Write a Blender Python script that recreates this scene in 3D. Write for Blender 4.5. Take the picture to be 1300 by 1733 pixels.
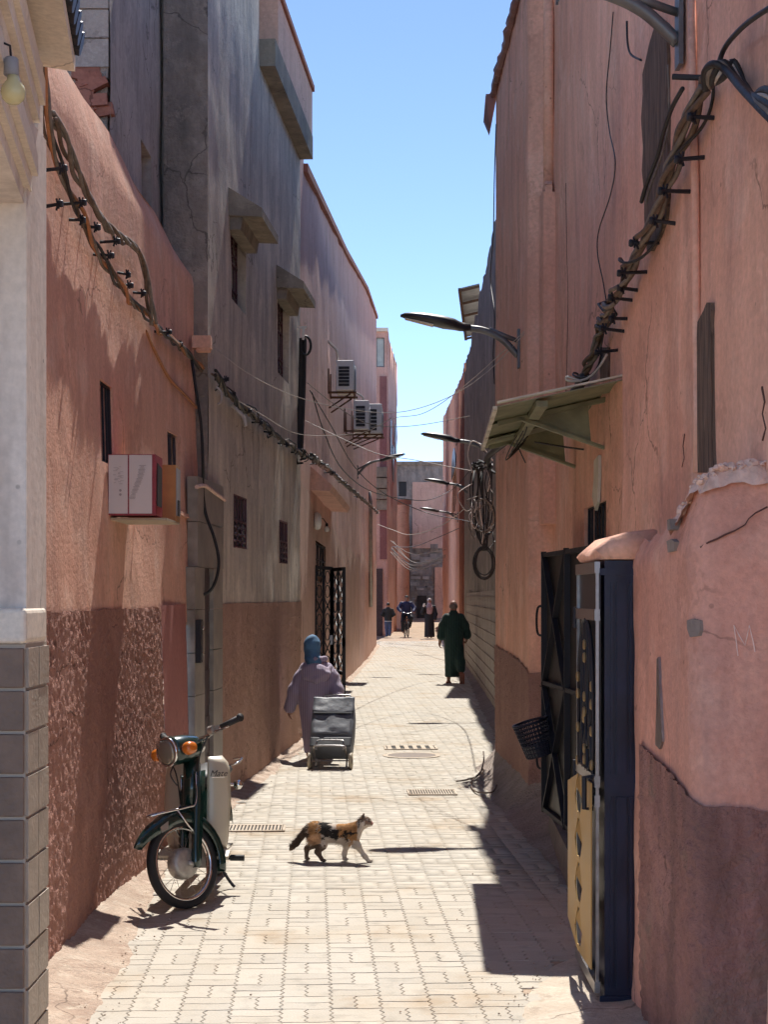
import bpy, math, random
import numpy as np
from mathutils import Vector, Matrix

for o in list(bpy.data.objects):
    bpy.data.objects.remove(o, do_unlink=True)
scene = bpy.context.scene
COL = scene.collection
R = math.radians
random.seed(7)

# ------------------------------------------------------------------ camera
# focal length and horizon measured from the paving; the lens is shifted so that verticals stay vertical
F, CX, HY, CH = 2700.0, 650.0, 1010.0, 1.8
cam_d = bpy.data.cameras.new('camera')
cam_d.sensor_fit = 'VERTICAL'
cam_d.sensor_height = 24.0
cam_d.sensor_width = 24.0
cam_d.lens = F / 1733.0 * 24.0
cam_d.shift_y = (HY - 866.5) / 1733.0
cam_d.clip_start = 0.1
cam_d.clip_end = 3000
cam = bpy.data.objects.new('camera', cam_d)
cam.location = (0, 0, CH)
cam.rotation_euler = (R(90), 0, 0)
COL.objects.link(cam)
scene.camera = cam

# ------------------------------------------------------------------ light
SUN = Vector((0.060, 0.65, 1.0)).normalized()         # towards the sun
elev = math.asin(SUN.z)
azim = math.atan2(SUN.x, SUN.y)
world = bpy.data.worlds.new('World')
scene.world = world
world.use_nodes = True
wn = world.node_tree.nodes
wl = world.node_tree.links
sky = wn.new('ShaderNodeTexSky')
sky.sky_type = 'NISHITA'
sky.sun_disc = False
sky.sun_elevation = elev
sky.sun_rotation = azim
sky.altitude = 3000
sky.air_density = 0.6
sky.dust_density = 0.0
sky.ozone_density = 1.0
bg = wn['Background']
bg.inputs['Strength'].default_value = 0.108
wl.new(sky.outputs[0], bg.inputs['Color'])
sd = bpy.data.lights.new('sun', 'SUN')
sd.energy = 2.6
sd.angle = R(0.53)
sd.color = (1.0, 0.955, 0.89)
sun = bpy.data.objects.new('sun', sd)
sun.rotation_euler = SUN.to_track_quat('Z', 'Y').to_euler()
sun.location = (0, 20, 40)
COL.objects.link(sun)
scene.view_settings.view_transform = 'Standard'
scene.view_settings.look = 'None'
scene.view_settings.gamma = 1.0
scene.view_settings.exposure = 1.5
scene.cycles.max_bounces = 8
scene.cycles.diffuse_bounces = 5
scene.cycles.glossy_bounces = 3
scene.cycles.use_adaptive_sampling = True
scene.cycles.adaptive_threshold = 0.03

# ------------------------------------------------------------------ measuring helpers
def P(px, py, Y):
    """point of the place seen at a photo position, at distance Y down the street"""
    return Vector(((px - CX) / F * Y, Y, CH - (py - HY) / F * Y))

def gz(y):
    return 0.00026 * max(0.0, y - 45.0) ** 2

class Path:
    """plan polyline of a facade; side +1: facade looks to the right of travel, -1: to the left"""
    def __init__(s, pts, side, lean=0.0):
        s.lean = lean
        s.p = [Vector((a, b)) for a, b in pts]
        s.side = side
        s.c = [0.0]
        for a, b in zip(s.p, s.p[1:]):
            s.c.append(s.c[-1] + (b - a).length)
        s.L = s.c[-1]
    def seg(s, t):
        for i in range(len(s.p) - 1):
            if t <= s.c[i + 1] + 1e-9 or i == len(s.p) - 2:
                return i
    def frame(s, t):
        i = s.seg(t)
        d = (s.p[i + 1] - s.p[i]).normalized()
        n = Vector((d.y, -d.x)) * s.side
        q = s.p[i] + d * (t - s.c[i])
        return q, d, n
    def at(s, t, z, d=0.0):
        q, tt, n = s.frame(t)
        d = d - s.lean * z
        return Vector((q.x + n.x * d, q.y + n.y * d, z))
    def spx(s, px, py=None, i0=0):
        k = (px - CX) / F
        for i in range(i0, len(s.p) - 1):
            a, b = s.p[i], s.p[i + 1]
            den = (b.x - a.x) - k * (b.y - a.y)
            if abs(den) < 1e-9:
                continue
            u = (k * a.y - a.x) / den
            if (-0.02 if i else -0.3) <= u <= (1.02 if i < len(s.p) - 2 else 1.3):
                t = s.c[i] + u * (b - a).length
                Y = a.y + u * (b.y - a.y)
                if py is None:
                    return t
                return t, CH - (py - HY) / F * Y
        raise ValueError('no hit %s' % px)
    def sy(s, Y):
        for i in range(len(s.p) - 1):
            a, b = s.p[i], s.p[i + 1]
            if min(a.y, b.y) - 1e-6 <= Y <= max(a.y, b.y) + 1e-6 and abs(b.y - a.y) > 1e-6:
                return s.c[i] + (Y - a.y) / (b.y - a.y) * (b - a).length
        return 0.0 if Y < s.p[0].y else s.L

# ------------------------------------------------------------------ numpy noise
def _hash(ix, iy, seed):
    n = (ix.astype(np.int64) * 374761393 + iy.astype(np.int64) * 668265263 + seed * 974711) & 0x7fffffff
    n = ((n ^ (n >> 13)) * 1274126177) & 0x7fffffff
    return ((n ^ (n >> 16)) & 0xffff) / 65535.0

def vnoise(x, y, seed=0):
    x = np.asarray(x, float); y = np.asarray(y, float)
    ix = np.floor(x).astype(np.int64); iy = np.floor(y).astype(np.int64)
    fx = x - ix; fy = y - iy
    fx = fx * fx * (3 - 2 * fx); fy = fy * fy * (3 - 2 * fy)
    a = _hash(ix, iy, seed); b = _hash(ix + 1, iy, seed)
    c = _hash(ix, iy + 1, seed); d = _hash(ix + 1, iy + 1, seed)
    return (a * (1 - fx) + b * fx) * (1 - fy) + (c * (1 - fx) + d * fx) * fy - 0.5

def fbm(x, y, seed=0, oct=3):
    r = 0; a = 1.0
    for i in range(oct):
        r = r + a * vnoise(x * 2 ** i, y * 2 ** i, seed + i * 17)
        a *= 0.5
    return r

# ------------------------------------------------------------------ materials
M = {}
def _mat(name):
    m = bpy.data.materials.new(name)
    m.use_nodes = True
    nt = m.node_tree
    return m, nt, nt.nodes, nt.links, nt.nodes['Principled BSDF']

def plain(name, col, rough=0.6, metal=0.0, var=0.0, vscale=30.0, bump=0.0, bscale=200.0, spec=None, trans=0.0, coat=0.0):
    m, nt, N, L, b = _mat(name)
    b.inputs['Base Color'].default_value = (*col, 1)
    b.inputs['Roughness'].default_value = rough
    b.inputs['Metallic'].default_value = metal
    if spec is not None:
        b.inputs['Specular IOR Level'].default_value = spec
    if trans:
        b.inputs['Transmission Weight'].default_value = trans
    if coat:
        b.inputs['Coat Weight'].default_value = coat
    tc = N.new('ShaderNodeTexCoord')
    if var:
        n = N.new('ShaderNodeTexNoise'); n.inputs['Scale'].default_value = vscale; n.inputs['Detail'].default_value = 4
        L.new(tc.outputs['Object'], n.inputs['Vector'])
        r = N.new('ShaderNodeMapRange'); r.inputs[1].default_value = 0.3; r.inputs[2].default_value = 0.7
        r.inputs[3].default_value = 1 - var; r.inputs[4].default_value = 1 + var
        L.new(n.outputs[0], r.inputs[0])
        v = N.new('ShaderNodeVectorMath'); v.operation = 'SCALE'; v.inputs[0].default_value = col
        L.new(r.outputs[0], v.inputs['Scale'])
        L.new(v.outputs[0], b.inputs['Base Color'])
        rr = N.new('ShaderNodeMapRange'); rr.inputs[3].default_value = max(0.05, rough - 0.15); rr.inputs[4].default_value = min(1, rough + 0.15)
        L.new(n.outputs[0], rr.inputs[0]); L.new(rr.outputs[0], b.inputs['Roughness'])
    if bump:
        n2 = N.new('ShaderNodeTexNoise'); n2.inputs['Scale'].default_value = bscale; n2.inputs['Detail'].default_value = 3
        L.new(tc.outputs['Object'], n2.inputs['Vector'])
        bp = N.new('ShaderNodeBump'); bp.inputs['Strength'].default_value = bump; bp.inputs['Distance'].default_value = 0.01
        L.new(n2.outputs[0], bp.inputs['Height']); L.new(bp.outputs[0], b.inputs['Normal'])
    M[name] = m
    return m

def plaster(name, c1, c2, c3=None, patch=0.9, streak=0.210, bump=0.3, bscale=55.0, bdist=0.01, lo=0.35, hi=0.65, stain=None, stain_at=0.62, speck=0.0, rough=0.92):
    """weathered wall: two tones in broad patches, vertical streaks, optional stain blotches, grain"""
    m, nt, N, L, b = _mat(name)
    g = N.new('ShaderNodeNewGeometry')
    def noise(scale, vec, detail=4.0, rough_=0.55):
        n = N.new('ShaderNodeTexNoise'); n.inputs['Scale'].default_value = scale
        n.inputs['Detail'].default_value = detail; n.inputs['Roughness'].default_value = rough_
        L.new(vec, n.inputs['Vector']); return n.outputs[0]
    def rng(v, a, b_, c, d):
        r = N.new('ShaderNodeMapRange'); r.inputs[1].default_value = a; r.inputs[2].default_value = b_
        r.inputs[3].default_value = c; r.inputs[4].default_value = d; L.new(v, r.inputs[0]); return r.outputs[0]
    def mix(f, a, b_, mode='MIX'):
        x = N.new('ShaderNodeMix'); x.data_type = 'RGBA'; x.blend_type = mode
        if isinstance(f, float): x.inputs[0].default_value = f
        else: L.new(f, x.inputs[0])
        for s, v in ((6, a), (7, b_)):
            if isinstance(v, tuple): x.inputs[s].default_value = (*v, 1)
            else: L.new(v, x.inputs[s])
        return x.outputs[2]
    pos = g.outputs['Position']
    st = N.new('ShaderNodeMapping'); st.inputs['Scale'].default_value = (3.6, 3.6, 0.75); L.new(pos, st.inputs['Vector'])
    st2 = N.new('ShaderNodeMapping'); st2.inputs['Scale'].default_value = (16, 16, 2.2); L.new(pos, st2.inputs['Vector'])
    n1 = noise(patch, pos, 4.0, 0.6)
    col = mix(rng(n1, lo, hi, 0, 1), c1, c2)
    if c3:
        n3 = noise(patch * 2.7, pos, 5.0, 0.62)
        col = mix(rng(n3, 0.52, 0.66, 0, 0.85), col, c3)
    if stain:
        ns = noise(1.3, st.outputs[0], 5.0, 0.6)
        col = mix(rng(ns, stain_at - 0.16, stain_at + 0.12, 0, 0.7), col, stain)
    # trowelled repair patches with crisp uneven borders
    nr = noise(patch * 0.9, pos, 6.0, 0.72)
    col = mix(rng(nr, 0.565, 0.580, 0, 0.35), col, tuple(min(1, 1.16 * x + 0.02) for x in c1))
    nr2 = noise(patch * 1.7, pos, 5.0, 0.70)
    col = mix(rng(nr2, 0.60, 0.615, 0, 0.40), col, tuple(0.74 * x for x in c2))
    # chips and pocks
    vo = N.new('ShaderNodeTexVoronoi'); vo.inputs['Scale'].default_value = 9.0; L.new(pos, vo.inputs['Vector'])
    nm = noise(2.3, pos, 3.0)
    pk = N.new('ShaderNodeMath'); pk.operation = 'MULTIPLY'; L.new(rng(vo.outputs['Distance'], 0.06, 0.10, 1, 0), pk.inputs[0]); L.new(rng(nm, 0.52, 0.60, 0, 0.8), pk.inputs[1])
    col = mix(pk.outputs[0], col, tuple(0.45 * x for x in c2))
    # hairline cracks
    wv = N.new('ShaderNodeVectorMath'); wv.operation = 'MULTIPLY_ADD'; wn_ = N.new('ShaderNodeTexNoise'); wn_.inputs['Scale'].default_value = 3.0; wn_.inputs['Detail'].default_value = 6; L.new(pos, wn_.inputs['Vector'])
    L.new(wn_.outputs['Color'], wv.inputs[0]); wv.inputs[1].default_value = (0.35, 0.35, 0.5); L.new(pos, wv.inputs[2])
    vc = N.new('ShaderNodeTexVoronoi'); vc.feature = 'DISTANCE_TO_EDGE'; vc.inputs['Scale'].default_value = 0.75; L.new(wv.outputs[0], vc.inputs['Vector'])
    nk = noise(0.8, pos, 2.0)
    ck = N.new('ShaderNodeMath'); ck.operation = 'MULTIPLY'; L.new(rng(vc.outputs['Distance'], 0.002, 0.006, 1, 0), ck.inputs[0]); L.new(rng(nk, 0.50, 0.58, 0, 0.7), ck.inputs[1])
    col = mix(ck.outputs[0], col, tuple(0.35 * x for x in c2))
    s1 = noise(1.0, st.outputs[0], 5.0, 0.6)
    s2 = noise(1.0, st2.outputs[0], 3.0, 0.5)
    sm = N.new('ShaderNodeMath'); sm.operation = 'ADD'; L.new(rng(s1, 0.3, 0.7, -streak, streak), sm.inputs[0]); L.new(rng(s2, 0.3, 0.7, -streak * 0.22, streak * 0.22), sm.inputs[1])
    sa = N.new('ShaderNodeMath'); sa.operation = 'ADD'; sa.inputs[1].default_value = 1.0; L.new(sm.outputs[0], sa.inputs[0])
    fine = noise(bscale * 0.8, pos, 3.0, 0.6)
    fm = N.new('ShaderNodeMath'); fm.operation = 'MULTIPLY'; L.new(sa.outputs[0], fm.inputs[0]); L.new(rng(fine, 0.3, 0.7, 0.9, 1.1), fm.inputs[1])
    v = N.new('ShaderNodeVectorMath'); v.operation = 'SCALE'; L.new(col, v.inputs[0]); L.new(fm.outputs[0], v.inputs['Scale'])
    L.new(v.outputs[0], b.inputs['Base Color'])
    b.inputs['Roughness'].default_value = rough
    b.inputs['Specular IOR Level'].default_value = 0.2
    bn = noise(bscale, pos, 3.0, 0.65)
    b2 = noise(bscale * 0.16, pos, 2.0, 0.5)
    ad = N.new('ShaderNodeMath'); ad.operation = 'MULTIPLY_ADD'; L.new(b2, ad.inputs[0]); ad.inputs[1].default_value = 1.2; L.new(bn, ad.inputs[2])
    bp = N.new('ShaderNodeBump'); bp.inputs['Strength'].default_value = bump; bp.inputs['Distance'].default_value = bdist
    L.new(ad.outputs[0], bp.inputs['Height']); L.new(bp.outputs[0], b.inputs['Normal'])
    M[name] = m
    return m

def stripes(name, c1, c2, freq=60.0, rough=0.85, axis='X', thr=0.5):
    m, nt, N, L, b = _mat(name)
    tc = N.new('ShaderNodeTexCoord')
    w = N.new('ShaderNodeTexWave'); w.wave_type = 'BANDS'; w.bands_direction = axis
    w.inputs['Scale'].default_value = freq; w.inputs['Distortion'].default_value = 1.2; w.inputs['Detail'].default_value = 1.0; w.inputs['Detail Scale'].default_value = 0.4
    L.new(tc.outputs['Object'], w.inputs['Vector'])
    r = N.new('ShaderNodeValToRGB'); r.color_ramp.elements[0].position = thr - 0.2; r.color_ramp.elements[1].position = thr + 0.25
    r.color_ramp.elements[0].color = (*c1, 1); r.color_ramp.elements[1].color = (*c2, 1)
    L.new(w.outputs[0], r.inputs[0]); L.new(r.outputs[0], b.inputs['Base Color'])
    b.inputs['Roughness'].default_value = rough
    b.inputs['Sheen Weight'].default_value = 0.15
    M[name] = m

PINK1, PINK2 = (0.56, 0.270, 0.205), (0.47, 0.205, 0.150)
plaster('pink_left', (0.73, 0.435, 0.32), (0.67, 0.37, 0.265), c3=(0.76, 0.495, 0.38), streak=0.096, bump=0.5, bscale=45, bdist=0.012, stain=(0.48, 0.27, 0.22), stain_at=0.66)
plaster('pink_right', (0.77, 0.455, 0.335), (0.70, 0.385, 0.275), c3=(0.79, 0.51, 0.39), streak=0.102, bump=0.35, bscale=40, bdist=0.012, stain=(0.46, 0.26, 0.21), stain_at=0.67)
plaster('pink_porch', (0.69, 0.365, 0.275), (0.62, 0.305, 0.225), c3=(0.73, 0.43, 0.33), streak=0.07, bump=0.5, bscale=45, bdist=0.014, stain=(0.44, 0.25, 0.205), stain_at=0.66)
plaster('pink_far', (0.62, 0.385, 0.32), (0.57, 0.335, 0.275), streak=0.120, bump=0.3, bscale=30)
plaster('pink_far_pale', (0.60, 0.40, 0.32), (0.55, 0.35, 0.28), streak=0.120, bump=0.3, bscale=30)
plaster('salmon', (0.66, 0.39, 0.285), (0.60, 0.33, 0.235), streak=0.120, bump=0.25, bscale=30)
plaster('maroon', (0.28, 0.125, 0.12), (0.24, 0.105, 0.10), streak=0.090, bump=0.2, bscale=30)
plaster('red_paint', (0.40, 0.17, 0.15), (0.36, 0.15, 0.13), streak=0.072, bump=0.15, bscale=40, rough=0.7)
plaster('dado_left', (0.38, 0.205, 0.16), (0.33, 0.17, 0.13), streak=0.108, bump=0.7, bscale=70, bdist=0.02)
plaster('dado_grey_house', (0.44, 0.285, 0.225), (0.40, 0.25, 0.195), streak=0.090, bump=0.8, bscale=70, bdist=0.02)
plaster('dado_right', (0.33, 0.20, 0.165), (0.28, 0.165, 0.14), streak=0.120, bump=0.8, bscale=70, bdist=0.02)
plaster('dado_porch', (0.36, 0.19, 0.16), (0.29, 0.15, 0.13), c3=(0.24, 0.165, 0.13), streak=0.150, bump=0.8, bscale=60, bdist=0.02, stain=(0.12, 0.075, 0.065), stain_at=0.60)
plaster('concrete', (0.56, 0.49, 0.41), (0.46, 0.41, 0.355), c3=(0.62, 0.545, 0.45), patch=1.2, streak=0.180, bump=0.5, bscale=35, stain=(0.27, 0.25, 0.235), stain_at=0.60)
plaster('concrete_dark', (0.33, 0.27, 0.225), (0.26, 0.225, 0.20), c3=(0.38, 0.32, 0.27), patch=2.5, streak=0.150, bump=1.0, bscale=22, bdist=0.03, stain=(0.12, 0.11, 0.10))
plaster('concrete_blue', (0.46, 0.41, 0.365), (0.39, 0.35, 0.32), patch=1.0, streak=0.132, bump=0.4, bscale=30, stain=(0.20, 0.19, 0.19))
plaster('block_grey', (0.36, 0.33, 0.30), (0.30, 0.27, 0.25), patch=3.0, streak=0.090, bump=0.8, bscale=60)
plaster('slab', (0.30, 0.255, 0.20), (0.22, 0.19, 0.16), patch=3.0, streak=0.120, bump=0.6, bscale=30, stain=(0.14, 0.12, 0.10))
plaster('grey_far', (0.30, 0.275, 0.25), (0.22, 0.20, 0.185), c3=(0.36, 0.31, 0.27), patch=0.8, streak=0.180, bump=0.8, bscale=8, bdist=0.04, stain=(0.15, 0.135, 0.12))
plaster('cap_brown', (0.34, 0.15, 0.105), (0.28, 0.12, 0.09), streak=0.060, bump=0.3)
plaster('cream', (0.76, 0.68, 0.60), (0.71, 0.63, 0.555), streak=0.072, bump=0.15, bscale=30, stain=(0.42, 0.345, 0.29), stain_at=0.63)
plaster('cream_trim', (0.76, 0.68, 0.57), (0.71, 0.63, 0.53), streak=0.036, bump=0.12)
plaster('mortar_sand', (0.47, 0.37, 0.29), (0.38, 0.28, 0.215), c3=(0.53, 0.44, 0.35), patch=3.5, streak=0.060, bump=0.9, bscale=60, bdist=0.02)
plaster('mortar_grey', (0.34, 0.285, 0.245), (0.27, 0.22, 0.19), patch=3.0, streak=0.060, bump=0.9, bscale=50, bdist=0.02)
plaster('joint_sand', (0.38, 0.29, 0.215), (0.32, 0.24, 0.175), c3=(0.43, 0.345, 0.26), patch=2.0, streak=0.060, bump=0.6, bscale=80)
plaster('apron', (0.52, 0.45, 0.36), (0.44, 0.36, 0.28), c3=(0.56, 0.49, 0.40), patch=3.0, streak=0.060, bump=0.6, bscale=60)
plaster('earth', (0.36, 0.27, 0.20), (0.30, 0.22, 0.16), patch=0.4, streak=0.000, bump=0.5, bscale=10)

def paver_mat():
    m, nt, N, L, b = _mat('paver')
    g = N.new('ShaderNodeNewGeometry')
    oi = N.new('ShaderNodeObjectInfo')
    at = N.new('ShaderNodeAttribute'); at.attribute_name = 'tone'
    ad = N.new('ShaderNodeMath'); ad.operation = 'ADD'; L.new(oi.outputs['Random'], ad.inputs[0]); L.new(at.outputs['Fac'], ad.inputs[1])
    fr = N.new('ShaderNodeMath'); fr.operation = 'FRACT'; L.new(ad.outputs[0], fr.inputs[0])
    n = N.new('ShaderNodeTexNoise'); n.inputs['Scale'].default_value = 1.1; n.inputs['Detail'].default_value = 6; n.inputs['Roughness'].default_value = 0.62
    L.new(g.outputs['Position'], n.inputs['Vector'])
    r = N.new('ShaderNodeValToRGB')
    r.color_ramp.elements[0].position = 0.38; r.color_ramp.elements[0].color = (0.455, 0.42, 0.36, 1)
    r.color_ramp.elements[1].position = 0.57; r.color_ramp.elements[1].color = (0.44, 0.395, 0.325, 1)
    e = r.color_ramp.elements.new(0.67); e.color = (0.39, 0.315, 0.23, 1)
    L.new(n.outputs[0], r.inputs[0])
    mr = N.new('ShaderNodeMapRange'); mr.inputs[3].default_value = 0.93; mr.inputs[4].default_value = 1.06; L.new(fr.outputs[0], mr.inputs[0])
    n2 = N.new('ShaderNodeTexNoise'); n2.inputs['Scale'].default_value = 90; n2.inputs['Detail'].default_value = 3; L.new(g.outputs['Position'], n2.inputs['Vector'])
    m2 = N.new('ShaderNodeMapRange'); m2.inputs[1].default_value = 0.3; m2.inputs[2].default_value = 0.7; m2.inputs[3].default_value = 0.93; m2.inputs[4].default_value = 1.05; L.new(n2.outputs[0], m2.inputs[0])
    n3 = N.new('ShaderNodeTexNoise'); n3.inputs['Scale'].default_value = 9; n3.inputs['Detail'].default_value = 5; L.new(g.outputs['Position'], n3.inputs['Vector'])
    m3 = N.new('ShaderNodeMapRange'); m3.inputs[1].default_value = 0.55; m3.inputs[2].default_value = 0.75; m3.inputs[3].default_value = 1.0; m3.inputs[4].default_value = 0.80; L.new(n3.outputs[0], m3.inputs[0])
    p = N.new('ShaderNodeMath'); p.operation = 'MULTIPLY'; L.new(mr.outputs[0], p.inputs[0]); L.new(m2.outputs[0], p.inputs[1])
    p2 = N.new('ShaderNodeMath'); p2.operation = 'MULTIPLY'; L.new(p.outputs[0], p2.inputs[0]); L.new(m3.outputs[0], p2.inputs[1])
    v = N.new('ShaderNodeVectorMath'); v.operation = 'SCALE'; L.new(r.outputs[0], v.inputs[0]); L.new(p2.outputs[0], v.inputs['Scale'])
    L.new(v.outputs[0], b.inputs['Base Color'])
    b.inputs['Roughness'].default_value = 0.85; b.inputs['Specular IOR Level'].default_value = 0.25
    bp = N.new('ShaderNodeBump'); bp.inputs['Strength'].default_value = 0.25; bp.inputs['Distance'].default_value = 0.006
    L.new(n2.outputs[0], bp.inputs['Height']); L.new(bp.outputs[0], b.inputs['Normal'])
    M['paver'] = m
paver_mat()

def wood_mat():
    m, nt, N, L, b = _mat('old_timber')
    g = N.new('ShaderNodeNewGeometry')
    mp = N.new('ShaderNodeMapping'); mp.inputs['Scale'].default_value = (26, 26, 2.2); L.new(g.outputs['Position'], mp.inputs['Vector'])
    n = N.new('ShaderNodeTexNoise'); n.inputs['Scale'].default_value = 1.0; n.inputs['Detail'].default_value = 5; n.inputs['Distortion'].default_value = 2.2; L.new(mp.outputs[0], n.inputs['Vector'])
    r = N.new('ShaderNodeValToRGB'); r.color_ramp.elements[0].position = 0.32; r.color_ramp.elements[1].position = 0.7
    r.color_ramp.elements[0].color = (0.055, 0.035, 0.026, 1); r.color_ramp.elements[1].color = (0.21, 0.145, 0.105, 1)
    L.new(n.outputs[0], r.inputs[0]); L.new(r.outputs[0], b.inputs['Base Color']); b.inputs['Roughness'].default_value = 0.9
    bp = N.new('ShaderNodeBump'); bp.inputs['Strength'].default_value = 0.9; bp.inputs['Distance'].default_value = 0.02
    L.new(n.outputs[0], bp.inputs['Height']); L.new(bp.outputs[0], b.inputs['Normal'])
    M['old_timber'] = m
wood_mat()

plain('window_dark', (0.012, 0.011, 0.012), 0.3)
plain('glass_dim', (0.10, 0.12, 0.13), 0.12, var=0.2, vscale=2)
plain('glass_pale', (0.45, 0.47, 0.42), 0.25, var=0.15, vscale=2)
plain('iron_maroon', (0.10, 0.035, 0.045), 0.5, 0.2, var=0.2)
plain('iron_black', (0.012, 0.012, 0.018), 0.62, 0.05, var=0.25, vscale=12, bump=0.1, bscale=40)
plain('door_navy', (0.010, 0.013, 0.036), 0.36, 0.0, var=0.3, vscale=6, bump=0.12, bscale=18)
plain('door_sheet', (0.030, 0.028, 0.027), 0.5, 0.5, var=0.4, vscale=4, bump=0.1, bscale=12)
plain('steel', (0.36, 0.34, 0.33), 0.35, 0.9, var=0.15)
plain('chrome', (0.72, 0.72, 0.72), 0.12, 1.0)
plain('gold_panel', (0.44, 0.275, 0.095), 0.48, 0.35, var=0.12, vscale=5, bump=0.06, bscale=30)
plain('gold_paint', (0.27, 0.18, 0.085), 0.45, 0.4, var=0.2)
plain('rubber', (0.016, 0.016, 0.018), 0.7, var=0.2, bump=0.2, bscale=120)
plain('cable_black', (0.016, 0.015, 0.016), 0.55, var=0.3)
plain('cable_brown', (0.125, 0.085, 0.060), 0.75, var=0.4, vscale=25)
plain('cable_grey', (0.17, 0.145, 0.12), 0.7, var=0.35, vscale=18)
plain('cable_pale', (0.46, 0.41, 0.37), 0.6, var=0.2, vscale=6)
plain('cable_orange', (0.40, 0.17, 0.07), 0.7, var=0.2)
plain('lamp_metal', (0.15, 0.15, 0.155), 0.42, 0.4, var=0.1)
plain('lamp_dark', (0.030, 0.028, 0.033), 0.4, 0.2)
plain('lamp_lens', (0.62, 0.60, 0.52), 0.2)
plain('white_plastic', (0.68, 0.67, 0.64), 0.5, var=0.06)
plain('grey_plastic', (0.30, 0.30, 0.31), 0.5, var=0.08)
plain('slot_dark', (0.02, 0.02, 0.022), 0.6)
plain('awning_green', (0.21, 0.22, 0.135), 0.7, 0.0, var=0.28, vscale=7, bump=0.3, bscale=30)
plain('awning_edge', (0.55, 0.52, 0.43), 0.7, var=0.15, vscale=9)
plain('rust', (0.13, 0.065, 0.035), 0.85, 0.1, var=0.4, vscale=30, bump=0.4)
plain('box_white', (0.60, 0.56, 0.56), 0.6, var=0.04, vscale=4)
plain('box_red', (0.26, 0.025, 0.045), 0.5, var=0.1)
plain('box_kraft', (0.38, 0.20, 0.075), 0.8, var=0.12, vscale=14)
plain('print_grey', (0.30, 0.28, 0.29), 0.7)
plain('moped_green', (0.006, 0.030, 0.026), 0.22, 0.1, coat=0.6)
plain('moped_cream', (0.52, 0.47, 0.375), 0.38, var=0.05, vscale=5, coat=0.25)
plain('amber', (0.62, 0.17, 0.02), 0.2, coat=0.5)
plain('headlight_glass', (0.28, 0.25, 0.20), 0.12, 0.3, coat=0.8)
plain('seat_black', (0.018, 0.018, 0.019), 0.55)
plain('alloy', (0.40, 0.38, 0.35), 0.45, 0.5, var=0.3, vscale=20)
plain('bag_grey', (0.14, 0.15, 0.17), 0.6, var=0.08, vscale=10, bump=0.3, bscale=25)
plain('bag_dark', (0.045, 0.048, 0.055), 0.7)
plain('wheel_cream', (0.42, 0.36, 0.26), 0.6)
plain('skin_tan', (0.36, 0.18, 0.115), 0.6, var=0.08)
plain('skin_brown', (0.28, 0.14, 0.095), 0.6, var=0.08)
plain('hair_black', (0.018, 0.014, 0.013), 0.6, var=0.3, vscale=60)
plain('hair_grey', (0.17, 0.13, 0.115), 0.7, var=0.3, vscale=60)
plain('scarf_teal', (0.085, 0.19, 0.32), 0.85, var=0.2, vscale=12, bump=0.4, bscale=60)
plain('scarf_print', (0.34, 0.22, 0.23), 0.85, var=0.4, vscale=25)
plain('scarf_pale', (0.55, 0.48, 0.44), 0.85, var=0.2)
plain('cloth_black', (0.014, 0.013, 0.017), 0.8, var=0.2)
plain('cloth_navy', (0.012, 0.017, 0.075), 0.7, var=0.2)
plain('cloth_dark', (0.026, 0.027, 0.027), 0.8, var=0.2)
plain('denim', (0.075, 0.105, 0.19), 0.8, var=0.2)
plain('cloth_white', (0.6, 0.58, 0.55), 0.8)
stripes('robe_purple', (0.28, 0.23, 0.31), (0.39, 0.32, 0.41), freq=13.0, thr=0.45)
stripes('robe_green', (0.006, 0.018, 0.020), (0.012, 0.055, 0.042), freq=9.0, thr=0.5)
plain('basket_plastic', (0.010, 0.012, 0.026), 0.4)
plain('tile_dark', (0.19, 0.125, 0.088), 0.55, var=0.22, vscale=9, bump=0.5, bscale=45)
plain('tile_pale', (0.36, 0.30, 0.24), 0.6, var=0.15, vscale=9, bump=0.5, bscale=45)
plain('tile_joint', (0.42, 0.35, 0.28), 0.9)
plain('marble', (0.27, 0.24, 0.205), 0.4, var=0.28, vscale=7, bump=0.05)
plain('door_wine', (0.045, 0.022, 0.026), 0.4, var=0.4, vscale=14)
plain('bulb', (0.62, 0.56, 0.30), 0.25)
plain('bulb_clear', (0.75, 0.74, 0.70), 0.15)
plain('stone_step', (0.20, 0.165, 0.14), 0.85, var=0.2, vscale=8, bump=0.6, bscale=30)
plain('grate_metal', (0.16, 0.125, 0.10), 0.75, 0.2, var=0.25, vscale=20)
plain('pit_dark', (0.03, 0.026, 0.022), 0.9)
plain('scratch', (0.85, 0.68, 0.60), 0.9)
plain('crack_dark', (0.11, 0.05, 0.04), 0.95)
plain('tarp', (0.20, 0.10, 0.09), 0.6, var=0.3, vscale=6)
plain('zinc', (0.34, 0.32, 0.29), 0.5, 0.5, var=0.2, vscale=6)
plain('patch_grey', (0.26, 0.21, 0.18), 0.95, var=0.25, vscale=12, bump=0.6, bscale=50)
plain('rubble', (0.72, 0.51, 0.41), 0.95, var=0.2, vscale=20, bump=0.8, bscale=40)

# ------------------------------------------------------------------ mesh building
AT_WORLD = set()          # things whose parts are given in street coordinates
def link(name, me, mats, parent=None, smooth=False):
    o = bpy.data.objects.new(name, me)
    COL.objects.link(o)
    if not isinstance(mats, (list, tuple)):
        mats = [mats]
    if len(me.materials) == 0:
        for m in mats:
            me.materials.append(M[m] if isinstance(m, str) else m)
    if smooth:
        me.polygons.foreach_set('use_smooth', [True] * len(me.polygons))
    if parent:
        o.parent = parent
        if parent.name in AT_WORLD:
            o.matrix_parent_inverse = Matrix.Translation(-parent.location)
    return o

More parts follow.
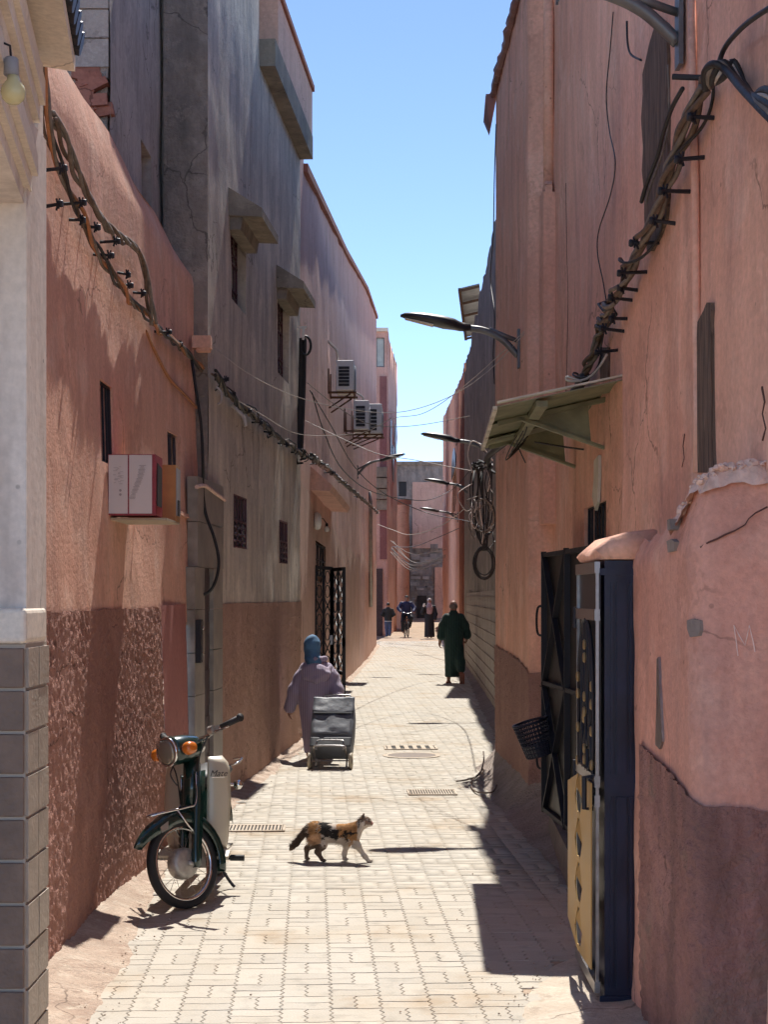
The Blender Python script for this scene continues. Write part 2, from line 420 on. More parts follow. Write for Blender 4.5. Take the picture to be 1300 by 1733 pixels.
class MB:
    def __init__(s):
        s.v = []; s.f = []; s.mi = []; s.cur = 0
        s.T = None
    def _add(s, vs, fs):
        n = len(s.v)
        if s.T is not None:
            vs = [s.T @ Vector(v) for v in vs]
        s.v += [tuple(v) for v in vs]
        s.f += [tuple(i + n for i in f) for f in fs]
        s.mi += [s.cur] * len(fs)
        return s
    def mat(s, i):
        s.cur = i; return s
    def hexa(s, p):
        """eight corners: bottom ring 0-3, top ring 4-7"""
        return s._add(p, [(0, 3, 2, 1), (4, 5, 6, 7), (0, 1, 5, 4), (1, 2, 6, 5), (2, 3, 7, 6), (3, 0, 4, 7)])
    def box(s, c, sz, rot=None):
        h = [x / 2 for x in sz]
        pts = [Vector((x, y, z)) for z in (-h[2], h[2]) for x, y in ((-h[0], -h[1]), (h[0], -h[1]), (h[0], h[1]), (-h[0], h[1]))]
        if rot is not None:
            pts = [rot @ p for p in pts]
        return s.hexa([p + Vector(c) for p in pts])
    def bar(s, a, b, w, h=None, up=(0, 0, 1)):
        """rectangular bar from a to b"""
        a, b = Vector(a), Vector(b); h = h or w
        d = (b - a).normalized(); u = Vector(up)
        if abs(d.dot(u)) > 0.98: u = Vector((0, 1, 0))
        x = d.cross(u).normalized() * (w / 2); y = x.cross(d).normalized() * (h / 2)
        return s.hexa([a - x - y, a + x - y, b + x - y, b - x - y, a - x + y, a + x + y, b + x + y, b - x + y])
    def tube(s, pts, r, n=6, caps=True, closed=False):
        pts = [Vector(p) for p in pts]
        rs = r if isinstance(r, (list, tuple)) else [r] * len(pts)
        vs = []; fs = []
        m = len(pts); ref = None
        for i, p in enumerate(pts):
            if closed: t = pts[(i + 1) % m] - pts[i - 1]
            else: t = pts[min(i + 1, m - 1)] - pts[max(i - 1, 0)]
            if t.length < 1e-9: t = Vector((0, 0, 1))
            t.normalize()
            if ref is None:
                ref = t.orthogonal().normalized()
            x = (ref - t * ref.dot(t))
            if x.length < 1e-6: x = t.orthogonal()
            x.normalize(); ref = x; y = t.cross(x)
            for k in range(n):
                a = 2 * math.pi * k / n
                vs.append(p + (x * math.cos(a) + y * math.sin(a)) * rs[i])
        for i in range(m if closed else m - 1):
            j = (i + 1) % m
            for k in range(n):
                k2 = (k + 1) % n
                fs.append((i * n + k, i * n + k2, j * n + k2, j * n + k))
        if caps and not closed:
            fs.append(tuple(range(n))[::-1]); fs.append(tuple((m - 1) * n + k for k in range(n)))
        return s._add(vs, fs)
    def lathe(s, prof, c=(0, 0, 0), axis='Z', n=20, rot=None, caps=True):
        """profile of (r, h) turned about an axis"""
        vs = []; fs = []
        for r, h in prof:
            for k in range(n):
                a = 2 * math.pi * k / n
                x, y = r * math.cos(a), r * math.sin(a)
                p = {'Z': Vector((x, y, h)), 'Y': Vector((x, h, y)), 'X': Vector((h, x, y))}[axis]
                if rot is not None: p = rot @ p
                vs.append(p + Vector(c))
        for i in range(len(prof) - 1):
            for k in range(n):
                k2 = (k + 1) % n
                fs.append((i * n + k, i * n + k2, (i + 1) * n + k2, (i + 1) * n + k))
        if caps and prof[0][0] > 1e-6: fs.append(tuple(range(n))[::-1])
        if caps and prof[-1][0] > 1e-6: fs.append(tuple((len(prof) - 1) * n + k for k in range(n)))
        return s._add(vs, fs)
    def prism(s, poly, off):
        """polygon of 3-D points pushed along an offset"""
        n = len(poly); off = Vector(off)
        vs = [Vector(p) for p in poly] + [Vector(p) + off for p in poly]
        fs = [tuple(range(n))[::-1], tuple(range(n, 2 * n))]
        for i in range(n):
            j = (i + 1) % n
            fs.append((i, j, n + j, n + i))
        return s._add(vs, fs)
    def loft(s, rings, caps=True, closed=True):
        n = len(rings[0]); vs = [p for r in rings for p in r]; fs = []
        for i in range(len(rings) - 1):
            for k in range(n if closed else n - 1):
                k2 = (k + 1) % n
                fs.append((i * n + k, i * n + k2, (i + 1) * n + k2, (i + 1) * n + k))
        if caps and closed:
            fs.append(tuple(range(n))[::-1]); fs.append(tuple((len(rings) - 1) * n + k for k in range(n)))
        return s._add(vs, fs)
    def build(s, name, mats, parent=None, smooth=False):
        me = bpy.data.meshes.new(name)
        me.from_pydata(s.v, [], s.f)
        o = link(name, me, mats, parent, smooth)
        if isinstance(mats, (list, tuple)) and len(mats) > 1:
            me.polygons.foreach_set('material_index', s.mi)
        me.update()
        return o

def thing(name, label, cat, loc=(0, 0, 0), rotz=0.0, group=None, world=False):
    o = bpy.data.objects.new(name, None)
    COL.objects.link(o)
    if world: AT_WORLD.add(o.name)
    o.location = loc; o.rotation_euler = (0, 0, rotz)
    o['label'] = label; o['category'] = cat
    if group: o['group'] = group
    o.empty_display_size = 0.2
    return o

def tag(o, label, cat, group=None):
    o['label'] = label; o['category'] = cat
    if group: o['group'] = group
    return o

def structure(o):
    o['kind'] = 'structure'; return o

def stuff(o):
    o['kind'] = 'stuff'; return o

def grid_mesh(name, V, nu, nv, mats, parent=None, smooth=True, keep=None, extra=None, flip=False):
    """V: (nu*nv,3) array of points, row-major in u; keep: (nu-1,nv-1) bool of cells to draw"""
    iu, iv = np.meshgrid(np.arange(nu - 1), np.arange(nv - 1), indexing='ij')
    if keep is None: keep = np.ones((nu - 1, nv - 1), bool)
    a = (iu * nv + iv)[keep]; q = np.stack([a, a + nv, a + nv + 1, a + 1], 1)
    if flip: q = q[:, ::-1]
    faces = q; verts = V
    if extra is not None:
        ev, ef = extra
        faces = np.concatenate([q, np.asarray(ef, int).reshape(-1, 4) + len(V)]) if len(ef) else q
        verts = np.concatenate([V, np.asarray(ev, float).reshape(-1, 3)]) if len(ev) else V
    me = bpy.data.meshes.new(name)
    me.vertices.add(len(verts)); me.vertices.foreach_set('co', np.asarray(verts, np.float32).ravel())
    me.loops.add(len(faces) * 4); me.loops.foreach_set('vertex_index', faces.ravel().astype(np.int32))
    me.polygons.add(len(faces))
    me.polygons.foreach_set('loop_start', np.arange(0, len(faces) * 4, 4, dtype=np.int32))
    me.polygons.foreach_set('loop_total', np.full(len(faces), 4, np.int32))
    me.update(calc_edges=True); me.validate()
    return link(name, me, mats, parent, smooth)

def facade(name, path, zb, ztop, mat, parent=None, openings=(), cell=0.12, amp=0.012, freq=1.6, seed=1, d0=0.0, s0=None, s1=None, rough=0.0, zbot=None, topround=0.0, zfrom=None):
    """wall sheet along a path; openings (s0, s1, z0, z1, depth) are cut and get reveals"""
    a = 0.0 if s0 is None else s0
    b = path.L if s1 is None else s1
    zt = ztop if callable(ztop) else (lambda s: ztop)
    zbf = zbot if callable(zbot) else (lambda s: zb)
    S = set(np.arange(a, b, cell).round(5)) | {round(b, 5)} | {round(c, 5) for c in path.c if a < c < b}
    ztmin = min(zt(x) for x in np.linspace(a, b, 40)) - 1e-3
    Z = set(np.arange(zb, ztmin - cell * 0.4, cell).round(5))
    for o in openings:
        S |= {round(o[0], 5), round(o[1], 5)}; Z |= {round(o[2], 5), round(o[3], 5)}
    def thin(vals, keepers):
        vals = sorted(vals); out = []
        for v in vals:
            if out and v - out[-1] < cell * 0.3:
                if v in keepers:
                    if out[-1] not in keepers: out[-1] = v
                    else: out.append(v)
                continue
            out.append(v)
        return out
    ks = {round(v, 5) for o in openings for v in o[:2]} | {round(a, 5), round(b, 5)} | {round(c, 5) for c in path.c}
    kz = {round(v, 5) for o in openings for v in o[2:4]} | {round(zb, 5)}
    if zfrom is not None: Z = set(np.linspace(zb, zb + 9 * cell, 9).round(5))
    S = thin(S, ks); Z = thin(Z, kz)
    S = np.array(S); Z = np.array(Z)
    nu, nv = len(S), len(Z) + 1
    # smoothed normals so that corners of the path join
    V = np.zeros((nu, nv, 3))
    for i, s in enumerate(S):
        q, t, n = path.frame(s)
        for ci, c in enumerate(path.c):
            if abs(c - s) < 1e-4 and 0 < ci < len(path.c) - 1:
                n = (path.frame(c - 1e-3)[2] + path.frame(c + 1e-3)[2]); n.normalize()
        zz = np.append(Z, zt(s)); zz[0] = zbf(s)
        if zfrom is not None: zz = zfrom(s) + (zt(s) - zfrom(s)) * np.linspace(0, 1, len(zz))
        dd = d0 + amp * 2 * fbm(s * freq + 50, zz * freq * 0.8, seed, 3)
        if rough:
            dd = dd + rough * 2 * (fbm(s * 44.0, zz * 40.0, seed + 5, 2)).clip(-0.3, 1)
        dd = dd - path.lean * zz
        if topround:
            dd = dd - topround * np.clip(1 - (zt(s) - zz) / 0.12, 0, 1) ** 2
        V[i, :, 0] = q.x + n.x * dd; V[i, :, 1] = q.y + n.y * dd; V[i, :, 2] = zz
    keep = np.ones((nu - 1, nv - 1), bool)
    sc_ = (S[:-1] + S[1:]) / 2; zc = np.append((Z[:-1] + Z[1:]) / 2, 1e9)
    ev = []; ef = []
    for (p0, p1, q0, q1, dep) in openings:
        keep &= ~(((sc_ > p0) & (sc_ < p1))[:, None] & ((zc > q0) & (zc < q1))[None, :])
        i0, i1 = np.argmin(abs(S - p0)), np.argmin(abs(S - p1)); j0, j1 = np.argmin(abs(Z - q0)), np.argmin(abs(Z - q1))
        n = path.frame((p0 + p1) / 2)[2]; off = np.array([-n.x * dep, -n.y * dep, 0])
        ring = [(i, j0) for i in range(i0, i1)] + [(i1, j) for j in range(j0, j1)] + [(i, j1) for i in range(i1, i0, -1)] + [(i0, j) for j in range(j1, j0, -1)]
        for k in range(len(ring)):
            A = V[ring[k]]; B = V[ring[(k + 1) % len(ring)]]
            m = len(ev); ev += [A, B, B + off, A + off]; ef.append((m, m + 1, m + 2, m + 3))
    return grid_mesh(name, V.reshape(-1, 3), nu, nv, mat, parent, True, keep, (ev, ef), flip=(path.side < 0))

def bulge(path, s, z, amp, freq, seed, d0=0.0):
    """how far the uneven face of a facade stands out at one spot"""
    return d0 + amp * 2 * float(fbm(np.array([s * freq + 50]), np.array([z * freq * 0.8]), seed, 3)[0])

def sheet(name, pts, mat, parent=None):
    """one polygon"""
    me = bpy.data.meshes.new(name); me.from_pydata([tuple(p) for p in pts], [], [tuple(range(len(pts)))]); me.update()
    return link(name, me, mat, parent)

def smooth_path(pts, n=8):
    """Catmull-Rom through points"""
    p = [Vector(q) for q in pts]
    out = []
    for i in range(len(p) - 1):
        a, b, c, d = p[max(i - 1, 0)], p[i], p[i + 1], p[min(i + 2, len(p) - 1)]
        for k in range(n):
            t = k / n
            out.append(0.5 * ((2 * b) + (c - a) * t + (2 * a - 5 * b + 4 * c - d) * t * t + (3 * b - a - 3 * c + d) * t ** 3))
    out.append(p[-1])
    return out

def sagging(a, b, sag, n=20):
    a, b = Vector(a), Vector(b)
    return [a.lerp(b, i / n) - Vector((0, 0, sag * 4 * (i / n) * (1 - i / n))) for i in range(n + 1)]

# ================================================================== GROUND AND STREET
def lerp_tab(tab, y):
    return float(np.interp(y, [t[0] for t in tab], [t[1] for t in tab]))
XL_T = [(4.0, -1.40), (6.40, -1.66), (9.0, -1.65), (10.5, -1.64), (13.3, -1.47), (19.8, -1.04), (33.5, -0.83), (45, -0.50), (57, -0.27), (67.5, -0.2), (68, 0.18), (76, 0.60), (95, 1.0)]
XR_T = [(4.0, 1.10), (7.6, 1.10), (7.7, 1.42), (13.3, 1.41), (13.4, 1.215), (16.8, 1.18), (17.0, 1.58), (27, 1.79), (42, 2.15), (45, 2.33), (85, 3.15), (95, 3.5)]
EL_T = [(4.0, -1.15), (6.7, -1.27), (8.0, -1.30), (9.2, -1.42), (11, -1.45), (13.3, -1.33), (19.8, -0.95), (33.5, -0.75), (45, -0.44), (57, -0.20), (67.5, -.12), (68, 0.2), (95, 1.0)]
ER_T = [(4.0, 0.42), (6.7, 0.57), (7.7, 0.80), (8.2, 1.10), (11.0, 1.12), (13.0, 1.02), (16.8, 0.98), (17.5, 1.35), (27, 1.62), (42, 2.05), (85, 3.1), (95, 3.4)]

structure(sheet('ground', [(-400, -60, -0.12), (400, -60, -0.12), (400, 1500, -0.12), (-400, 1500, -0.12)], 'earth'))

ys = np.concatenate([np.arange(3.0, 20, 0.1), np.arange(20, 96, 0.5)])
us = np.linspace(0, 1, 25)
V = np.zeros((len(ys), len(us), 3))
for i, y in enumerate(ys):
    a, b = lerp_tab(XL_T, y) - 0.15, lerp_tab(XR_T, y) + 0.35
    V[i, :, 0] = a + (b - a) * us; V[i, :, 1] = y
    V[i, :, 2] = gz(y) - 0.007 + 0.004 * fbm(V[i, :, 0] * 6, np.full(len(us), y * 6), 3, 2)
street = structure(grid_mesh('street', V.reshape(-1, 3), len(ys), len(us), 'joint_sand', flip=True))

# paving stones: basket weave of toothed concrete pavers
W = 0.2196
def zx(v): 
    t = (v / W * 3.0) % 1.0
    return 0.0085 * (4 * abs(t - 0.5) - 1)
def wy(u):
    return 0.0042 * math.sin(2 * math.pi * u / W + 0.6)
def paver_outline(u0, u1, v0, v1, g):
    def pt(u, v, du, dv):
        return (u + zx(v) + du, v + wy(u) + dv)
    nt = 6 if v1 - v0 > W * 0.7 else 3
    vsn = [v0 + (v1 - v0) * k / nt for k in range(nt + 1)]
    nh = 4 if u1 - u0 > W * 0.7 else 2
    usn = [u0 + (u1 - u0) * k / nh for k in range(nh + 1)]
    ring = []
    for u in usn[:-1]: ring.append(pt(u, v0, g if u == usn[0] else 0, g))
    for v in vsn[:-1]: ring.append(pt(u1, v, -g, g if v == vsn[0] else 0))
    for u in usn[:0:-1]: ring.append(pt(u, v1, -g if u == usn[-1] else 0, -g))
    for v in vsn[:0:-1]: ring.append(pt(u0, v, g, -g if v == vsn[-1] else 0))
    return ring
def paver_template(u0, u1, v0, v1):
    cu, cv = (u0 + u1) / 2, (v0 + v1) / 2
    r0 = paver_outline(u0, u1, v0, v1, 0.0018); r1 = paver_outline(u0, u1, v0, v1, 0.0042)
    n = len(r0)
    vs = [(x - cu, y - cv, -0.016) for x, y in r0] + [(x - cu, y - cv, -0.0030) for x, y in r0] + [(x - cu, y - cv, 0.0) for x, y in r1]
    fs = [tuple(range(2 * n, 3 * n))]
    for k in range(2):
        for i in range(n):
            j = (i + 1) % n
            fs.append((k * n + i, k * n + j, (k + 1) * n + j, (k + 1) * n + i))
    return (cu, cv, vs, fs)
TPL = [paver_template(0, W / 2, 0, W), paver_template(W / 2, W, 0, W), paver_template(0, W, 0, W / 2), paver_template(0, W, W / 2, W)]
TME = []
for k, (cu, cv, vs, fs) in enumerate(TPL):
    me = bpy.data.meshes.new('paver'); me.from_pydata(vs, [], fs); me.update(); me.materials.append(M['paver']); TME.append(me)
HEAD = -0.0456
ca, sa = 1 / math.hypot(1, HEAD), HEAD / math.hypot(1, HEAD)
OX, OY = -0.44, 6.743
rngp = random.Random(5)
cells = []
for r in range(-4, 262):
    for c in range(-16, 30):
        for k in ((0, 1) if (r + c) % 2 == 0 else (2, 3)):
            cu, cv, vs, fs = TPL[k]
            u = c * W + cu; v = r * W + cv
            x = OX + u * ca + v * sa; y = OY - u * sa + v * ca
            if not (lerp_tab(EL_T, y) - 0.02 < x < lerp_tab(ER_T, y) + 0.03): continue
            if y > 62: continue
            cells.append((y, x, k))
cells.sort()
vis = [c for c in cells if c[0] > 6.70 and abs(c[1]) < 0.242 * c[0]]
near = set(vis[:300])
rz = math.atan2(-HEAD, 1)
AV = []; AF = []; TONE = []; base = 0; NL = []
for (y, x, k) in cells:
    z = gz(y) + rngp.uniform(-0.0012, 0.0012)
    tx, ty = rngp.uniform(-0.007, 0.007), rngp.uniform(-0.007, 0.007)
    if (y, x, k) in near:
        o = bpy.data.objects.new('paver', TME[k]); COL.objects.link(o); o.parent = street
        o.location = (x, y, z); o.rotation_euler = (tx, ty, rz)
    else:
        vs = np.array(TPL[k][2]); c, s = math.cos(rz), math.sin(rz)
        q = np.stack([vs[:, 0] * c - vs[:, 1] * s + x, vs[:, 0] * s + vs[:, 1] * c + y, vs[:, 2] + z + vs[:, 0] * ty - vs[:, 1] * tx], 1)
        AV.append(q)
        t = rngp.random()
        for f in TPL[k][3]:
            AF.append([i + base for i in f]); NL.append(len(f)); TONE.append(t)
        base += len(vs)
me = bpy.data.meshes.new('paving')
AV = np.concatenate(AV)
me.vertices.add(len(AV)); me.vertices.foreach_set('co', AV.astype(np.float32).ravel())
flat = np.array([i for f in AF for i in f], np.int32); NL = np.array(NL, np.int32)
me.loops.add(len(flat)); me.loops.foreach_set('vertex_index', flat)
me.polygons.add(len(NL)); me.polygons.foreach_set('loop_start', (np.cumsum(NL) - NL).astype(np.int32)); me.polygons.foreach_set('loop_total', NL)
me.update(calc_edges=True)
at = me.attributes.new('tone', 'FLOAT', 'FACE'); at.data.foreach_set('value', np.array(TONE, np.float32))
stuff(link('paving', me, 'paver', street))

# sloped mortar along the foot of both walls
def mortar(name, x_in, x_out, y0, y1, h0, mat, seed, step=0.03, n=16, edge=0.03):
    yy = np.arange(y0, y1, step); uu = np.linspace(0, 1, n)
    V = np.zeros((len(yy), n, 3))
    for i, y in enumerate(yy):
        a, b = x_in(y), x_out(y) + edge * 2 * float(fbm(np.array([y * 2.3]), np.array([0.5]), seed, 3)[0])
        V[i, :, 0] = a + (b - a) * uu; V[i, :, 1] = y
        h = h0(y)
        V[i, :, 2] = gz(y) + h * (1 - uu) ** 1.6 + 0.006 * (1 - uu ** 6) + 0.016 * fbm(V[i, :, 0] * 7, np.full(n, y * 7), seed + 3, 3) * (1 - uu ** 4) - 0.012 * uu ** 8
    flip = x_in(y0) < x_out(y0)
    return structure(grid_mesh(name, V.reshape(-1, 3), len(yy), n, mat, flip=flip))
mortar('wall_foot_mortar', lambda y: lerp_tab(XL_T, y) - 0.06, lambda y: lerp_tab(EL_T, y) + 0.06, 4.4, 20.0, lambda y: 0.10 if y < 10 else 0.05, 'mortar_sand', 11)
mortar('wall_foot_mortar', lambda y: lerp_tab(XL_T, y) - 0.06, lambda y: lerp_tab(EL_T, y) + 0.07, 19.9, 58, lambda y: 0.05, 'mortar_sand', 12, step=0.12, n=8)
def xr_in(y): return 1.46 if y < 13.3 else lerp_tab(XR_T, y) + 0.05
def xr_out(y): return float(np.interp(y, [10.6, 11.4, 13.0, 15, 16.9], [1.12, 1.06, 0.97, 0.93, 0.95]))
mortar('wall_foot_mortar', xr_in, xr_out, 10.5, 16.95, lambda y: float(np.interp(y, [10.5, 12.5, 16.9], [0.20, 0.30, 0.28])), 'mortar_grey', 21)
mortar('wall_foot_mortar', lambda y: lerp_tab(XR_T, y) + 0.06, lambda y: lerp_tab(ER_T, y) - 0.04, 17.0, 46, lambda y: 0.10, 'mortar_grey', 22, step=0.12, n=8)
mortar('concrete_apron', lambda y: 1.16, lambda y: lerp_tab(ER_T, y) - 0.05, 4.4, 8.25, lambda y: 0.03, 'apron', 31, edge=0.05)
mortar('concrete_apron', lambda y: 1.5, lambda y: 1.05, 8.2, 10.6, lambda y: 0.03, 'mortar_grey', 33, edge=0.03)

# ================================================================== LEFT SIDE
def openp(path, x0, y0, x1, y1, dep):
    """opening given by two photo positions on a facade: left/top, right/bottom"""
    s0, z0 = path.spx(x0, y0); s1, z1 = path.spx(x1, y1)
    sm = (s0 + s1) / 2
    a, b = sorted((s0, s1)); za, zb = sorted((z0, z1))
    return (a, b, za, zb, dep)

def window(path, op, parent, grille='bars', frame_mat='iron_maroon', pane='window_dark', gd=0.03, nb=5):
    s0, s1, z0, z1, dep = op
    q = [path.at(s0 - .01, z0 - .01, -dep + .004), path.at(s1 + .01, z0 - .01, -dep + .004), path.at(s1 + .01, z1 + .01, -dep + .004), path.at(s0 - .01, z1 + .01, -dep + .004)]
    win = sheet('window', q, pane, parent)
    mb = MB()
    def pt(u, v, d=-gd): return path.at(s0 + (s1 - s0) * u, z0 + (z1 - z0) * v, d)
    bw = 0.012
    for a, b in (((0.03, 0.01), (0.97, 0.01)), ((0.03, 0.99), (0.97, 0.99)), ((0.03, 0), (0.03, 1)), ((0.97, 0), (0.97, 1))):
        mb.bar(pt(*a), pt(*b), 0.02)
    if grille == 'bars':
        for k in range(1, nb): mb.bar(pt(k / nb, 0), pt(k / nb, 1), bw)
    elif grille == 'half':
        mb.bar(pt(0, .52), pt(1, .52), .018)
        for k in range(1, nb): mb.bar(pt(k / nb, .52), pt(k / nb, 1), bw)
        for j in range(4):
            for i in range(3):
                cu, cv = (i + .5) / 3, (j + .5) * .13
                mb.tube([pt(cu + .15 * math.cos(t), cv + .06 * math.sin(t)) for t in np.linspace(0, 2 * math.pi, 9)[:-1]], .005, 4, closed=True)
        for j in range(1, 4): mb.bar(pt(0, j * .13), pt(1, j * .13), .008)
    elif grille == 'tall':
        for v in (.28, .62): mb.bar(pt(0, v), pt(1, v), .02)
        for k in range(1, nb): mb.bar(pt(k / nb, .28), pt(k / nb, .62), bw)
        for (va, vb) in ((0.0, .28), (.62, 1.0)):
            for i in range(3):
                for j in range(3):
                    cu, cv = (i + .5) / 3, va + (vb - va) * (j + .5) / 3
                    mb.tube([pt(cu + .15 * math.cos(t), cv + (vb - va) * .15 * math.sin(t)) for t in np.linspace(0, 2 * math.pi, 9)[:-1]], .006, 4, closed=True)
            for k in range(1, 3): mb.bar(pt(k / 3, va), pt(k / 3, vb), .008)
    elif grille == 'frame':
        mb.bar(pt(.5, 0), pt(.5, 1), .03)
    mb.build('grille' if grille != 'frame' else 'frame', frame_mat, win)
    return win

# ---- cream building at the left edge: splayed pilaster, stepped cornices, tiled plinth
cream = thing('cream_building', 'cream plastered building corner with stepped mouldings and dark tiled plinth', 'building', (-1.5, 5.5, 0), world=True)
CRP = Path([(-1.12, 4.2), (-1.405, 6.30)], +1)
facade('wall', CRP, 3.30, 5.2, 'cream', cream, amp=0.002, cell=0.2, seed=3)
sheet('soffit', [CRP.at(0, 3.30, 0), CRP.at(CRP.L, 3.30, 0), (-2.6, 6.3, 3.30), (-2.6, 4.2, 3.30)], 'cream', cream)
mb = MB(); mb.box((-1.80, 6.26, 2.62), (.87, .36, 2.04)); mb.box((-1.80, 6.40, 4.4), (.84, .10, 1.5)); mb.build('pier', 'cream', cream)
mb = MB(); mb.box((-1.80, 6.25, .77), (.872, .38, 1.70)); mb.build('plinth', 'tile_joint', cream)
mb = MB(); mb.box((-1.82, 6.22, 1.69), (.93, .38, .135)); o = mb.build('plinth_cap', 'cream_trim', cream); bv = o.modifiers.new('b', 'BEVEL'); bv.width = .02; bv.segments = 3
rr = random.Random(2)
for j in range(10):
    z0 = -.01 + j * 0.163
    x1 = -1.362
    for w in ((.30, .30) if j % 2 else (.17, .30)):
        mb = MB(); d = .010 + rr.uniform(0, .005); mb.box((x1 - w / 2, 6.06 - d / 2, z0 + .073), (w - .010, d, .150)); o = mb.build('tile', 'tile_dark', cream); bv = o.modifiers.new('b', 'BEVEL'); bv.width = .004; bv.segments = 1
        x1 -= w
    for y0 in (6.068, 6.257):
        mb = MB(); d = .008 + rr.uniform(0, .004); mb.box((-1.364 + d / 2, y0 + .0875, z0 + .073), (d, .178, .150)); mb.build('tile', 'tile_pale', cream)
def cornice(z, s_end, prof, name='cornice'):
    mb = MB()
    for (d, za, zb_) in prof:
        mb.hexa([CRP.at(0, z + za, -0.02), CRP.at(s_end, z + za, -0.02), CRP.at(s_end, z + za, d), CRP.at(0, z + za, d), CRP.at(0, z + zb_, -0.02), CRP.at(s_end, z + zb_, -0.02), CRP.at(s_end, z + zb_, d), CRP.at(0, z + zb_, d)])
    mb.build(name, 'cream_trim', cream)
cornice(3.36, 1.96, [(0.025, 0, .06), (0.05, .061, .14), (0.035, .141, .20)])
cornice(3.62, 2.115, [(0.02, 0, .05), (0.045, .051, .12), (0.065, .121, .22), (.05, .221, .27)])
cornice(4.05, 2.115, [(0.06, 0, .12), (0.10, .121, .30)])
# tiled eave
mb = MB()
mb.hexa([CRP.at(0, 3.96, 0), CRP.at(2.30, 3.96, 0), CRP.at(2.30, 3.94, .17), CRP.at(0, 3.94, .17), CRP.at(0, 4.02, 0), CRP.at(2.30, 4.02, 0), CRP.at(2.30, 4.0, .17), CRP.at(0, 4.0, .17)])
eave = mb.build('eave', 'cream_trim', cream)
for k in range(12):
    s_ = 2.26 - k * 0.12
    mb = MB(); mb.tube([CRP.at(s_, 4.10, -.05), CRP.at(s_, 4.04, .20)], 0.05, 8); mb.build('roof_tile', 'lamp_dark', eave)

# bulb lamp hanging by the cornice
b0 = P(15, 70, 4.85)
bulb = thing('bulb_lamp', 'round yellowish bulb in a grey holder on the cream wall', 'lamp', b0)
mb = MB(); mb.tube([(-.03, 0, 0), (0, .01, -.01), (.004, .005, -.05)], .004, 5); mb.build('hook', 'iron_black', bulb)
mb = MB(); mb.lathe([(.018, -.05), (.022, -.055), (.024, -.10), (.020, -.105)], (.006, 0, 0), n=12); mb.build('holder', 'grey_plastic', bulb, True)
mb = MB(); mb.lathe([(.017, -.105), (.020, -.12), (.034, -.138), (.038, -.155), (.033, -.175), (.02, -.188), (0.001, -.191)], (.012, 0, 0), n=16); mb.build('globe', 'bulb', bulb, True)

# ---- near pink house on the left
pinkL = thing('pink_house', 'low pink plastered house wall with rough brown lower band behind the moped', 'house', (-1.7, 9, 0), world=True)
L1 = Path([(-1.63, 6.30), (-1.605, 9.0), (-1.58, 10.5), (-1.535, 12.2), (-1.47, 13.32)], +1, lean=0.028)
w1 = openp(L1, 193, 640, 215, 790, 0.12); w2 = openp(L1, 303, 728, 319, 862, 0.09)
def l1top(s):
    y = 6.3 + s
    return float(np.interp(y, [6.3, 8.5, 10.3, 12.1, 13.3], [4.70, 4.74, 4.78, 4.70, 4.52])) + 0.025 * math.sin(y * 1.5) + 0.018 * math.sin(y * 3.7 + 1)
facade('wall', L1, 1.60, l1top, 'pink_left', pinkL, [w1, w2], cell=0.07, amp=0.011, freq=1.1, seed=14, topround=0.07)
def l1cap():
    mb = MB()
    pts = []
    for i in range(60):
        s = L1.L * i / 59
        pts.append((L1.at(s, l1top(s) - 0.004, -0.06), L1.at(s, l1top(s) - 0.05, -0.5)))
    for (a, b), (c, d) in zip(pts, pts[1:]): mb._add([a, c, d, b], [(0, 1, 2, 3)])
    mb._add([(-2.1, 6.3, 4.5), (-2.0, 13.3, 4.5), (-8, 13.3, 4.5), (-8, 6.3, 4.5)], [(0, 1, 2, 3)])
    mb.build('roof', 'pink_left', pinkL)
l1cap()
window(L1, w1, pinkL, 'bars', 'iron_black', nb=4); window(L1, w2, pinkL, 'frame', 'door_wine', 'door_wine')
sD = L1.spx(281)
facade('rough_band', L1, 0.0, lambda s: 1.725 + 0.012 * float(fbm(np.array([s * 9.0]), np.array([0.0]), 4, 2)[0]), 'dado_left', pinkL, cell=0.0125, amp=0.011, freq=1.1, seed=14, d0=0.012, s1=sD, rough=0.0062)
sE = L1.spx(321)
facade('painted_strip', L1, 0.0, 1.74, 'red_paint', pinkL, cell=0.1, amp=0.002, seed=9, d0=0.012, s0=sD + .002, s1=sE)
mb = MB(); mb.hexa([L1.at(sE - .02, 1.58, -.02), L1.at(L1.L, 1.58, -.02), L1.at(L1.L, 1.58, .004), L1.at(sE - .02, 1.58, .004), L1.at(sE - .02, 1.62, -.02), L1.at(L1.L, 1.62, -.02), L1.at(L1.L, 1.62, .004), L1.at(sE - .02, 1.62, .004)]); mb.build('wall_strip', 'pink_left', pinkL)
# sill lip under the far window
a = L1.at(w2[0] - .03, w2[2], 0); 
mb = MB(); mb.hexa([L1.at(w2[0] - .05, w2[2] - .04, -.02), L1.at(w2[1] + .25, w2[2] - .06, -.02), L1.at(w2[1] + .25, w2[2] - .06, .035), L1.at(w2[0] - .05, w2[2] - .04, .035), L1.at(w2[0] - .05, w2[2] - .012, -.02), L1.at(w2[1] + .25, w2[2] - .03, -.02), L1.at(w2[1] + .25, w2[2] - .03, .03), L1.at(w2[0] - .05, w2[2] - .012, .03)]); mb.build('sill', 'pink_left', pinkL)
# plaster patches breaking off by the cables: thin batten running down the wall
mb = MB(); mb.tube(smooth_path([L1.at(L1.spx(x), L1.spx(x, y)[1], .012) for x, y in ((268, 560), (285, 600), (305, 640), (330, 668), (349, 690))], 5), .012, 6); mb.build('batten', 'cable_orange', pinkL)

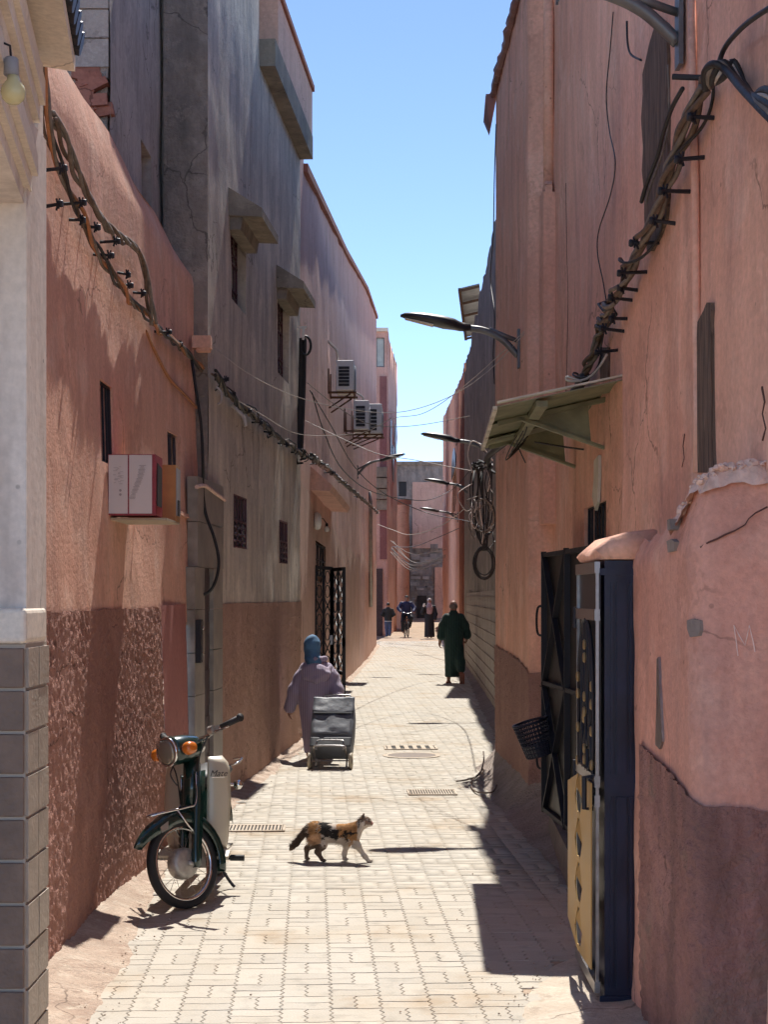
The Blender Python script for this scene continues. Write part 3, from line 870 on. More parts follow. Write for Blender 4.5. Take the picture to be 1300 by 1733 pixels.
# ---- doorway with marble surround between the pink and the grey house
dsur = thing('tiled_doorway', 'narrow grey marble tiled doorway with dark wine door behind the moped', 'doorway', (-1.5, 13.2, 0), world=True)
DW = Path([(-1.545, 12.42), (-1.43, 13.98)], +1)
def slabp(path, s0, s1, z0, z1, d0, d1, name, mat, parent):
    mb = MB(); mb.hexa([path.at(s0, z0, d0), path.at(s1, z0, d0), path.at(s1, z0, d1), path.at(s0, z0, d1), path.at(s0, z1, d0), path.at(s1, z1, d0), path.at(s1, z1, d1), path.at(s0, z1, d1)])
    return mb.build(name, mat, parent)
for j in range(6):
    z0 = j * 0.34
    slabp(DW, DW.spx(319), DW.spx(336), z0, z0 + .335, -.03, .05, 'marble_tile', 'marble', dsur)
    slabp(DW, DW.spx(351), DW.spx(367), z0, z0 + .335, -.03, .05, 'marble_tile', 'marble', dsur)
for j in range(2):
    slabp(DW, DW.spx(323), DW.spx(368), 2.04 + j * .36, 2.395 + j * .36, -.03, .052, 'marble_tile', 'marble', dsur)
dl = slabp(DW, DW.spx(335) - .02, DW.spx(352) + .02, 0.0, 2.06, -.05, .012, 'door', 'door_wine', dsur)
for j in range(5):
    slabp(DW, DW.spx(337), DW.spx(350), .12 + j * .39, .42 + j * .39, .0, .02, 'panel', 'door_wine', dl)
mb = MB()
for x, y in ((318, 828), (345, 836), (368, 848)): pass
mb.tube(smooth_path([DW.at(DW.spx(x, y)[0], DW.spx(x, y)[1], .05) for x, y in ((322, 824), (335, 822), (350, 832), (370, 846))], 5), .018, 6); mb.build('mortar_cap', 'rubble', dsur)
# letter box
lb = thing('letter_box', 'narrow black metal letter box on the marble doorway tiles', 'letter box', DW.at(DW.spx(323), 1.45, .06))
lb0 = DW.at(DW.spx(326), 0, .06)
mb = MB(); mb.box((0, 0, 0), (.05, .16, .34)); mb.build('body', 'iron_black', lb)
mb = MB(); mb.box((.028, 0, .14), (.006, .14, .03)); mb.box((.028, 0, -.05), (.004, .12, .2)); mb.build('flap', 'lamp_dark', lb)
mb = MB()
for zz in (.1, -.1):
    mb = MB(); mb.lathe([(.014, 0), (.014, .02), (.001, .024)], (.02, .08, zz), 'Y', 8); mb.build('knob', 'chrome', lb, True)

# ---- grey concrete house
greyH = thing('grey_house', 'tall unpainted grey concrete house with hooded upper windows and maroon grilles', 'house', (-1.5, 16, 0), world=True)
L2 = Path([(-1.47, 13.30), (-1.04, 19.80)], +1)
wa = openp(L2, 389, 372, 414, 540, 0.16); wb = openp(L2, 470, 487, 488, 640, 0.14)
wc = openp(L2, 395, 835, 418, 930, 0.05); wd = openp(L2, 473, 880, 487, 955, 0.05)
def wpx(x0, x1, yt0, yb0):
    s0, zt = L2.spx(x0, yt0); s1 = L2.spx(x1); zb = L2.spx(x0, yb0)[1]
    return (s0, s1, zb, zt, .15)
wa = wpx(390, 416, 372, 505); wb = wpx(470, 489, 492, 630)
facade('wall', L2, 1.70, lambda s: 9.4 if s < 3.0 else 7.5, 'concrete', greyH, [wa, wb, wc, wd], cell=0.10, amp=0.008, seed=22)
facade('rough_band', L2, 0.0, 1.74, 'dado_grey_house', greyH, cell=0.025, amp=0.008, seed=22, d0=0.008, rough=0.007, s0=L2.sy(13.95))
window(L2, wa, greyH, 'tall', gd=.09); window(L2, wb, greyH, 'tall', gd=.08)
window(L2, wc, greyH, 'half', gd=.012); window(L2, wd, greyH, 'half', gd=.012)
def hood(op):
    s0, s1, z0, z1, _ = op
    mb = MB(); zt = z1 + .02
    # sloping slab with cheeks that flare from the wall
    mb.hexa([L2.at(s0 - .10, zt, -.02), L2.at(s1 + .10, zt, -.02), L2.at(s1 + .10, zt - .02, .30), L2.at(s0 - .10, zt - .02, .30), L2.at(s0 - .10, zt + .26, -.02), L2.at(s1 + .10, zt + .26, -.02), L2.at(s1 + .10, zt + .06, .30), L2.at(s0 - .10, zt + .06, .30)])
    h = mb.build('window_hood', 'slab', greyH)
    mb = MB(); mb.hexa([L2.at(s0 - .05, zt - .12, -.02), L2.at(s1 + .05, zt - .12, -.02), L2.at(s1 + .05, zt - .12, .10), L2.at(s0 - .05, zt - .12, .10), L2.at(s0 - .05, zt - .005, -.02), L2.at(s1 + .05, zt - .005, -.02), L2.at(s1 + .05, zt - .005, .12), L2.at(s0 - .05, zt - .005, .12)])
    mb.build('lintel', 'slab', h)
hood(wa); hood(wb)
# near end face: rough concrete pier, recess, and block wall
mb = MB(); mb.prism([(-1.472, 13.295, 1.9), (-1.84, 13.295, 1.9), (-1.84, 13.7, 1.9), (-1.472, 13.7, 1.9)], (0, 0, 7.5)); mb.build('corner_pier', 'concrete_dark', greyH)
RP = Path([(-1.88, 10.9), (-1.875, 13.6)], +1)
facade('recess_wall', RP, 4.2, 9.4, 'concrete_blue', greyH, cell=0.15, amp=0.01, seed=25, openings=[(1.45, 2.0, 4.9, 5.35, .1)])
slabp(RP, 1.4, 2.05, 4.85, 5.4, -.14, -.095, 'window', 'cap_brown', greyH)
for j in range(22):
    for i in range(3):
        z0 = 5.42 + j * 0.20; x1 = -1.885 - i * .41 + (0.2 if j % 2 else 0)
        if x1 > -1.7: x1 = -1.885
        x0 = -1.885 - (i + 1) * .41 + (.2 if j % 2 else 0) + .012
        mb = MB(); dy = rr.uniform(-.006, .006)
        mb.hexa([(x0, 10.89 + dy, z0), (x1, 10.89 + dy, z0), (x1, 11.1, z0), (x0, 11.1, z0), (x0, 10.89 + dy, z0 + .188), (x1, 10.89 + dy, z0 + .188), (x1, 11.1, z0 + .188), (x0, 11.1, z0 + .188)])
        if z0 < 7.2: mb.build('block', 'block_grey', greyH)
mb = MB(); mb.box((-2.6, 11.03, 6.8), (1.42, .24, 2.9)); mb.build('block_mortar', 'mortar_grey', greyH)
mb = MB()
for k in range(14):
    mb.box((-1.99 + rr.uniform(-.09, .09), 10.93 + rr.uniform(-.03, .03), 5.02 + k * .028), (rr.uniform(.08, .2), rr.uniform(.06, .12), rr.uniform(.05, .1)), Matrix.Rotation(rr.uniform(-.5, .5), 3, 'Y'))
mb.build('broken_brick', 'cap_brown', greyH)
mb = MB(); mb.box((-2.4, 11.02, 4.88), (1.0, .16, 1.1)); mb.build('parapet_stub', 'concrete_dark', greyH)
# eave slab with pink parapet at the far end
n_ = L2.frame(1)[2]
def eaveband(z0, z1, d0, d1, y0, y1, name, mat):
    s0, s1 = L2.sy(y0), L2.sy(y1)
    return slabp(L2, s0, s1, z0, z1, d0, d1, name, mat, greyH)
eaveband(7.22, 7.50, -.3, .16, 16.3, 19.78, 'eave_slab', 'slab')
eaveband(7.505, 8.06, -.3, .15, 16.6, 19.80, 'parapet', 'pink_far_pale')
eaveband(8.062, 8.13, -.32, .18, 16.6, 19.83, 'parapet_cap', 'cap_brown')
mb = MB(); mb.box((-3.2, 16.6, 4.9), (3.2, 6.3, 4.8)); mb.build('sun_block_core', 'concrete', greyH)  # unseen box added behind the wall sheets to block sun leaks
mb = MB(); mb.box((-3.2, 15.0, 8.2), (3.0, 3.2, 2.2)); mb.build('upper_sun_block', 'concrete', greyH)  # same for the upper storey: hidden box added to stop sun

# ---- long pink house further down on the left
pink2 = thing('pink_house', 'long pink house on the left with air conditioners and iron gate', 'house', (-1, 30, 0), world=True)
L3 = Path([(-1.055, 19.82), (-0.83, 33.5), (-0.50, 45), (-0.27, 57)], +1)
def l3top(s): return float(np.interp(s, [0, .75, .76, 13.7, 25.2, 37.2], [8.05, 8.05, 7.30, 9.02, 10.45, 11.75]))
gA = (L3.spx(533), L3.spx(552), 0.0, 2.62, .35)
facade('wall', L3, 0.0, l3top, 'pink_far', pink2, [gA], cell=0.22, amp=0.012, seed=31, freq=.8)
sp_ = slabp(L3, gA[0] - .02, gA[1] + .02, 0, 2.64, -.36, -.34, 'doorway', 'door_wine', pink2)
mb = MB()
N_ = 60
for i in range(N_):
    s0, s1 = .76 + (L3.L - .76) * i / N_, .76 + (L3.L - .76) * (i + 1) / N_
    mb.hexa([L3.at(s0, l3top(s0) - .02, -.2), L3.at(s1, l3top(s1) - .02, -.2), L3.at(s1, l3top(s1) - .02, .06), L3.at(s0, l3top(s0) - .02, .06), L3.at(s0, l3top(s0) + .09, -.2), L3.at(s1, l3top(s1) + .09, -.2), L3.at(s1, l3top(s1) + .09, .06), L3.at(s0, l3top(s0) + .09, .06)])
mb.build('parapet_cap', 'cap_brown', pink2)
# paler lower paint coat with a wavy upper edge
def pale_top(s): return float(np.interp(s, [0, 2.5, 5, 8, 11, 14, 37], [3.25, 3.05, 2.95, 2.9, 2.95, 2.8, 3.0])) + .10 * math.sin(s * .9)
facade('lower_paint', L3, 0.0, pale_top, 'pink_far_pale', pink2, [gA], cell=0.22, amp=0.012, seed=31, freq=.8, d0=0.006)
# canopy over the gate
cs0, cs1 = L3.spx(526), L3.spx(560)
mb = MB(); zc = L3.spx(527, 830)[1]
mb.hexa([L3.at(cs0, zc, -.02), L3.at(cs1, zc, -.02), L3.at(cs1, zc - .02, .30), L3.at(cs0, zc - .02, .26), L3.at(cs0, zc + .34, -.02), L3.at(cs1, zc + .34, -.02), L3.at(cs1, zc + .06, .34), L3.at(cs0, zc + .06, .30)])
mb.build('door_canopy', 'pink_far', pink2)
tr = sheet('transom', [L3.at(gA[0], 2.12, -.06), L3.at(gA[1], 2.12, -.06), L3.at(gA[1], 2.6, -.06), L3.at(gA[0], 2.6, -.06)], 'window_dark', pink2)
mb = MB()
for k in range(4): mb.bar(L3.at(gA[0] + (gA[1] - gA[0]) * (k + .5) / 4, 2.12, -.03), L3.at(gA[0] + (gA[1] - gA[0]) * (k + .5) / 4, 2.6, -.03), .02)
for z in (2.13, 2.36, 2.59): mb.bar(L3.at(gA[0], z, -.03), L3.at(gA[1], z, -.03), .02)
mb.build('grille', 'iron_black', tr)
def gate_leaf(pa, pb, z0, z1, cross):
    mb = MB(); a, b = Vector(pa), Vector(pb)
    def q(u, z): p = a.lerp(b, u); return Vector((p.x, p.y, z))
    for u in (0, 1): mb.bar(q(u, z0), q(u, z1), .05)
    for z in (z0, z0 + .62, z1): mb.bar(q(0, z), q(1, z), .05)
    mb.bar(q(.5, z0), q(.5, z1), .035)
    g = mb.build('gate_leaf', 'iron_black', pink2)
    mb = MB()
    for u0 in (.0, .5):
        n = 7
        for k in range(n):
            za, zb_ = z0 + .65 + (z1 - z0 - .68) * k / n, z0 + .65 + (z1 - z0 - .68) * (k + 1) / n
            if (k % 3 == 1) == bool(cross):
                mb.tube([q(u0 + .25 + .14 * math.cos(t), (za + zb_) / 2 + (zb_ - za) * .45 * math.sin(t)) for t in np.linspace(0, 2 * math.pi, 11)[:-1]], .008, 4, closed=True)
            else:
                mb.bar(q(u0 + .06, za), q(u0 + .44, zb_), .014); mb.bar(q(u0 + .44, za), q(u0 + .06, zb_), .014)
        for k in range(2):
            za, zb_ = z0 + .03 + .29 * k, z0 + .03 + .29 * (k + 1)
            mb.bar(q(u0 + .06, za), q(u0 + .44, zb_), .014); mb.bar(q(u0 + .44, za), q(u0 + .06, zb_), .014)
    mb.build('scrollwork', 'iron_black', g)
    mb = MB(); mb.box(q(.97, (z0 + z1) / 2) + Vector((0, -.03, 0)), (.05, .05, .14)); mb.build('latch', 'steel', g)
a0 = P(533, 1000, 23.0); a1 = P(561, 1000, 24.3); a2 = P(582, 1000, 23.3)
gate_leaf((a0.x, a0.y, 0), (a1.x, a1.y, 0), .06, CH + (HY - 960) / F * 23.2, 0)
gate_leaf((a1.x + .015, a1.y, 0), (a2.x, a2.y, 0), .06, CH + (HY - 963) / F * 23.5, 1)
# meter box and hanging bulb beside the gate
q = L3.at(L3.spx(531), L3.spx(531, 882)[1], .05)
mb = MB(); mb.lathe([(.0, -.04), (.11, -.04), (.13, .0), (.11, .04), (.06, .06)], (0, 0, 0), 'X', 16); o = mb.build('bell_dome', 'white_plastic', None, True); o.location = q; tag(o, 'pale round bell dome on the pink wall above the iron gate', 'bell')
q = P(553, 893, 24.2)
bl = thing('bulb_lamp', 'small clear bulb on a wire above the black iron gate', 'lamp', q)
mb = MB(); mb.lathe([(.001, -.07), (.035, -.055), (.042, -.03), (.03, 0), (.018, .02)], n=12); mb.build('globe', 'bulb_clear', bl, True)
mb = MB(); mb.lathe([(.02, .02), (.022, .06), (.008, .07)], n=10); mb.tube([(0, 0, .06), (-.06, .05, .14), (-.12, .12, .16)], .006, 5); mb.build('holder', 'iron_black', bl)
# downpipe at the far end
mb = MB(); mb.tube([L3.at(L3.sy(47), 1.5, .07), L3.at(L3.sy(47), 4.6, .07), L3.at(L3.sy(47), 4.9, .02)], .055, 8); mb.build('downpipe', 'zinc', pink2, True)
mb = MB(); mb.box((-2.4, 38.5, 4.0), (2.2, 36.5, 6.4)); mb.build('sun_block_core', 'pink_far', pink2)  # hidden filler box, added so sun does not leak through the house
EW = Path([(-2.6, 57.02), (-.27, 57.0)], -1)
facade('end_wall', EW, -.1, 11.7, 'pink_far', pink2, cell=.6, amp=.02, seed=33)

# ---- far left: pink tower house, then a lower salmon house, and the house closing the street
tower = thing('tower_house', 'tall narrow pink house with roof window at far left', 'house', (-.3, 62, 0), world=True)
L4 = Path([(-1.9, 68.0), (.18, 68.02), (.62, 76.0)], +1)
w4 = (1.25, 1.92, 11.6, 12.85, .1)
facade('wall', L4, gz(58) - .1, lambda s: float(np.interp(s, [0, 2.08, 11], [13.1, 13.1, 10.6])), 'pink_far', tower, [w4], cell=.45, amp=.02, seed=41)
window(L4, w4, tower, 'frame', 'lamp_dark', 'glass_pale')
slabp(L4, .7, 2.08, 13.1, 13.25, -.5, .14, 'roof_slab', 'cream_trim', tower)
slabp(L4, 1.72, 2.02, 3.4, 11.2, -.01, .05, 'corner_band', 'maroon', tower)
slabp(L4, 1.5, 1.84, gz(68), 3.0, -.01, .06, 'doorway', 'door_wine', tower)
for k, (yy, zz) in enumerate(((69.5, 8.0), (71.5, 7.0), (73.6, 8.2))):
    s = L4.sy(yy); slabp(L4, s, s + 1.2, zz, zz + 1.6, -.02, .03, 'window', 'window_dark', tower)
# corbelled balcony
for k in range(4):
    slabp(L4, 1.2 + k * .09, 2.02, 5.5 + k * .46, 5.92 + k * .46, -.02, .15 + .12 * k, 'corbel', 'slab', tower)
salmon = thing('salmon_house', 'low salmon coloured house beyond the walkers on the left', 'house', (.9, 80, 0), world=True)
L5 = Path([(-.2, 77.0), (1.22, 77.02), (1.35, 91.0)], +1)
facade('wall', L5, gz(77) - .2, 6.25, 'salmon', salmon, cell=.5, amp=.02, seed=43)
slabp(L5, .2, 1.45, 6.25, 6.5, -.3, .1, 'parapet', 'cap_brown', salmon)
mb = MB(); mb.box((.2, 84.2, 3.0), (1.8, 13.6, 6.0)); mb.build('sun_block_core', 'salmon', salmon)  # added box out of sight, keeps sun from passing behind the wall
endh = thing('end_house', 'weathered grey house closing the far end of the street', 'house', (2, 93, 0), world=True)
L6 = Path([(-2.0, 92.0), (9.0, 92.02)], +1)
we = (L6.spx(675), L6.spx(688), CH + (HY - 840) / F * 92, CH + (HY - 815) / F * 92, .2)
facade('wall', L6, .2, 9.45, 'grey_far', endh, [we], cell=.4, amp=.05, seed=45)
window(L6, we, endh, 'bars', 'iron_black', nb=3)
facade('pink_panel', L6, CH + (HY - 928) / F * 92, CH + (HY - 816) / F * 92, 'pink_far_pale', endh, cell=.5, amp=.01, seed=46, d0=.09, s0=L6.spx(698), s1=L6.spx(752))
facade('salmon_pier', L6, .3, CH + (HY - 960) / F * 92, 'salmon', endh, cell=.5, amp=.02, seed=47, d0=.16, s0=L6.spx(736), s1=L6.spx(760))
slabp(L6, L6.spx(706), L6.spx(722), .4, CH + (HY - 1008) / F * 92, 0, .12, 'door', 'door_sheet', endh)
slabp(L6, 0, L6.L, 9.4, 9.6, -.3, .12, 'parapet', 'slab', endh)
rq = random.Random(9)
for k in range(34):
    x = rq.uniform(690, 734); y = rq.uniform(925, 1020)
    s = L6.spx(x); z = CH + (HY - y) / F * 92
    slabp(L6, s, s + rq.uniform(.2, .6), z, z + rq.uniform(.12, .35), 0, .03 + rq.uniform(0.03, .09), 'stone', rq.choice(['block_grey', 'slab', 'concrete_dark', 'grey_far']), endh)

# ================================================================== RIGHT SIDE
# ---- tall pink house on the right
pinkR = thing('pink_house', 'tall pink house wall on the right with exposed timbers and metal door', 'house', (1.4, 10, 0), world=True)
R2 = Path([(1.44, 4.0), (1.33, 6.5), (1.30, 8.75), (1.425, 9.45), (1.41, 13.30), (1.215, 13.40), (1.18, 16.80)], -1)
trn = (R2.spx(990, i0=3), R2.spx(1028, i0=3))
def r2open(x0, x1, y0, y1, dep, i0=0):
    a, za = R2.spx(x0, y0, i0); b, _ = R2.spx(x1, y1, i0); zb_ = R2.spx(x0, y1, i0)[1]
    s0, s1 = sorted((a, b)); return (s0, s1, min(za, zb_), max(za, zb_), dep)
ot = r2open(990, 1027, 868, 928, .08, 3)
ot = (ot[0], ot[1], 2.12, 2.42, .08)
facade('wall', R2, 0.0, 7.12, 'pink_right', pinkR, [ot], cell=0.075, amp=0.014, freq=.9, seed=52)
window(R2, ot, pinkR, 'bars', 'iron_black', nb=6)
EF = Path([(1.18, 16.80), (3.2, 17.0)], -1)
facade('end_wall', EF, 0.0, 7.12, 'pink_right', pinkR, cell=.3, amp=.01, seed=53)
mb = MB(); mb.box((2.9, 10.5, 3.4), (2.4, 12.6, 6.8)); mb.build('sun_block_core', 'pink_right', pinkR)  # unseen box added behind the right wall as a sun block
# rough lower band on the far part of the wall
sA, sB = R2.c[4] + .002, R2.L
facade('rough_band', R2, 0.0, lambda s: float(np.interp(s, [R2.c[4], R2.c[5], R2.c[5] + .9, R2.L], [1.17, 1.17, 1.24, 1.30])) + .012 * math.sin(s * 17), 'dado_right', pinkR, cell=0.022, amp=0.014, freq=.9, seed=52, d0=0.010, s0=sA, s1=sB, rough=.007)
# crumpled roof edging along the top
pts = []; rad = []; re_ = random.Random(8)
for k in range(100):
    y = 16.95 - k * .12
    x = np.interp(y, [4, 8.7, 9.45, 13.3, 13.4, 16.8], [1.42, 1.30, 1.42, 1.41, 1.215, 1.18])
    pts.append(Vector((x - .02 + re_.uniform(-.012, .012), y, 7.12 + re_.uniform(-.012, .012)))); rad.append(.035 + re_.uniform(0, .02))
mb = MB(); mb.tube(pts, rad, 7)
mb.prism([(1.06, 16.90, 6.86), (1.12, 16.86, 6.7), (1.2, 16.86, 7.12), (1.08, 16.88, 7.12)], (0, .1, 0)); mb.build('roof_edging', 'tarp', pinkR)
# downpipe in the inner corner with its plaster casing
sP = R2.c[4] - .10
mb = MB(); mb.tube([R2.at(sP, 5.15, .045), R2.at(sP, 7.4, .045)], .045, 10); mb.build('downpipe', 'pink_right', pinkR, True)
mb = MB(); mb.prism([R2.at(sP - .13, 2.4, -.01), R2.at(sP - .13, 2.4, .10), R2.at(sP + .06, 2.4, .12), R2.at(sP + .09, 2.4, -.01)], (0, 0, 2.72)); 
mb.build('pipe_casing', 'pink_right', pinkR)
mb = MB()
for k in range(7): mb.box(R2.at(sP - .11 + .035 * k, 5.13 + .03 * math.sin(k * 2.1), .06), (.06, .05, .08 + .03 * math.sin(k * 1.7)), Matrix.Rotation(k * .7, 3, 'X'))
mb.build('broken_casing', 'pink_right', pinkR)
# vertical pipe on the near wall
mb = MB(); xs = [(1176, 0), (1178, 150), (1182, 300), (1184, 500), (1186, 700), (1186, 800)]
mb.tube([R2.at(R2.spx(x, y)[0], R2.spx(x, y)[1], .012) for x, y in xs], .018, 8); mb.build('wall_pipe', 'pink_right', pinkR, True)
# exposed old timbers with ragged plaster edges
def timber(rows, d=.032, seed=1):
    rng = random.Random(seed)
    L_, R_ = [], []
    for (y, xl, xr) in rows:
        sl, zl = R2.spx(xl, y); sr, zr = R2.spx(xr, y)
        L_.append(R2.at(sl, zl, bulge(R2, sl, zl, .014, .9, 52, .016))); R_.append(R2.at(sr, zr, bulge(R2, sr, zr, .014, .9, 52, .016)))
    mb = MB(); poly = L_ + R_[::-1]
    n = len(L_)
    vs = L_ + R_; fs = [(i, i + 1, n + i + 1, n + i) for i in range(n - 1)]
    # rim
    nn = R2.frame(R2.spx(rows[0][1]))[2]; off = Vector((-nn.x * .07, -nn.y * .07, 0))
    mb._add(vs, fs)
    ring = L_ + R_[::-1]
    for i in range(len(ring)):
        a, b = ring[i], ring[(i + 1) % len(ring)]
        mb._add([a, b, b + off, a + off], [(0, 1, 2, 3)])
    mb.build('timber', 'old_timber', pinkR)
timber([(40, 1118, 1136), (75, 1106, 1136), (100, 1100, 1137), (125, 1094, 1136), (160, 1095, 1136), (200, 1092, 1138), (250, 1096, 1138), (290, 1094, 1139), (330, 1098, 1138), (370, 1097, 1134), (400, 1098, 1122), (425, 1100, 1108)])
timber([(512, 1204, 1212), (525, 1198, 1213), (545, 1187, 1212), (570, 1186, 1213), (620, 1185, 1213), (700, 1186, 1213), (760, 1186, 1213), (800, 1186, 1214)], seed=2)
timber([(588, 1018, 1032), (610, 1018, 1032), (642, 1019, 1032)], d=.032, seed=3)
# metal door with crossed bracing, standing ajar
dr0, dr1 = Vector((1.245, 11.95)), Vector((1.375, 10.0))
def dq(u, z, d=0.0):
    p = dr0.lerp(dr1, u); t = (dr1 - dr0).normalized(); n = Vector((t.y, -t.x)) 
    n = n if n.x < 0 else -n
    return Vector((p.x + n.x * d, p.y + n.y * d, z))
mb = MB(); z0, z1 = .20, 2.13
mb.hexa([dq(0, z0, 0), dq(1, z0, 0), dq(1, z0, .03), dq(0, z0, .03), dq(0, z1, 0), dq(1, z1, 0), dq(1, z1, .03), dq(0, z1, .03)])
mdoor = mb.build('door', 'door_sheet', pinkR)
mb = MB()
for u in (.012, .5, .985): mb.bar(dq(u, z0, .045), dq(u, z1, .045), .05, .03)
for z in (z0 + .02, 1.16, z1 - .02): mb.bar(dq(0, z, .045), dq(1, z, .045), .045, .03)
for (ua, ub) in ((.02, .49),):
    for (za, zb_) in ((z0, 1.16), (1.16, z1)):
        mb.bar(dq(ua, za, .05), dq(ub, zb_, .05), .04, .02); mb.bar(dq(ua, zb_, .055), dq(ub, za, .055), .04, .02)
mb.build('bracing', 'iron_black', mdoor)
mb = MB()
for zz in (1.62, .62): mb.tube(smooth_path([dq(0, zz + .11, .04), dq(-.03, zz + .10, .08), dq(-.035, zz, .09), dq(-.03, zz - .1, .08), dq(0, zz - .11, .04)], 4), .009, 6)
mb.build('handle', 'iron_black', mdoor)
mb = MB()
for zz in (2.0, .3): mb.lathe([(.02, -.05), (.02, .05)], dq(-.005, zz, .03), 'Z', 8)
mb.build('hinge', 'iron_black', mdoor)
# plaster reveal behind the door
# cracks in the plaster
PR = None
def crack(path, pts, name, parent, d=.012, r=.004, mat='crack_dark', i0=0):
    mb = MB(); q = []
    for x, y in pts:
        s, z = path.spx(x, y, i0); q.append(path.at(s, z, bulge(path, s, z, *((.014, 1.8, 61) if path is PR else (.014, .9, 52)), .0)))
    mb.tube(q, [r * (0.5 + 0.5 * abs(math.sin(k * 2.7 + 1))) for k in range(len(q))], 4); return mb.build(name, mat, parent)
crack(R2, [(960, 310), (959, 420), (961, 500), (959, 600), (958, 700)], 'crack', pinkR, r=.006)
crack(R2, [(1158, 735), (1155, 755), (1157, 775), (1153, 790)], 'crack', pinkR, r=.006)
crack(R2, [(1290, 655), (1294, 680), (1290, 700), (1295, 725), (1290, 745)], 'crack', pinkR, r=.008)
# stained white patch hanging below the awning
mb = MB(); mb.prism([R2.at(R2.spx(x, y, 3)[0], R2.spx(x, y, 3)[1], .006) for x, y in ((1012, 780), (1020, 770), (1020, 800), (1018, 850), (1014, 864), (1009, 840), (1012, 810))], (-.02, 0, 0)); mb.build('peeling_plaster', 'awning_edge', pinkR)

# ---- low porch with the ornate door
porch = thing('porch', 'low pink plastered porch with broken top, scratched letter and ornate black door', 'porch', (1.2, 6.4, 0), world=True)
# street side, rounded corner, near face
PR = Path([(2.4, 5.45), (1.16, 5.735), (1.125, 5.80), (1.115, 6.2), (1.10, 6.75), (1.105, 7.62), (1.40, 7.75)], -1)
PRr = Path(list(reversed([(2.4, 5.45), (1.16, 5.735), (1.125, 5.80), (1.115, 6.2), (1.10, 6.75), (1.105, 7.62), (1.40, 7.75)])), +1)
def ptop(s):
    return float(np.interp(s, [0, PR.c[1] - .25, PR.c[1], PR.c[2] + .05, PR.c[3], PR.c[4], PR.c[5], PR.L], [2.30, 2.28, 2.25, 2.22, 2.10, 2.05, 2.03, 2.03])) + .012 * math.sin(s * 23)
facade('wall', PR, 0.0, ptop, 'pink_porch', porch, cell=0.045, amp=0.014, freq=1.8, seed=61, rough=.0015, topround=.05)
facade('rough_band', PR, 0.0, lambda s: float(np.interp(s, [0, PR.c[1] - .3, PR.c[1], PR.c[2], PR.c[3], PR.c[4], PR.L], [1.02, 1.03, 1.05, 1.08, 1.14, 1.19, 1.2])) + .03 * float(fbm(np.array([s * 6]), np.array([.3]), 5, 3)[0]), 'dado_porch', porch, cell=0.014, amp=0.014, freq=1.8, seed=61, d0=.014, rough=.008, s1=PR.c[4])
V = []; nS = 70
for i in range(nS):
    s = PR.L * i / (nS - 1)
    a = PR.at(s, ptop(s) - .01, -.045); V.append(a); V.append(Vector((1.6 if s > .8 else a.x, max(a.y + .3, 5.9), ptop(s) + .01)))
mb = MB(); mb._add(V, [(2 * i, 2 * i + 2, 2 * i + 3, 2 * i + 1) for i in range(nS - 1)]); mb.build('top', 'rubble', porch)
rb = random.Random(4)
EB0, EB1 = PR.c[1] - .75, PR.c[3] + .05
facade('broken_edge', PR, 0.0, lambda s: ptop(s) + .012 + .012 * math.sin(s * 41), 'rubble', porch, cell=.014, amp=.014, freq=1.8, seed=61, d0=.002, rough=.006, s0=EB0, s1=EB1,
       zbot=None, topround=.06, zfrom=lambda s: ptop(s) - .035 - .05 * abs(float(fbm(np.array([s * 7]), np.array([.1]), 9, 3)[0])) * 1.6)
mb = MB()
for k in range(420):
    s = rb.uniform(EB0 + .1, EB1); dd = -.02 - rb.random() * .09
    p = PR.at(s, ptop(s) - .012 + rb.uniform(0, .03), dd); z = rb.uniform(.004, .018) if k > 25 else rb.uniform(.02, .032)
    n0 = len(mb.v); mb.lathe([(.2 * z, -z * .6), (z, -z * .2), (z * rb.uniform(.7, 1.1), z * .3), (.3 * z, z * .7)], p, 'Z', 6, Matrix.Rotation(rb.uniform(0, 3), 3, 'Z') @ Matrix.Rotation(rb.uniform(-.8, .8), 3, 'X'))
stuff(mb.build('broken_plaster', 'rubble', porch))
# scratched letter, crack, grey patches, metal flap
mb = MB()
def ptF(x, y, d=.002):
    s, z = PR.spx(x, y); return PR.at(s, z, bulge(PR, s, z, .014, 1.8, 61, d))
mb.tube([ptF(x, y) for x, y in ((1250, 1110), (1247, 1085), (1243, 1058), (1252, 1075), (1262, 1092), (1266, 1075), (1269, 1058), (1275, 1082), (1279, 1103))], .0022, 4); mb.build('scratched_letter', 'scratch', porch)
crack(PR, [(1300, 858), (1280, 868), (1268, 878), (1262, 888), (1245, 898), (1228, 905), (1215, 912), (1200, 918), (1188, 926)], 'crack', porch, d=.020, r=.005)
def patch(pts, mat, name, d=.012):
    mb = MB(); n = PR.frame(PR.spx(pts[0][0]))[2]
    mb.prism([ptF(x, y, d) for x, y in pts], (-n.x * .05, -n.y * .05, 0)); mb.build(name, mat, porch)
patch([(1172, 1050), (1180, 1047), (1190, 1050), (1192, 1066), (1188, 1076), (1176, 1078), (1173, 1065)], 'patch_grey', 'bare_patch', .010)
patch([(1138, 916), (1146, 912), (1153, 917), (1152, 932), (1140, 935)], 'patch_grey', 'bare_patch', .010)
patch([(1139, 880), (1143, 878), (1144, 896), (1140, 898)], 'patch_grey', 'bare_patch', .010)
patch([(1119, 1115), (1122, 1112), (1126, 1180), (1128, 1255), (1124, 1268), (1118, 1260), (1120, 1190)], 'steel', 'metal_flap', .010)
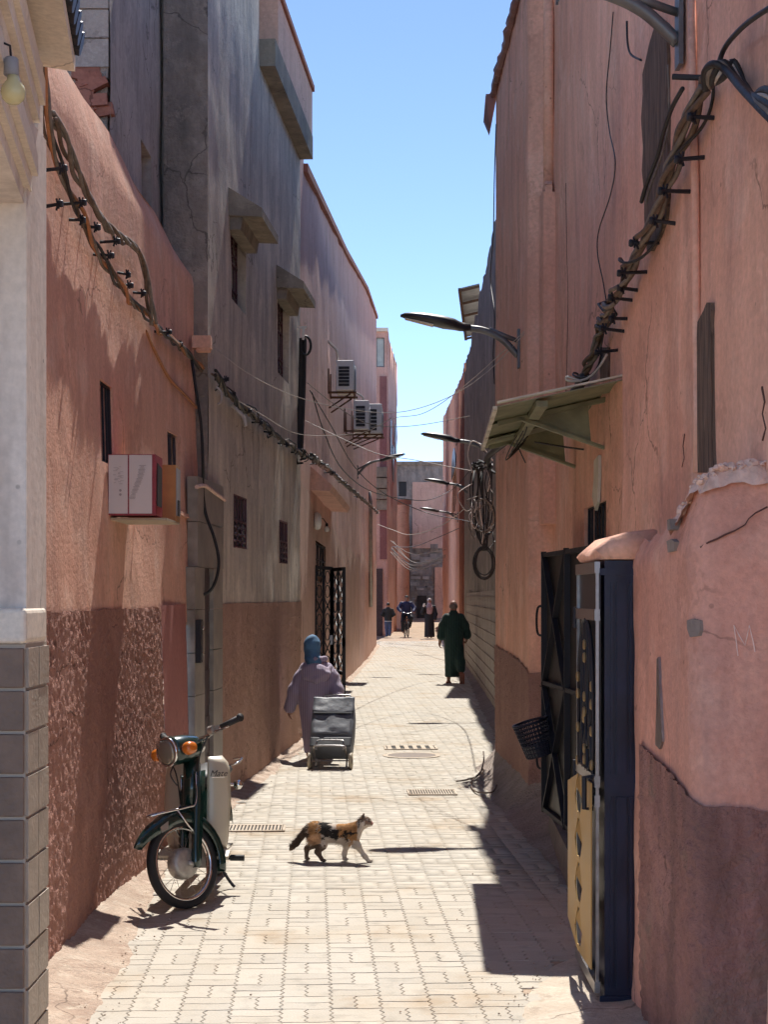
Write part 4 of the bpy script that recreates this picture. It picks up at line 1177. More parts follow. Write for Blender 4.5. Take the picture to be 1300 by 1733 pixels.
# ornate door box
DX0, DX1, DY0, DY1 = .952, 1.115, 7.02, 7.72
mb = MB(); mb.box(((DX0 + .02 + DX1) / 2, (DY0 + DY1) / 2, .985), (DX1 - DX0 - .02, DY1 - DY0, 1.95)); 
pdoor = mb.build('door_case', 'door_navy', porch)
mb = MB()
for (z0, z1) in ((.08, .92), (1.02, 1.86)):
    mb.box((1.045, DY0 - .006, (z0 + z1) / 2), (.045, .014, z1 - z0))
    mb.box((1.003, DY0 - .004, (z0 + z1) / 2), (.012, .010, z1 - z0)); mb.box((1.088, DY0 - .004, (z0 + z1) / 2), (.012, .010, z1 - z0))
mb.box((1.03, DY0 - .004, 1.91), (.16, .012, .03)); mb.box((1.03, DY0 - .004, .03), (.16, .012, .03))
mb.build('side_panel', 'door_navy', pdoor)
# hood above the door
mb = MB(); rings = []
for k in range(9):
    y = DY0 - .03 + (DY1 - DY0 + .06) * k / 8; dz = .012 * math.sin(k * 1.3)
    rings.append([Vector((DX0 - .01 + (.03 if k in (0, 8) else 0), y, 1.965)), Vector((DX0 - .015, y, 2.0 + dz)), Vector((DX0 + .05, y, 2.055 + dz)), Vector((DX0 + .12, y, 2.075 + dz)), Vector((1.2, y, 2.09 + dz)), Vector((1.2, y, 1.965))])
mb.loft(rings); mb.build('door_hood', 'pink_right', porch, True)
# front leaf: frame, glazed scrollwork with gilt bosses, gold sheet below
X0 = DX0 - .012
mb = MB()
for y in (DY0 + .006, DY1 - .006): mb.bar((X0, y, .06), (X0, y, 1.94), .014, .014)
for z in (.08, .90, .985, 1.72, 1.93): mb.bar((X0, DY0, z), (X0, DY1, z), .024, .05)
leaf = mb.build('door_leaf', 'steel', pdoor)
mb = MB(); mb.box((X0 + .012, (DY0 + DY1) / 2, 1.83), (.012, .66, .17)); mb.build('head_panel', 'lamp_dark', leaf)
mb = MB(); mb.box((X0 + .016, (DY0 + DY1) / 2, 1.35), (.004, .66, .72)); mb.build('pane', 'window_dark', leaf)
mb = MB(); yc = (DY0 + DY1) / 2
def yz(y, z): return Vector((X0 - .006, yc + y, z))
for s_ in (-1, 1):
    mb.tube(smooth_path([yz(s_ * .25, 1.0), yz(s_ * .27, 1.25), yz(s_ * .24, 1.5), yz(s_ * .12, 1.66), yz(0, 1.70)], 5), .009, 5)
    mb.tube(smooth_path([yz(s_ * .06, 1.68), yz(s_ * .08, 1.5), yz(s_ * .05, 1.35), yz(s_ * .16, 1.18), yz(s_ * .18, 1.06), yz(s_ * .08, 1.01), yz(s_ * .04, 1.1)], 5), .009, 5)
    mb.tube(smooth_path([yz(s_ * .15, 1.62), yz(s_ * .17, 1.4), yz(s_ * .13, 1.2), yz(s_ * .06, 1.12), yz(0, 1.2)], 5), .008, 5)
mb.tube([yz(0, 1.0), yz(0, 1.7)], .008, 5)
mb.build('scrollwork', 'iron_black', leaf)
mb = MB()
for (y, z) in ((0, 1.58), (0, 1.52), (-.25, 1.4), (-.25, 1.32), (.25, 1.42), (.25, 1.34), (0, 1.34), (0, 1.27), (.02, 1.24), (-.25, 1.2), (.25, 1.18), (0, 1.10), (0, 1.05), (-.26, 1.05), (.26, 1.02)):
    mb = MB(); mb.lathe([(.001, -.026), (.009, -.018), (.011, 0), (.009, .018), (.001, .026)], yz(y, z) + Vector((-.006, 0, 0)), 'Z', 8)
    mb.build('boss', 'gold_paint', leaf, True)
mb = MB(); xg = X0 - .014
# folded gold sheet with diamond slots (flanks leave gaps)
yA, yB = DY0 - .0, DY1 + .02
def gpt(u, z, dx=0): return Vector((xg - dx, yA + (yB - yA) * u, z))
NZ = 4; zlo, zhi = .16, .98
for k in range(NZ):
    a, b = zlo + (zhi - zlo) * k / NZ, zlo + (zhi - zlo) * (k + 1) / NZ; m = (a + b) / 2
    mb._add([gpt(0, a, .012), gpt(.47, a, .02), gpt(.36, m, .018), gpt(.47, b, .02), gpt(0, b, .012)], [(0, 1, 2, 3, 4)])
    e = .10 if k in (0,) else 0
    ta, tb = (gpt(1, a + .09, .03) if k == 0 else gpt(1, a, .03)), (gpt(1, b - .07, .03) if k == NZ - 1 else gpt(1, b, .03))
    mb._add([ta, gpt(.53, a, .024), gpt(.66, m, .026), gpt(.53, b, .024), tb], [(4, 3, 2, 1, 0)])
    mb._add([gpt(.47, a, .02), gpt(.53, a, .024), gpt(.55, a + .03, .024), gpt(.45, a + .03, .02)], [(0, 1, 2, 3)])
    mb._add([gpt(.36, m, .018), gpt(.47, b, .02), gpt(.50, m + .05, .034)], [(0, 1, 2)])
g_ = mb.build('gold_sheet', 'gold_panel', leaf)
sol = g_.modifiers.new('thick', 'SOLIDIFY'); sol.thickness = .006; sol.offset = 0
mb = MB(); mb.tube([(X0 - .01, DY0 + .06, 1.0), (X0 - .05, DY0 + .06, 1.0), (X0 - .05, DY0 + .06, .86), (X0 - .01, DY0 + .06, .86)], .012, 6); mb.box((X0 - .012, DY0 + .10, .93), (.014, .12, .1)); mb.build('handle', 'iron_black', leaf)
mb = MB()
for z in (1.70, .96): mb.lathe([(.014, -.05), (.014, .05)], (X0 - .01, DY1 + .015, z), 'Z', 8)
mb.build('hinge', 'iron_black', leaf)

# ---- stone doorstep
mb = MB(); mb.hexa([(1.13, 9.65, .0), (1.5, 9.65, .0), (1.5, 11.8, .0), (1.21, 11.8, .0), (1.15, 9.67, .19), (1.5, 9.67, .19), (1.5, 11.78, .20), (1.225, 11.78, .20)])
tag(mb.build('doorstep', 'stone_step'), 'worn dark stone doorstep below the braced metal door', 'step')

# ---- grey weathered wall and houses further down on the right
greyR = thing('block_house', 'weathered grey block house beyond the tall pink wall', 'house', (1.8, 28, 0), world=True)
R3 = Path([(1.56, 17.05), (1.79, 27.0), (2.15, 42.0)], -1)
facade('wall', R3, 1.9, lambda s: 7.55 + .05 * s / 5 + .12 * math.sin(s * 2.1) * math.sin(s * .7), 'grey_far', greyR, cell=.3, amp=.03, seed=71)
facade('block_wall', R3, 0.0, 1.9, 'block_grey', greyR, cell=.3, amp=.01, seed=72, d0=.012)
mb = MB()
for j in range(1, 10): mb.bar(R3.at(.2, j * .2, .026), R3.at(R3.L - .1, j * .2, .026), .008)
mb.build('mortar_line', 'mortar_grey', greyR)
mb = MB(); mb.box((3.2, 29.5, 3.7), (2.2, 24.4, 7.2)); mb.build('sun_block_core', 'grey_far', greyR)  # sun-blocking box added behind the grey wall, not meant to be seen
canopy = thing('roof_canopy', 'small corrugated sheet canopy on struts at the grey roof edge', 'canopy', (1.8, 35, 7.9), world=True)
def cp(u, v):            # u along the roof, v from the outer edge inwards
    a = Vector((1.60, 33.7, 8.30)).lerp(Vector((1.93, 37.6, 7.92)), u); return a + Vector((.42, 0, .10)) * v
mb = MB()
for k in range(14):
    h0, h1 = .02 * (k % 2), .02 * ((k + 1) % 2)
    mb._add([cp(k / 14, 0) + Vector((0, 0, h0)), cp((k + 1) / 14, 0) + Vector((0, 0, h1)), cp((k + 1) / 14, 1) + Vector((0, 0, h1)), cp(k / 14, 1) + Vector((0, 0, h0))], [(0, 1, 2, 3)])
o = mb.build('sheet', 'zinc', canopy)
o.modifiers.new('t', 'SOLIDIFY').thickness = .02
mb = MB()
for k in range(5): mb.bar(cp(k / 4, -.05) - Vector((0, 0, .04)), cp(k / 4, 1) - Vector((0, 0, .04)), .05)
mb.bar(cp(-.02, 0) - Vector((0, 0, .03)), cp(1.02, 0) - Vector((0, 0, .03)), .06)
mb.build('strut', 'rust', canopy)
farR = thing('pink_house', 'far pink house with tall dark arched window on the right', 'house', (2.6, 60, 0), world=True)
R4 = Path([(3.2, 42.9), (2.16, 43.0), (2.30, 46.0), (3.14, 85.0)], -1)
wr4 = (R4.sy(55.0), R4.sy(62.0), CH + (HY - 868) / F * 58, CH + (HY - 800) / F * 58, .2)
facade('wall', R4, -.1, lambda s: float(np.interp(s, [0, 1, 4.0, 43], [8.1, 8.1, 8.25, 11.3])), 'salmon', farR, [wr4], cell=.45, amp=.03, seed=75)
window(R4, wr4, farR, 'bars', 'iron_black', nb=5, gd=.05)
mb = MB(); sm_ = (wr4[0] + wr4[1]) / 2
mb.prism([R4.at(sm_ + 3.5 * math.cos(t), wr4[3] + .9 * math.sin(t), .0) for t in np.linspace(0, math.pi, 10)], (-.03, 0, 0)); mb.build('arch', 'window_dark', farR)
mb = MB(); mb.tube([R4.at(.92, -.1, .06), R4.at(.92, 8.1, .06)], .10, 8); mb.tube([R4.at(1.15, -.1, .05), R4.at(1.15, 7.4, .05)], .08, 8); mb.build('downpipe', 'cap_brown', farR, True)
mb = MB(); mb.box((4.4, 66, 4.0), (2.2, 38, 8)); mb.build('sun_block_core', 'salmon', farR)  # box added behind the far wall sheet to hold back sun

# loose grit along the edges
rg = random.Random(17); mb = MB()
for k in range(550):
    y = 6.6 + 22 * rg.random() ** 1.6; left = rg.random() < .62
    x = lerp_tab(EL_T, y) + rg.gauss(0, .10) if left else lerp_tab(ER_T, y) - abs(rg.gauss(0, .12))
    if rg.random() < .12: x = rg.uniform(-1, .9)
    z = rg.uniform(.002, .007)
    mb.lathe([(z * .3, -z * .5), (z, 0), (z * .4, z * .7)], (x, y, gz(y) + z * .3 + (.012 if left else .004)), 'Z', 5)
stuff(mb.build('grit', 'mortar_sand'))

# ================================================================== CABLES, LAMPS, FITTINGS
def bundle(name, label, path_pts, strands, brackets, parent_group=None, twist=5.5, tie=None):
    """twisted cable bundle; strands: (offset radius, cable radius, material, phase); brackets: list of (point, out-vector)"""
    t = thing(name, label, 'cables', path_pts[0], world=True)
    base = smooth_path(path_pts, 8)
    cum = [0]
    for a, b in zip(base, base[1:]): cum.append(cum[-1] + (b - a).length)
    rng = random.Random(len(label))
    for (ro, rc, m, ph) in strands:
        pts = []
        for i, p in enumerate(base):
            tg = (base[min(i + 1, len(base) - 1)] - base[max(i - 1, 0)]).normalized()
            x = tg.orthogonal().normalized(); x = Vector((0, 0, 1)) - tg * tg.z
            x.normalize(); y = tg.cross(x)
            a = ph + cum[i] * twist
            pts.append(p + (x * math.cos(a) + y * math.sin(a)) * ro * (1.1 + .6 * math.sin(cum[i] * 4.3 + ph * 3)) - Vector((0, 0, .012 * abs(math.sin(cum[i] * 7 + ph)))))
        mb = MB(); mb.tube(pts, rc, 6); mb.build('cable', m, t, True)
    for (p, out) in brackets:
        p = Vector(p); out = Vector(out) * rng.uniform(.65, 1.15) + Vector((0, rng.uniform(-.02, .02), rng.uniform(-.02, .015))); p += Vector((0, rng.uniform(-.04, .04), rng.uniform(-.03, .03))); L_ = out.length; d = out.normalized()
        mb = MB(); mb.tube([p - d * .02, p + out], [.010, .008], 6)
        mb.lathe([(.016, -.010), (.019, 0), (.016, .010)], p + out, 'X', 8)
        up = Vector((0, 0, .03)); side = Vector((0, .03, 0))
        mb.tube([p + out * .75 - up, p + out * .82, p + out * .75 + up], .006, 5); mb.tube([p + out * .9 - up * .8 - side * .4, p + out * .85, p + out * .9 + up + side * .4], .005, 5)
        mb.build('bracket', 'iron_black', t)
    return t

def LP(path, x, y, d, i0=0):
    s, z = path.spx(x, y, i0); return path.at(s, z, d)

# left near wall: main run and the looping upper branch
ST = [(.012, .010, 'cable_grey', 0.0), (.014, .009, 'cable_brown', 2.1), (.013, .010, 'cable_black', 4.0), (.010, .008, 'cable_grey', 5.2)]
runA = [(93, 75), (98, 140), (102, 200), (115, 260), (140, 335), (165, 390), (200, 455), (232, 500), (268, 540), (300, 572), (325, 592), (350, 625)]
bundle('cable_bundle', 'frayed cable bundle sagging down the near left pink wall on spikes', [LP(L1, x, y, .05) for x, y in runA], ST[:3] + [(.018, .012, 'cable_orange', 1.0)],
       [(LP(L1, x, y, 0), Vector((.11, -.02, 0))) for x, y in ((84, 228), (106, 285), (110, 350), (150, 372), (185, 432), (222, 480), (248, 500), (285, 560), (315, 585))])
runB = [(103, 195), (122, 235), (136, 275), (158, 325), (185, 372), (212, 402), (232, 410), (246, 428), (254, 455), (260, 500), (266, 545)]
bundle('cable_bundle', 'thick twisted grey cable looping above the main run on the left wall', [LP(L1, x, y, .075) for x, y in runB], [(.014, .014, 'cable_grey', 0), (.014, .013, 'cable_brown', 2.1), (.013, .012, 'cable_grey', 4.2)],
       [(LP(L1, x, y, 0), Vector((.11, -.02, 0))) for x, y in ((140, 335), (168, 378), (196, 413), (228, 455))], twist=7)
runC = [(352, 630), (372, 662), (400, 690), (430, 713), (460, 738), (490, 760), (508, 772)]
LSTR = [(.016, .014, 'cable_black', 0.0), (.018, .012, 'cable_grey', 1.5), (.018, .013, 'cable_black', 3.1), (.016, .011, 'cable_brown', 4.6)]
bundle('cable_bundle', 'dark cable bundle strung along the grey concrete house', [LP(L2, x, y, .06) for x, y in runC], LSTR + [(.045, .007, 'cable_black', 2.0)],
       [(LP(L2, x, y, 0), Vector((.11, -.02, 0))) for x, y in ((362, 648), (380, 672), (402, 692), (425, 712), (446, 730), (470, 748), (492, 764))], twist=6)
runD = [(510, 772), (530, 785), (552, 800), (575, 820), (600, 840), (620, 856), (634, 868)]
bundle('cable_bundle', 'black cable bundle running on along the far pink wall above the gate', [LP(L3, x, y, .12) for x, y in runD], [(a * 1.5, b * 1.6, m, p) for a, b, m, p in LSTR],
       [(LP(L3, x, y, 0), Vector((.15, -.02, 0))) for x, y in ((525, 782), (548, 798), (572, 818), (598, 838))], twist=7)
# right wall bundle
runR = [(1222, 140), (1200, 190), (1182, 240), (1165, 285), (1148, 325), (1130, 372), (1108, 420), (1082, 470), (1058, 510), (1035, 555), (1026, 590), (1015, 618), (1000, 645)]
def RP2(x, y, d):
    s, z = R2.spx(x, y); return R2.at(s, z, d)
bundle('cable_bundle', 'thick twisted bundle of old cables climbing the right pink wall on spikes', [RP2(x, y, .075) for x, y in runR],
       [(.020, .014, 'cable_brown', 0), (.020, .013, 'cable_grey', 1.3), (.022, .014, 'cable_brown', 2.6), (.018, .012, 'cable_grey', 3.9), (.045, .007, 'cable_black', .5)],
       [(RP2(x + 16, y, 0), Vector((-.125, -.02, 0))) for x, y in ((1192, 202), (1172, 264), (1150, 326), (1128, 371), (1102, 417), (1080, 454), (1062, 486), (1052, 519), (1046, 538), (1038, 560), (1030, 585))], twist=6.5)
runR2 = [(1215, 150), (1196, 182), (1180, 225), (1170, 262), (1150, 310), (1140, 342)]
mb = MB(); mb.tube(smooth_path([RP2(x - 18, y, .10) for x, y in runR2], 6), .010, 6); tag(mb.build('wall_cable', 'cable_black', None, True), 'thin dark cable beside the thick bundle high on the right wall', 'cable')
runR3 = [(1052, 640, 3), (1000, 655, 3)]
# run behind the awning to the corner
mb = MB(); mb.tube(smooth_path([Vector((1.34, 10.6, 3.26)), Vector((1.33, 12.0, 3.22)), Vector((1.16, 13.35, 3.20)), Vector((1.12, 15.0, 3.24)), Vector((1.10, 16.9, 3.28)), Vector((1.2, 18.4, 3.3))], 8), .035, 7)
tag(mb.build('wall_cable', 'cable_black', None, True), 'thick black cable run under the awning along the right wall', 'cable')
# heavy loops at the top right edge
loops = thing('cable_loops', 'heavy black and grey cable loops hung from a hook at the upper right', 'cables', RP2(1215, 120, .1), world=True)
for k, (m, r) in enumerate((('cable_black', .015), ('cable_grey', .013), ('cable_black', .014), ('cable_pale', .009), ('cable_black', .013))):
    mb = MB(); o = k * 8
    mb.tube(smooth_path([P(1196 + k * 4, 152 - k * 3, 6.15), P(1194 + o, 122 + k * 2, 6.08 - .02 * k), P(1210 + o, 108 - k, 6.0), P(1232 + o * .9, 122 + k * 5, 5.95), P(1258 + o * .6, 152 + k * 3, 5.6), P(1300, 196 - k * 11, 5.2), P(1370, 262 - k * 14, 4.8)], 6), r, 7)
    mb.build('cable', m, loops, True)
mb = MB(); mb.tube(smooth_path([P(1214, 120, 6.05), P(1228, 80, 6.0), P(1262, 42, 5.6), P(1312, 8, 5.2), P(1360, -20, 5.0)], 6), .010, 6); mb.build('cable', 'cable_black', loops, True)
mb = MB(); mb.tube([RP2(1200, 132, 0), RP2(1196, 130, .14)], .012, 6); mb.build('hook', 'iron_black', loops)
# thin wall wires
def wall_wire(label, path, pts, d, r, m, i0=0):
    mb = MB(); mb.tube(smooth_path([LP(path, x, y, d, i0) for x, y in pts], 6), r, 5)
    tag(mb.build('wall_wire', m, None, True), label, 'wire')
wall_wire('thin wire wandering down the right pink wall between pipe and timber', R2, [(1047, 20), (1042, 80), (1035, 160), (1040, 220), (1050, 275), (1042, 330), (1022, 390), (1020, 430), (1030, 480), (1038, 530)], .03, .004, 'cable_black')
wall_wire('thin wire at the far end of the right pink wall', R2, [(845, 210), (842, 300), (840, 400), (835, 470), (842, 530), (840, 600), (842, 650)], .03, .006, 'cable_black')
wall_wire('grey wire hanging from the near street lamp bracket', R2, [(1150, 110), (1152, 170), (1148, 230), (1135, 275), (1118, 320), (1112, 345)], .05, .005, 'cable_grey')
wall_wire('short black wire poking from the timber under the near lamp', R2, [(1078, 36), (1079, 70), (1085, 92), (1103, 102)], .05, .006, 'cable_black')
# coil of cables at the corner
coil = thing('cable_tangle', 'tangle of black cables with hanging coil at the corner of the pink wall', 'cables', P(820, 870, 17.4), world=True)
rc = random.Random(12)
def PT(x, y, Y=17.4): return P(x, y, Y)
for k in range(14):
    x = 800 + k * 2.4 + rc.uniform(-2, 2); mb = MB()
    mb.tube(smooth_path([PT(x + rc.uniform(-4, 4), 782 + rc.uniform(0, 14), 17.2 + rc.uniform(0, .5)), PT(x + rc.uniform(-4, 4), 820, 17.3), PT(x + rc.uniform(-5, 5), 865, 17.3), PT(x * .6 + 822 * .4 + rc.uniform(-3, 3), 905, 17.2), PT(820 + rc.uniform(-5, 5), 932, 17.2)], 6), .007, 5)
    mb.build('cable', 'cable_black', coil, True)
for k in range(6):
    cx_, cy_, rx, ry = 819.5 + rc.uniform(-1, 1), 953 + rc.uniform(-3, 2), 16 + rc.uniform(-3, 3), 25 + rc.uniform(-5, 3); Yk = 17.1 + k * .025
    mb = MB(); mb.tube([PT(cx_ + rx * math.sin(t), cy_ - ry * math.cos(t), Yk) for t in np.linspace(0, 2 * math.pi, 21)[:-1]], .0075, 6, closed=True); mb.build('coil', 'cable_black', coil, True)
for pts, m in (([(800, 800), (792, 770), (798, 748), (812, 752), (826, 768), (834, 780)], 'cable_pale'), ([(798, 880), (806, 850), (822, 846), (836, 870), (832, 890), (815, 900), (800, 888)], 'cable_grey'), ([(828, 905), (838, 890), (836, 860), (822, 840)], 'cable_black'), ([(815, 925), (818, 900), (813, 870), (812, 850)], 'cable_pale')):
    mb = MB(); mb.tube(smooth_path([PT(x, y, 17.15) for x, y in pts], 6), .009, 5); mb.build('cable', m, coil, True)
for k in range(10):
    mb = MB(); x, y = rc.uniform(800, 836), rc.uniform(780, 800); mb.tube([PT(x, y), PT(x + rc.uniform(-9, 9), y + rc.uniform(-7, 7), 17.2), PT(x + rc.uniform(-10, 10), y + rc.uniform(-6, 6), 17.1)], .013, 5); mb.build('splice', 'cable_black', coil)

for k in range(12):
    x, y = rc.uniform(794, 832), rc.uniform(790, 900); a1, a2 = rc.uniform(-26, 14), rc.uniform(20, 60)
    mb = MB(); mb.tube(smooth_path([PT(x, y, 17.25), PT(x + a1, y + a2 * .4, 17.1), PT(x + a1 * .4, y + a2, 17.1), PT(x + rc.uniform(-8, 12), y + a2 * .7, 17.2)], 6), .0055, 5); mb.build('cable', rc.choice(['cable_black', 'cable_black', 'cable_grey', 'cable_pale']), coil, True)
# cables from poles across the street
def overhead(label, pts, r, m, n=8):
    r = r * .62; mb = MB(); mb.tube(smooth_path([P(*p) for p in pts], n), r, 5)
    tag(mb.build('overhead_wire', m, None, True), label, 'wire')
overhead('pale wire from the junction box on the pink wall across to the right lamp', [(358, 585, 13.4), (430, 638, 14.5), (510, 674, 16), (600, 694, 16.8), (680, 697, 16.6), (760, 672, 15.8), (830, 625, 14.8), (905, 545, 13.4)], .006, 'cable_pale')
overhead('second pale wire sagging low from the grey house to the right lamp', [(380, 665, 14), (440, 700, 15), (500, 733, 17), (560, 737, 18), (620, 730, 18), (665, 708, 17.5), (720, 698, 17), (790, 650, 15.5), (905, 545, 13.45)], .006, 'cable_pale')
overhead('pale straight wire from the black cable post down to the right corner tangle', [(517, 712, 20), (570, 738, 19.6), (640, 768, 19), (700, 778, 18.4), (760, 790, 18), (806, 798, 17.5)], .008, 'cable_pale')
overhead('wire from the cable post rising to the grey block house', [(520, 648, 20), (560, 680, 21), (610, 712, 22), (660, 722, 23), (720, 718, 24), (795, 704, 26)], .008, 'cable_grey')
overhead('dark wire dropping from the cable post far down across the street', [(524, 660, 20), (560, 720, 21), (600, 790, 22.5), (650, 835, 25), (720, 867, 27), (790, 882, 24), (815, 893, 18)], .011, 'cable_black')
overhead('dark slack wire from the cable post to the far lamp on the right', [(528, 664, 20), (548, 730, 21), (580, 795, 23), (630, 832, 28), (690, 845, 33), (730, 845, 36), (770, 825, 37), (800, 790, 36)], .014, 'cable_black')
overhead('pale wire hanging low across the street before the end house', [(640, 888, 45), (665, 897, 44), (690, 905, 42), (720, 900, 40), (755, 885, 38), (785, 862, 36)], .016, 'cable_pale')
overhead('lowest dark wire crossing before the end house', [(664, 925, 60), (700, 925, 56), (740, 910, 50), (770, 897, 46), (785, 890, 44)], .02, 'cable_black')
rw = random.Random(3)
for k in range(7):
    x0, y0 = 664 + rw.uniform(-3, 4), 915 + rw.uniform(0, 22); x1, y1 = 750 + rw.uniform(-4, 6), 935 + rw.uniform(-15, 25)
    ym = max(y0, y1) + rw.uniform(4, 18)
    mb = MB(); mb.tube(smooth_path([P(x0, y0, 62), P(x0 * .6 + x1 * .4, ym, 60), P(x1, y1, 58)], 8), .012, 4)
    o = tag(mb.build('overhead_wire', 'cable_grey', None, True), 'thin grey wire in the low tangle before the end house', 'wire', 'tangled wires before the end house')
# black cable post on the far corner of the grey house
post = thing('cable_post', 'upright black cable riser with loops at the grey house corner', 'post', P(508, 770, 19.7), world=True)
for k, dx in enumerate((0, 4, -3)):
    mb = MB(); mb.tube(smooth_path([P(512 + dx, 572, 19.55 - .02 * k), P(511 + dx, 640, 19.55), P(509 + dx, 700, 19.55), P(506 + dx, 768, 19.55)], 5), .022, 6); mb.build('cable', 'cable_black', post, True)
mb = MB(); mb.tube([P(517 + 9 * math.sin(t), 585 - 16 * math.cos(t), 19.5) for t in np.linspace(0, 2 * math.pi, 15)[:-1]], .016, 6, closed=True); mb.build('coil', 'cable_black', post, True)
mb = MB(); mb.bar(P(503, 554, 19.5), P(519, 554, 19.5), .025); mb.bar(P(514, 552, 19.5), P(513, 575, 19.5), .03); mb.build('head', 'white_plastic', post)
for k in range(8):
    mb = MB(); x, y = 508 + rc.uniform(-9, 12), 770 + rc.uniform(-12, 16); mb.tube([P(x, y, 19.5), P(x + rc.uniform(-10, 10), y + rc.uniform(-8, 8), 19.45), P(x + rc.uniform(-12, 12), y + rc.uniform(-10, 12), 19.4)], .014, 5); mb.build('splice', 'cable_black', post)
# junction block and loose cable at the end of the pink wall
jb = P(342, 580, 13.1)
mb = MB(); mb.box(jb, (.15, .13, .10)); mb.box(jb + Vector((.01, 0, -.06)), (.11, .1, .03)); o = mb.build('junction_box', 'pink_left'); tag(o, 'pink painted junction box on the end of the near pink wall', 'box')
def loose(label, pts, r, m):
    mb = MB(); mb.tube(smooth_path([P(*p) for p in pts], 7), r, 7); tag(mb.build('loose_cable', m, None, True), label, 'cable')
loose('dark loose cable hanging down past the boxes to the marble doorway', [(323, 600, 12.9), (330, 650, 12.8), (340, 720, 12.8), (343, 790, 12.8), (343, 830, 12.9), (348, 870, 12.9), (362, 910, 12.9), (370, 950, 12.9), (364, 985, 12.9), (350, 1004, 12.9), (328, 1006, 12.9)], .013, 'cable_black')
loose('short white cable end dangling from the bundle by the junction box', [(366, 655, 13.2), (374, 664, 13.2), (374, 680, 13.2), (368, 684, 13.2)], .010, 'cable_pale')
loose('bent white tube hanging in the cables on the grey house', [(392, 686, 14.3), (402, 695, 14.3), (412, 706, 14.3), (416, 722, 14.3)], .016, 'cable_pale')
for (x, y) in ((812, 1290), (815, 1318)):
    pass
mb = MB(); mb.tube(smooth_path([Vector((.70, 15.4, .02)), Vector((.82, 15.55, .02)), Vector((.95, 15.9, .03)), Vector((1.02, 16.3, .12)), Vector((1.03, 16.5, .2))], 6), .008, 6); mb.tube(smooth_path([Vector((1.0, 16.1, .06)), Vector((.84, 15.3, .02)), Vector((.84, 14.6, .02)), Vector((.96, 14.2, .06)), Vector((1.02, 14.4, .1))], 6), .008, 6)
tag(mb.build('loose_cable', 'cable_brown', None, True), 'bent brown cable ends lying at the foot of the right wall', 'cable')

# ---- street lamps
def street_lamp(label, base, L_, rise, sgn, s=1.0):
    """base on the wall, arm reaching L_ metres over the street (sgn -1: to the left)"""
    t = thing('street_lamp', label, 'street lamp', base, group='street lamps on wall brackets')
    def q(x, z): return Vector((sgn * x * s, 0, z * s))
    mb = MB(); mb.box(q(0.015, 0), (.02 * s, .10 * s, .34 * s))
    for zz in (-.13, .13):
        mb.lathe([(.012 * s, 0), (.012 * s, .02 * s)], q(.02, zz), 'X', 6)
    mb.build('wall_plate', 'lamp_metal', t)
    xa = L_ - .62
    mb = MB(); mb.tube(smooth_path([q(.02, -.06), q(xa * .35, .06 + rise * .2), q(xa * .7, .13 + rise * .3), q(xa, .15 + rise * .33)], 6), .030 * s, 8); arm = mb.build('arm', 'lamp_metal', t, True)
    mb = MB(); mb.tube([q(.02, .07), q(xa * .62, .145 + rise * .28)], .02 * s, 8); mb.build('stay', 'lamp_metal', arm, True)
    # head: flat tapering shell
    z0 = .15 + rise * .33
    rings = []
    prof = [(0, .038, .038, 0), (.06, .05, .05, .0), (.10, .06, .058, .01), (.14, .095, .065, .03), (.24, .125, .072, .055), (.38, .125, .062, .10), (.50, .105, .046, .135), (.58, .075, .03, .15), (.62, .03, .012, .155)]
    for (x, w, h, dz) in prof:
        c = q(xa + x, z0 + dz * (.6 + rise))
        rings.append([c + Vector((0, w * s * math.cos(a), h * s * math.sin(a) * (1 if math.sin(a) > 0 else .55))) for a in np.linspace(0, 2 * math.pi, 13)[:-1]])
    mb = MB(); mb.loft(rings); head = mb.build('head', 'lamp_dark', t, True)
    mb = MB()
    def u(x, y, e=-.026): 
        dz = float(np.interp(x, [p[0] for p in prof], [p[3] for p in prof])); return q(xa + x, z0 + dz * (.6 + rise) + e) + Vector((0, y * s, 0))
    mb._add([u(.33, -.075, -.038), u(.58, -.045, -.024), u(.58, .045, -.024), u(.33, .075, -.038)], [(0, 1, 2, 3)]); o = mb.build('lens', 'lamp_lens', head); o.modifiers.new('t', 'SOLIDIFY').thickness = .006
    mb = MB()
    for y in (-.02, .02): mb.lathe([(.006, -.07), (.006, -.03)], q(xa + .05, z0) + Vector((0, y, 0)), 'Z', 6)
    mb.build('bolt', 'lamp_metal', head)
    return t
street_lamp('near street lamp with grey arm cut by the top of the picture', Vector((1.315, 7.02, 4.30)), 1.12, .10, -1)
street_lamp('dark street lamp reaching out from the right wall above the awning', Vector((1.205, 14.1, 3.99)), 1.06, .10, -1)
street_lamp('third street lamp down, right side, just above the awning tip', Vector((1.74, 25.5, 4.10)), 1.15, .12, -1)
street_lamp('fourth street lamp on the right, before the arched window', Vector((2.12, 40, 4.45)), 1.1, .10, -1)
street_lamp('farthest small street lamp on the right side', Vector((2.42, 52, 4.4)), 1.25, .10, -1)
street_lamp('only street lamp on the left side, beyond the air conditioners', Vector((-.66, 39, 4.85)), 1.18, .40, 1)

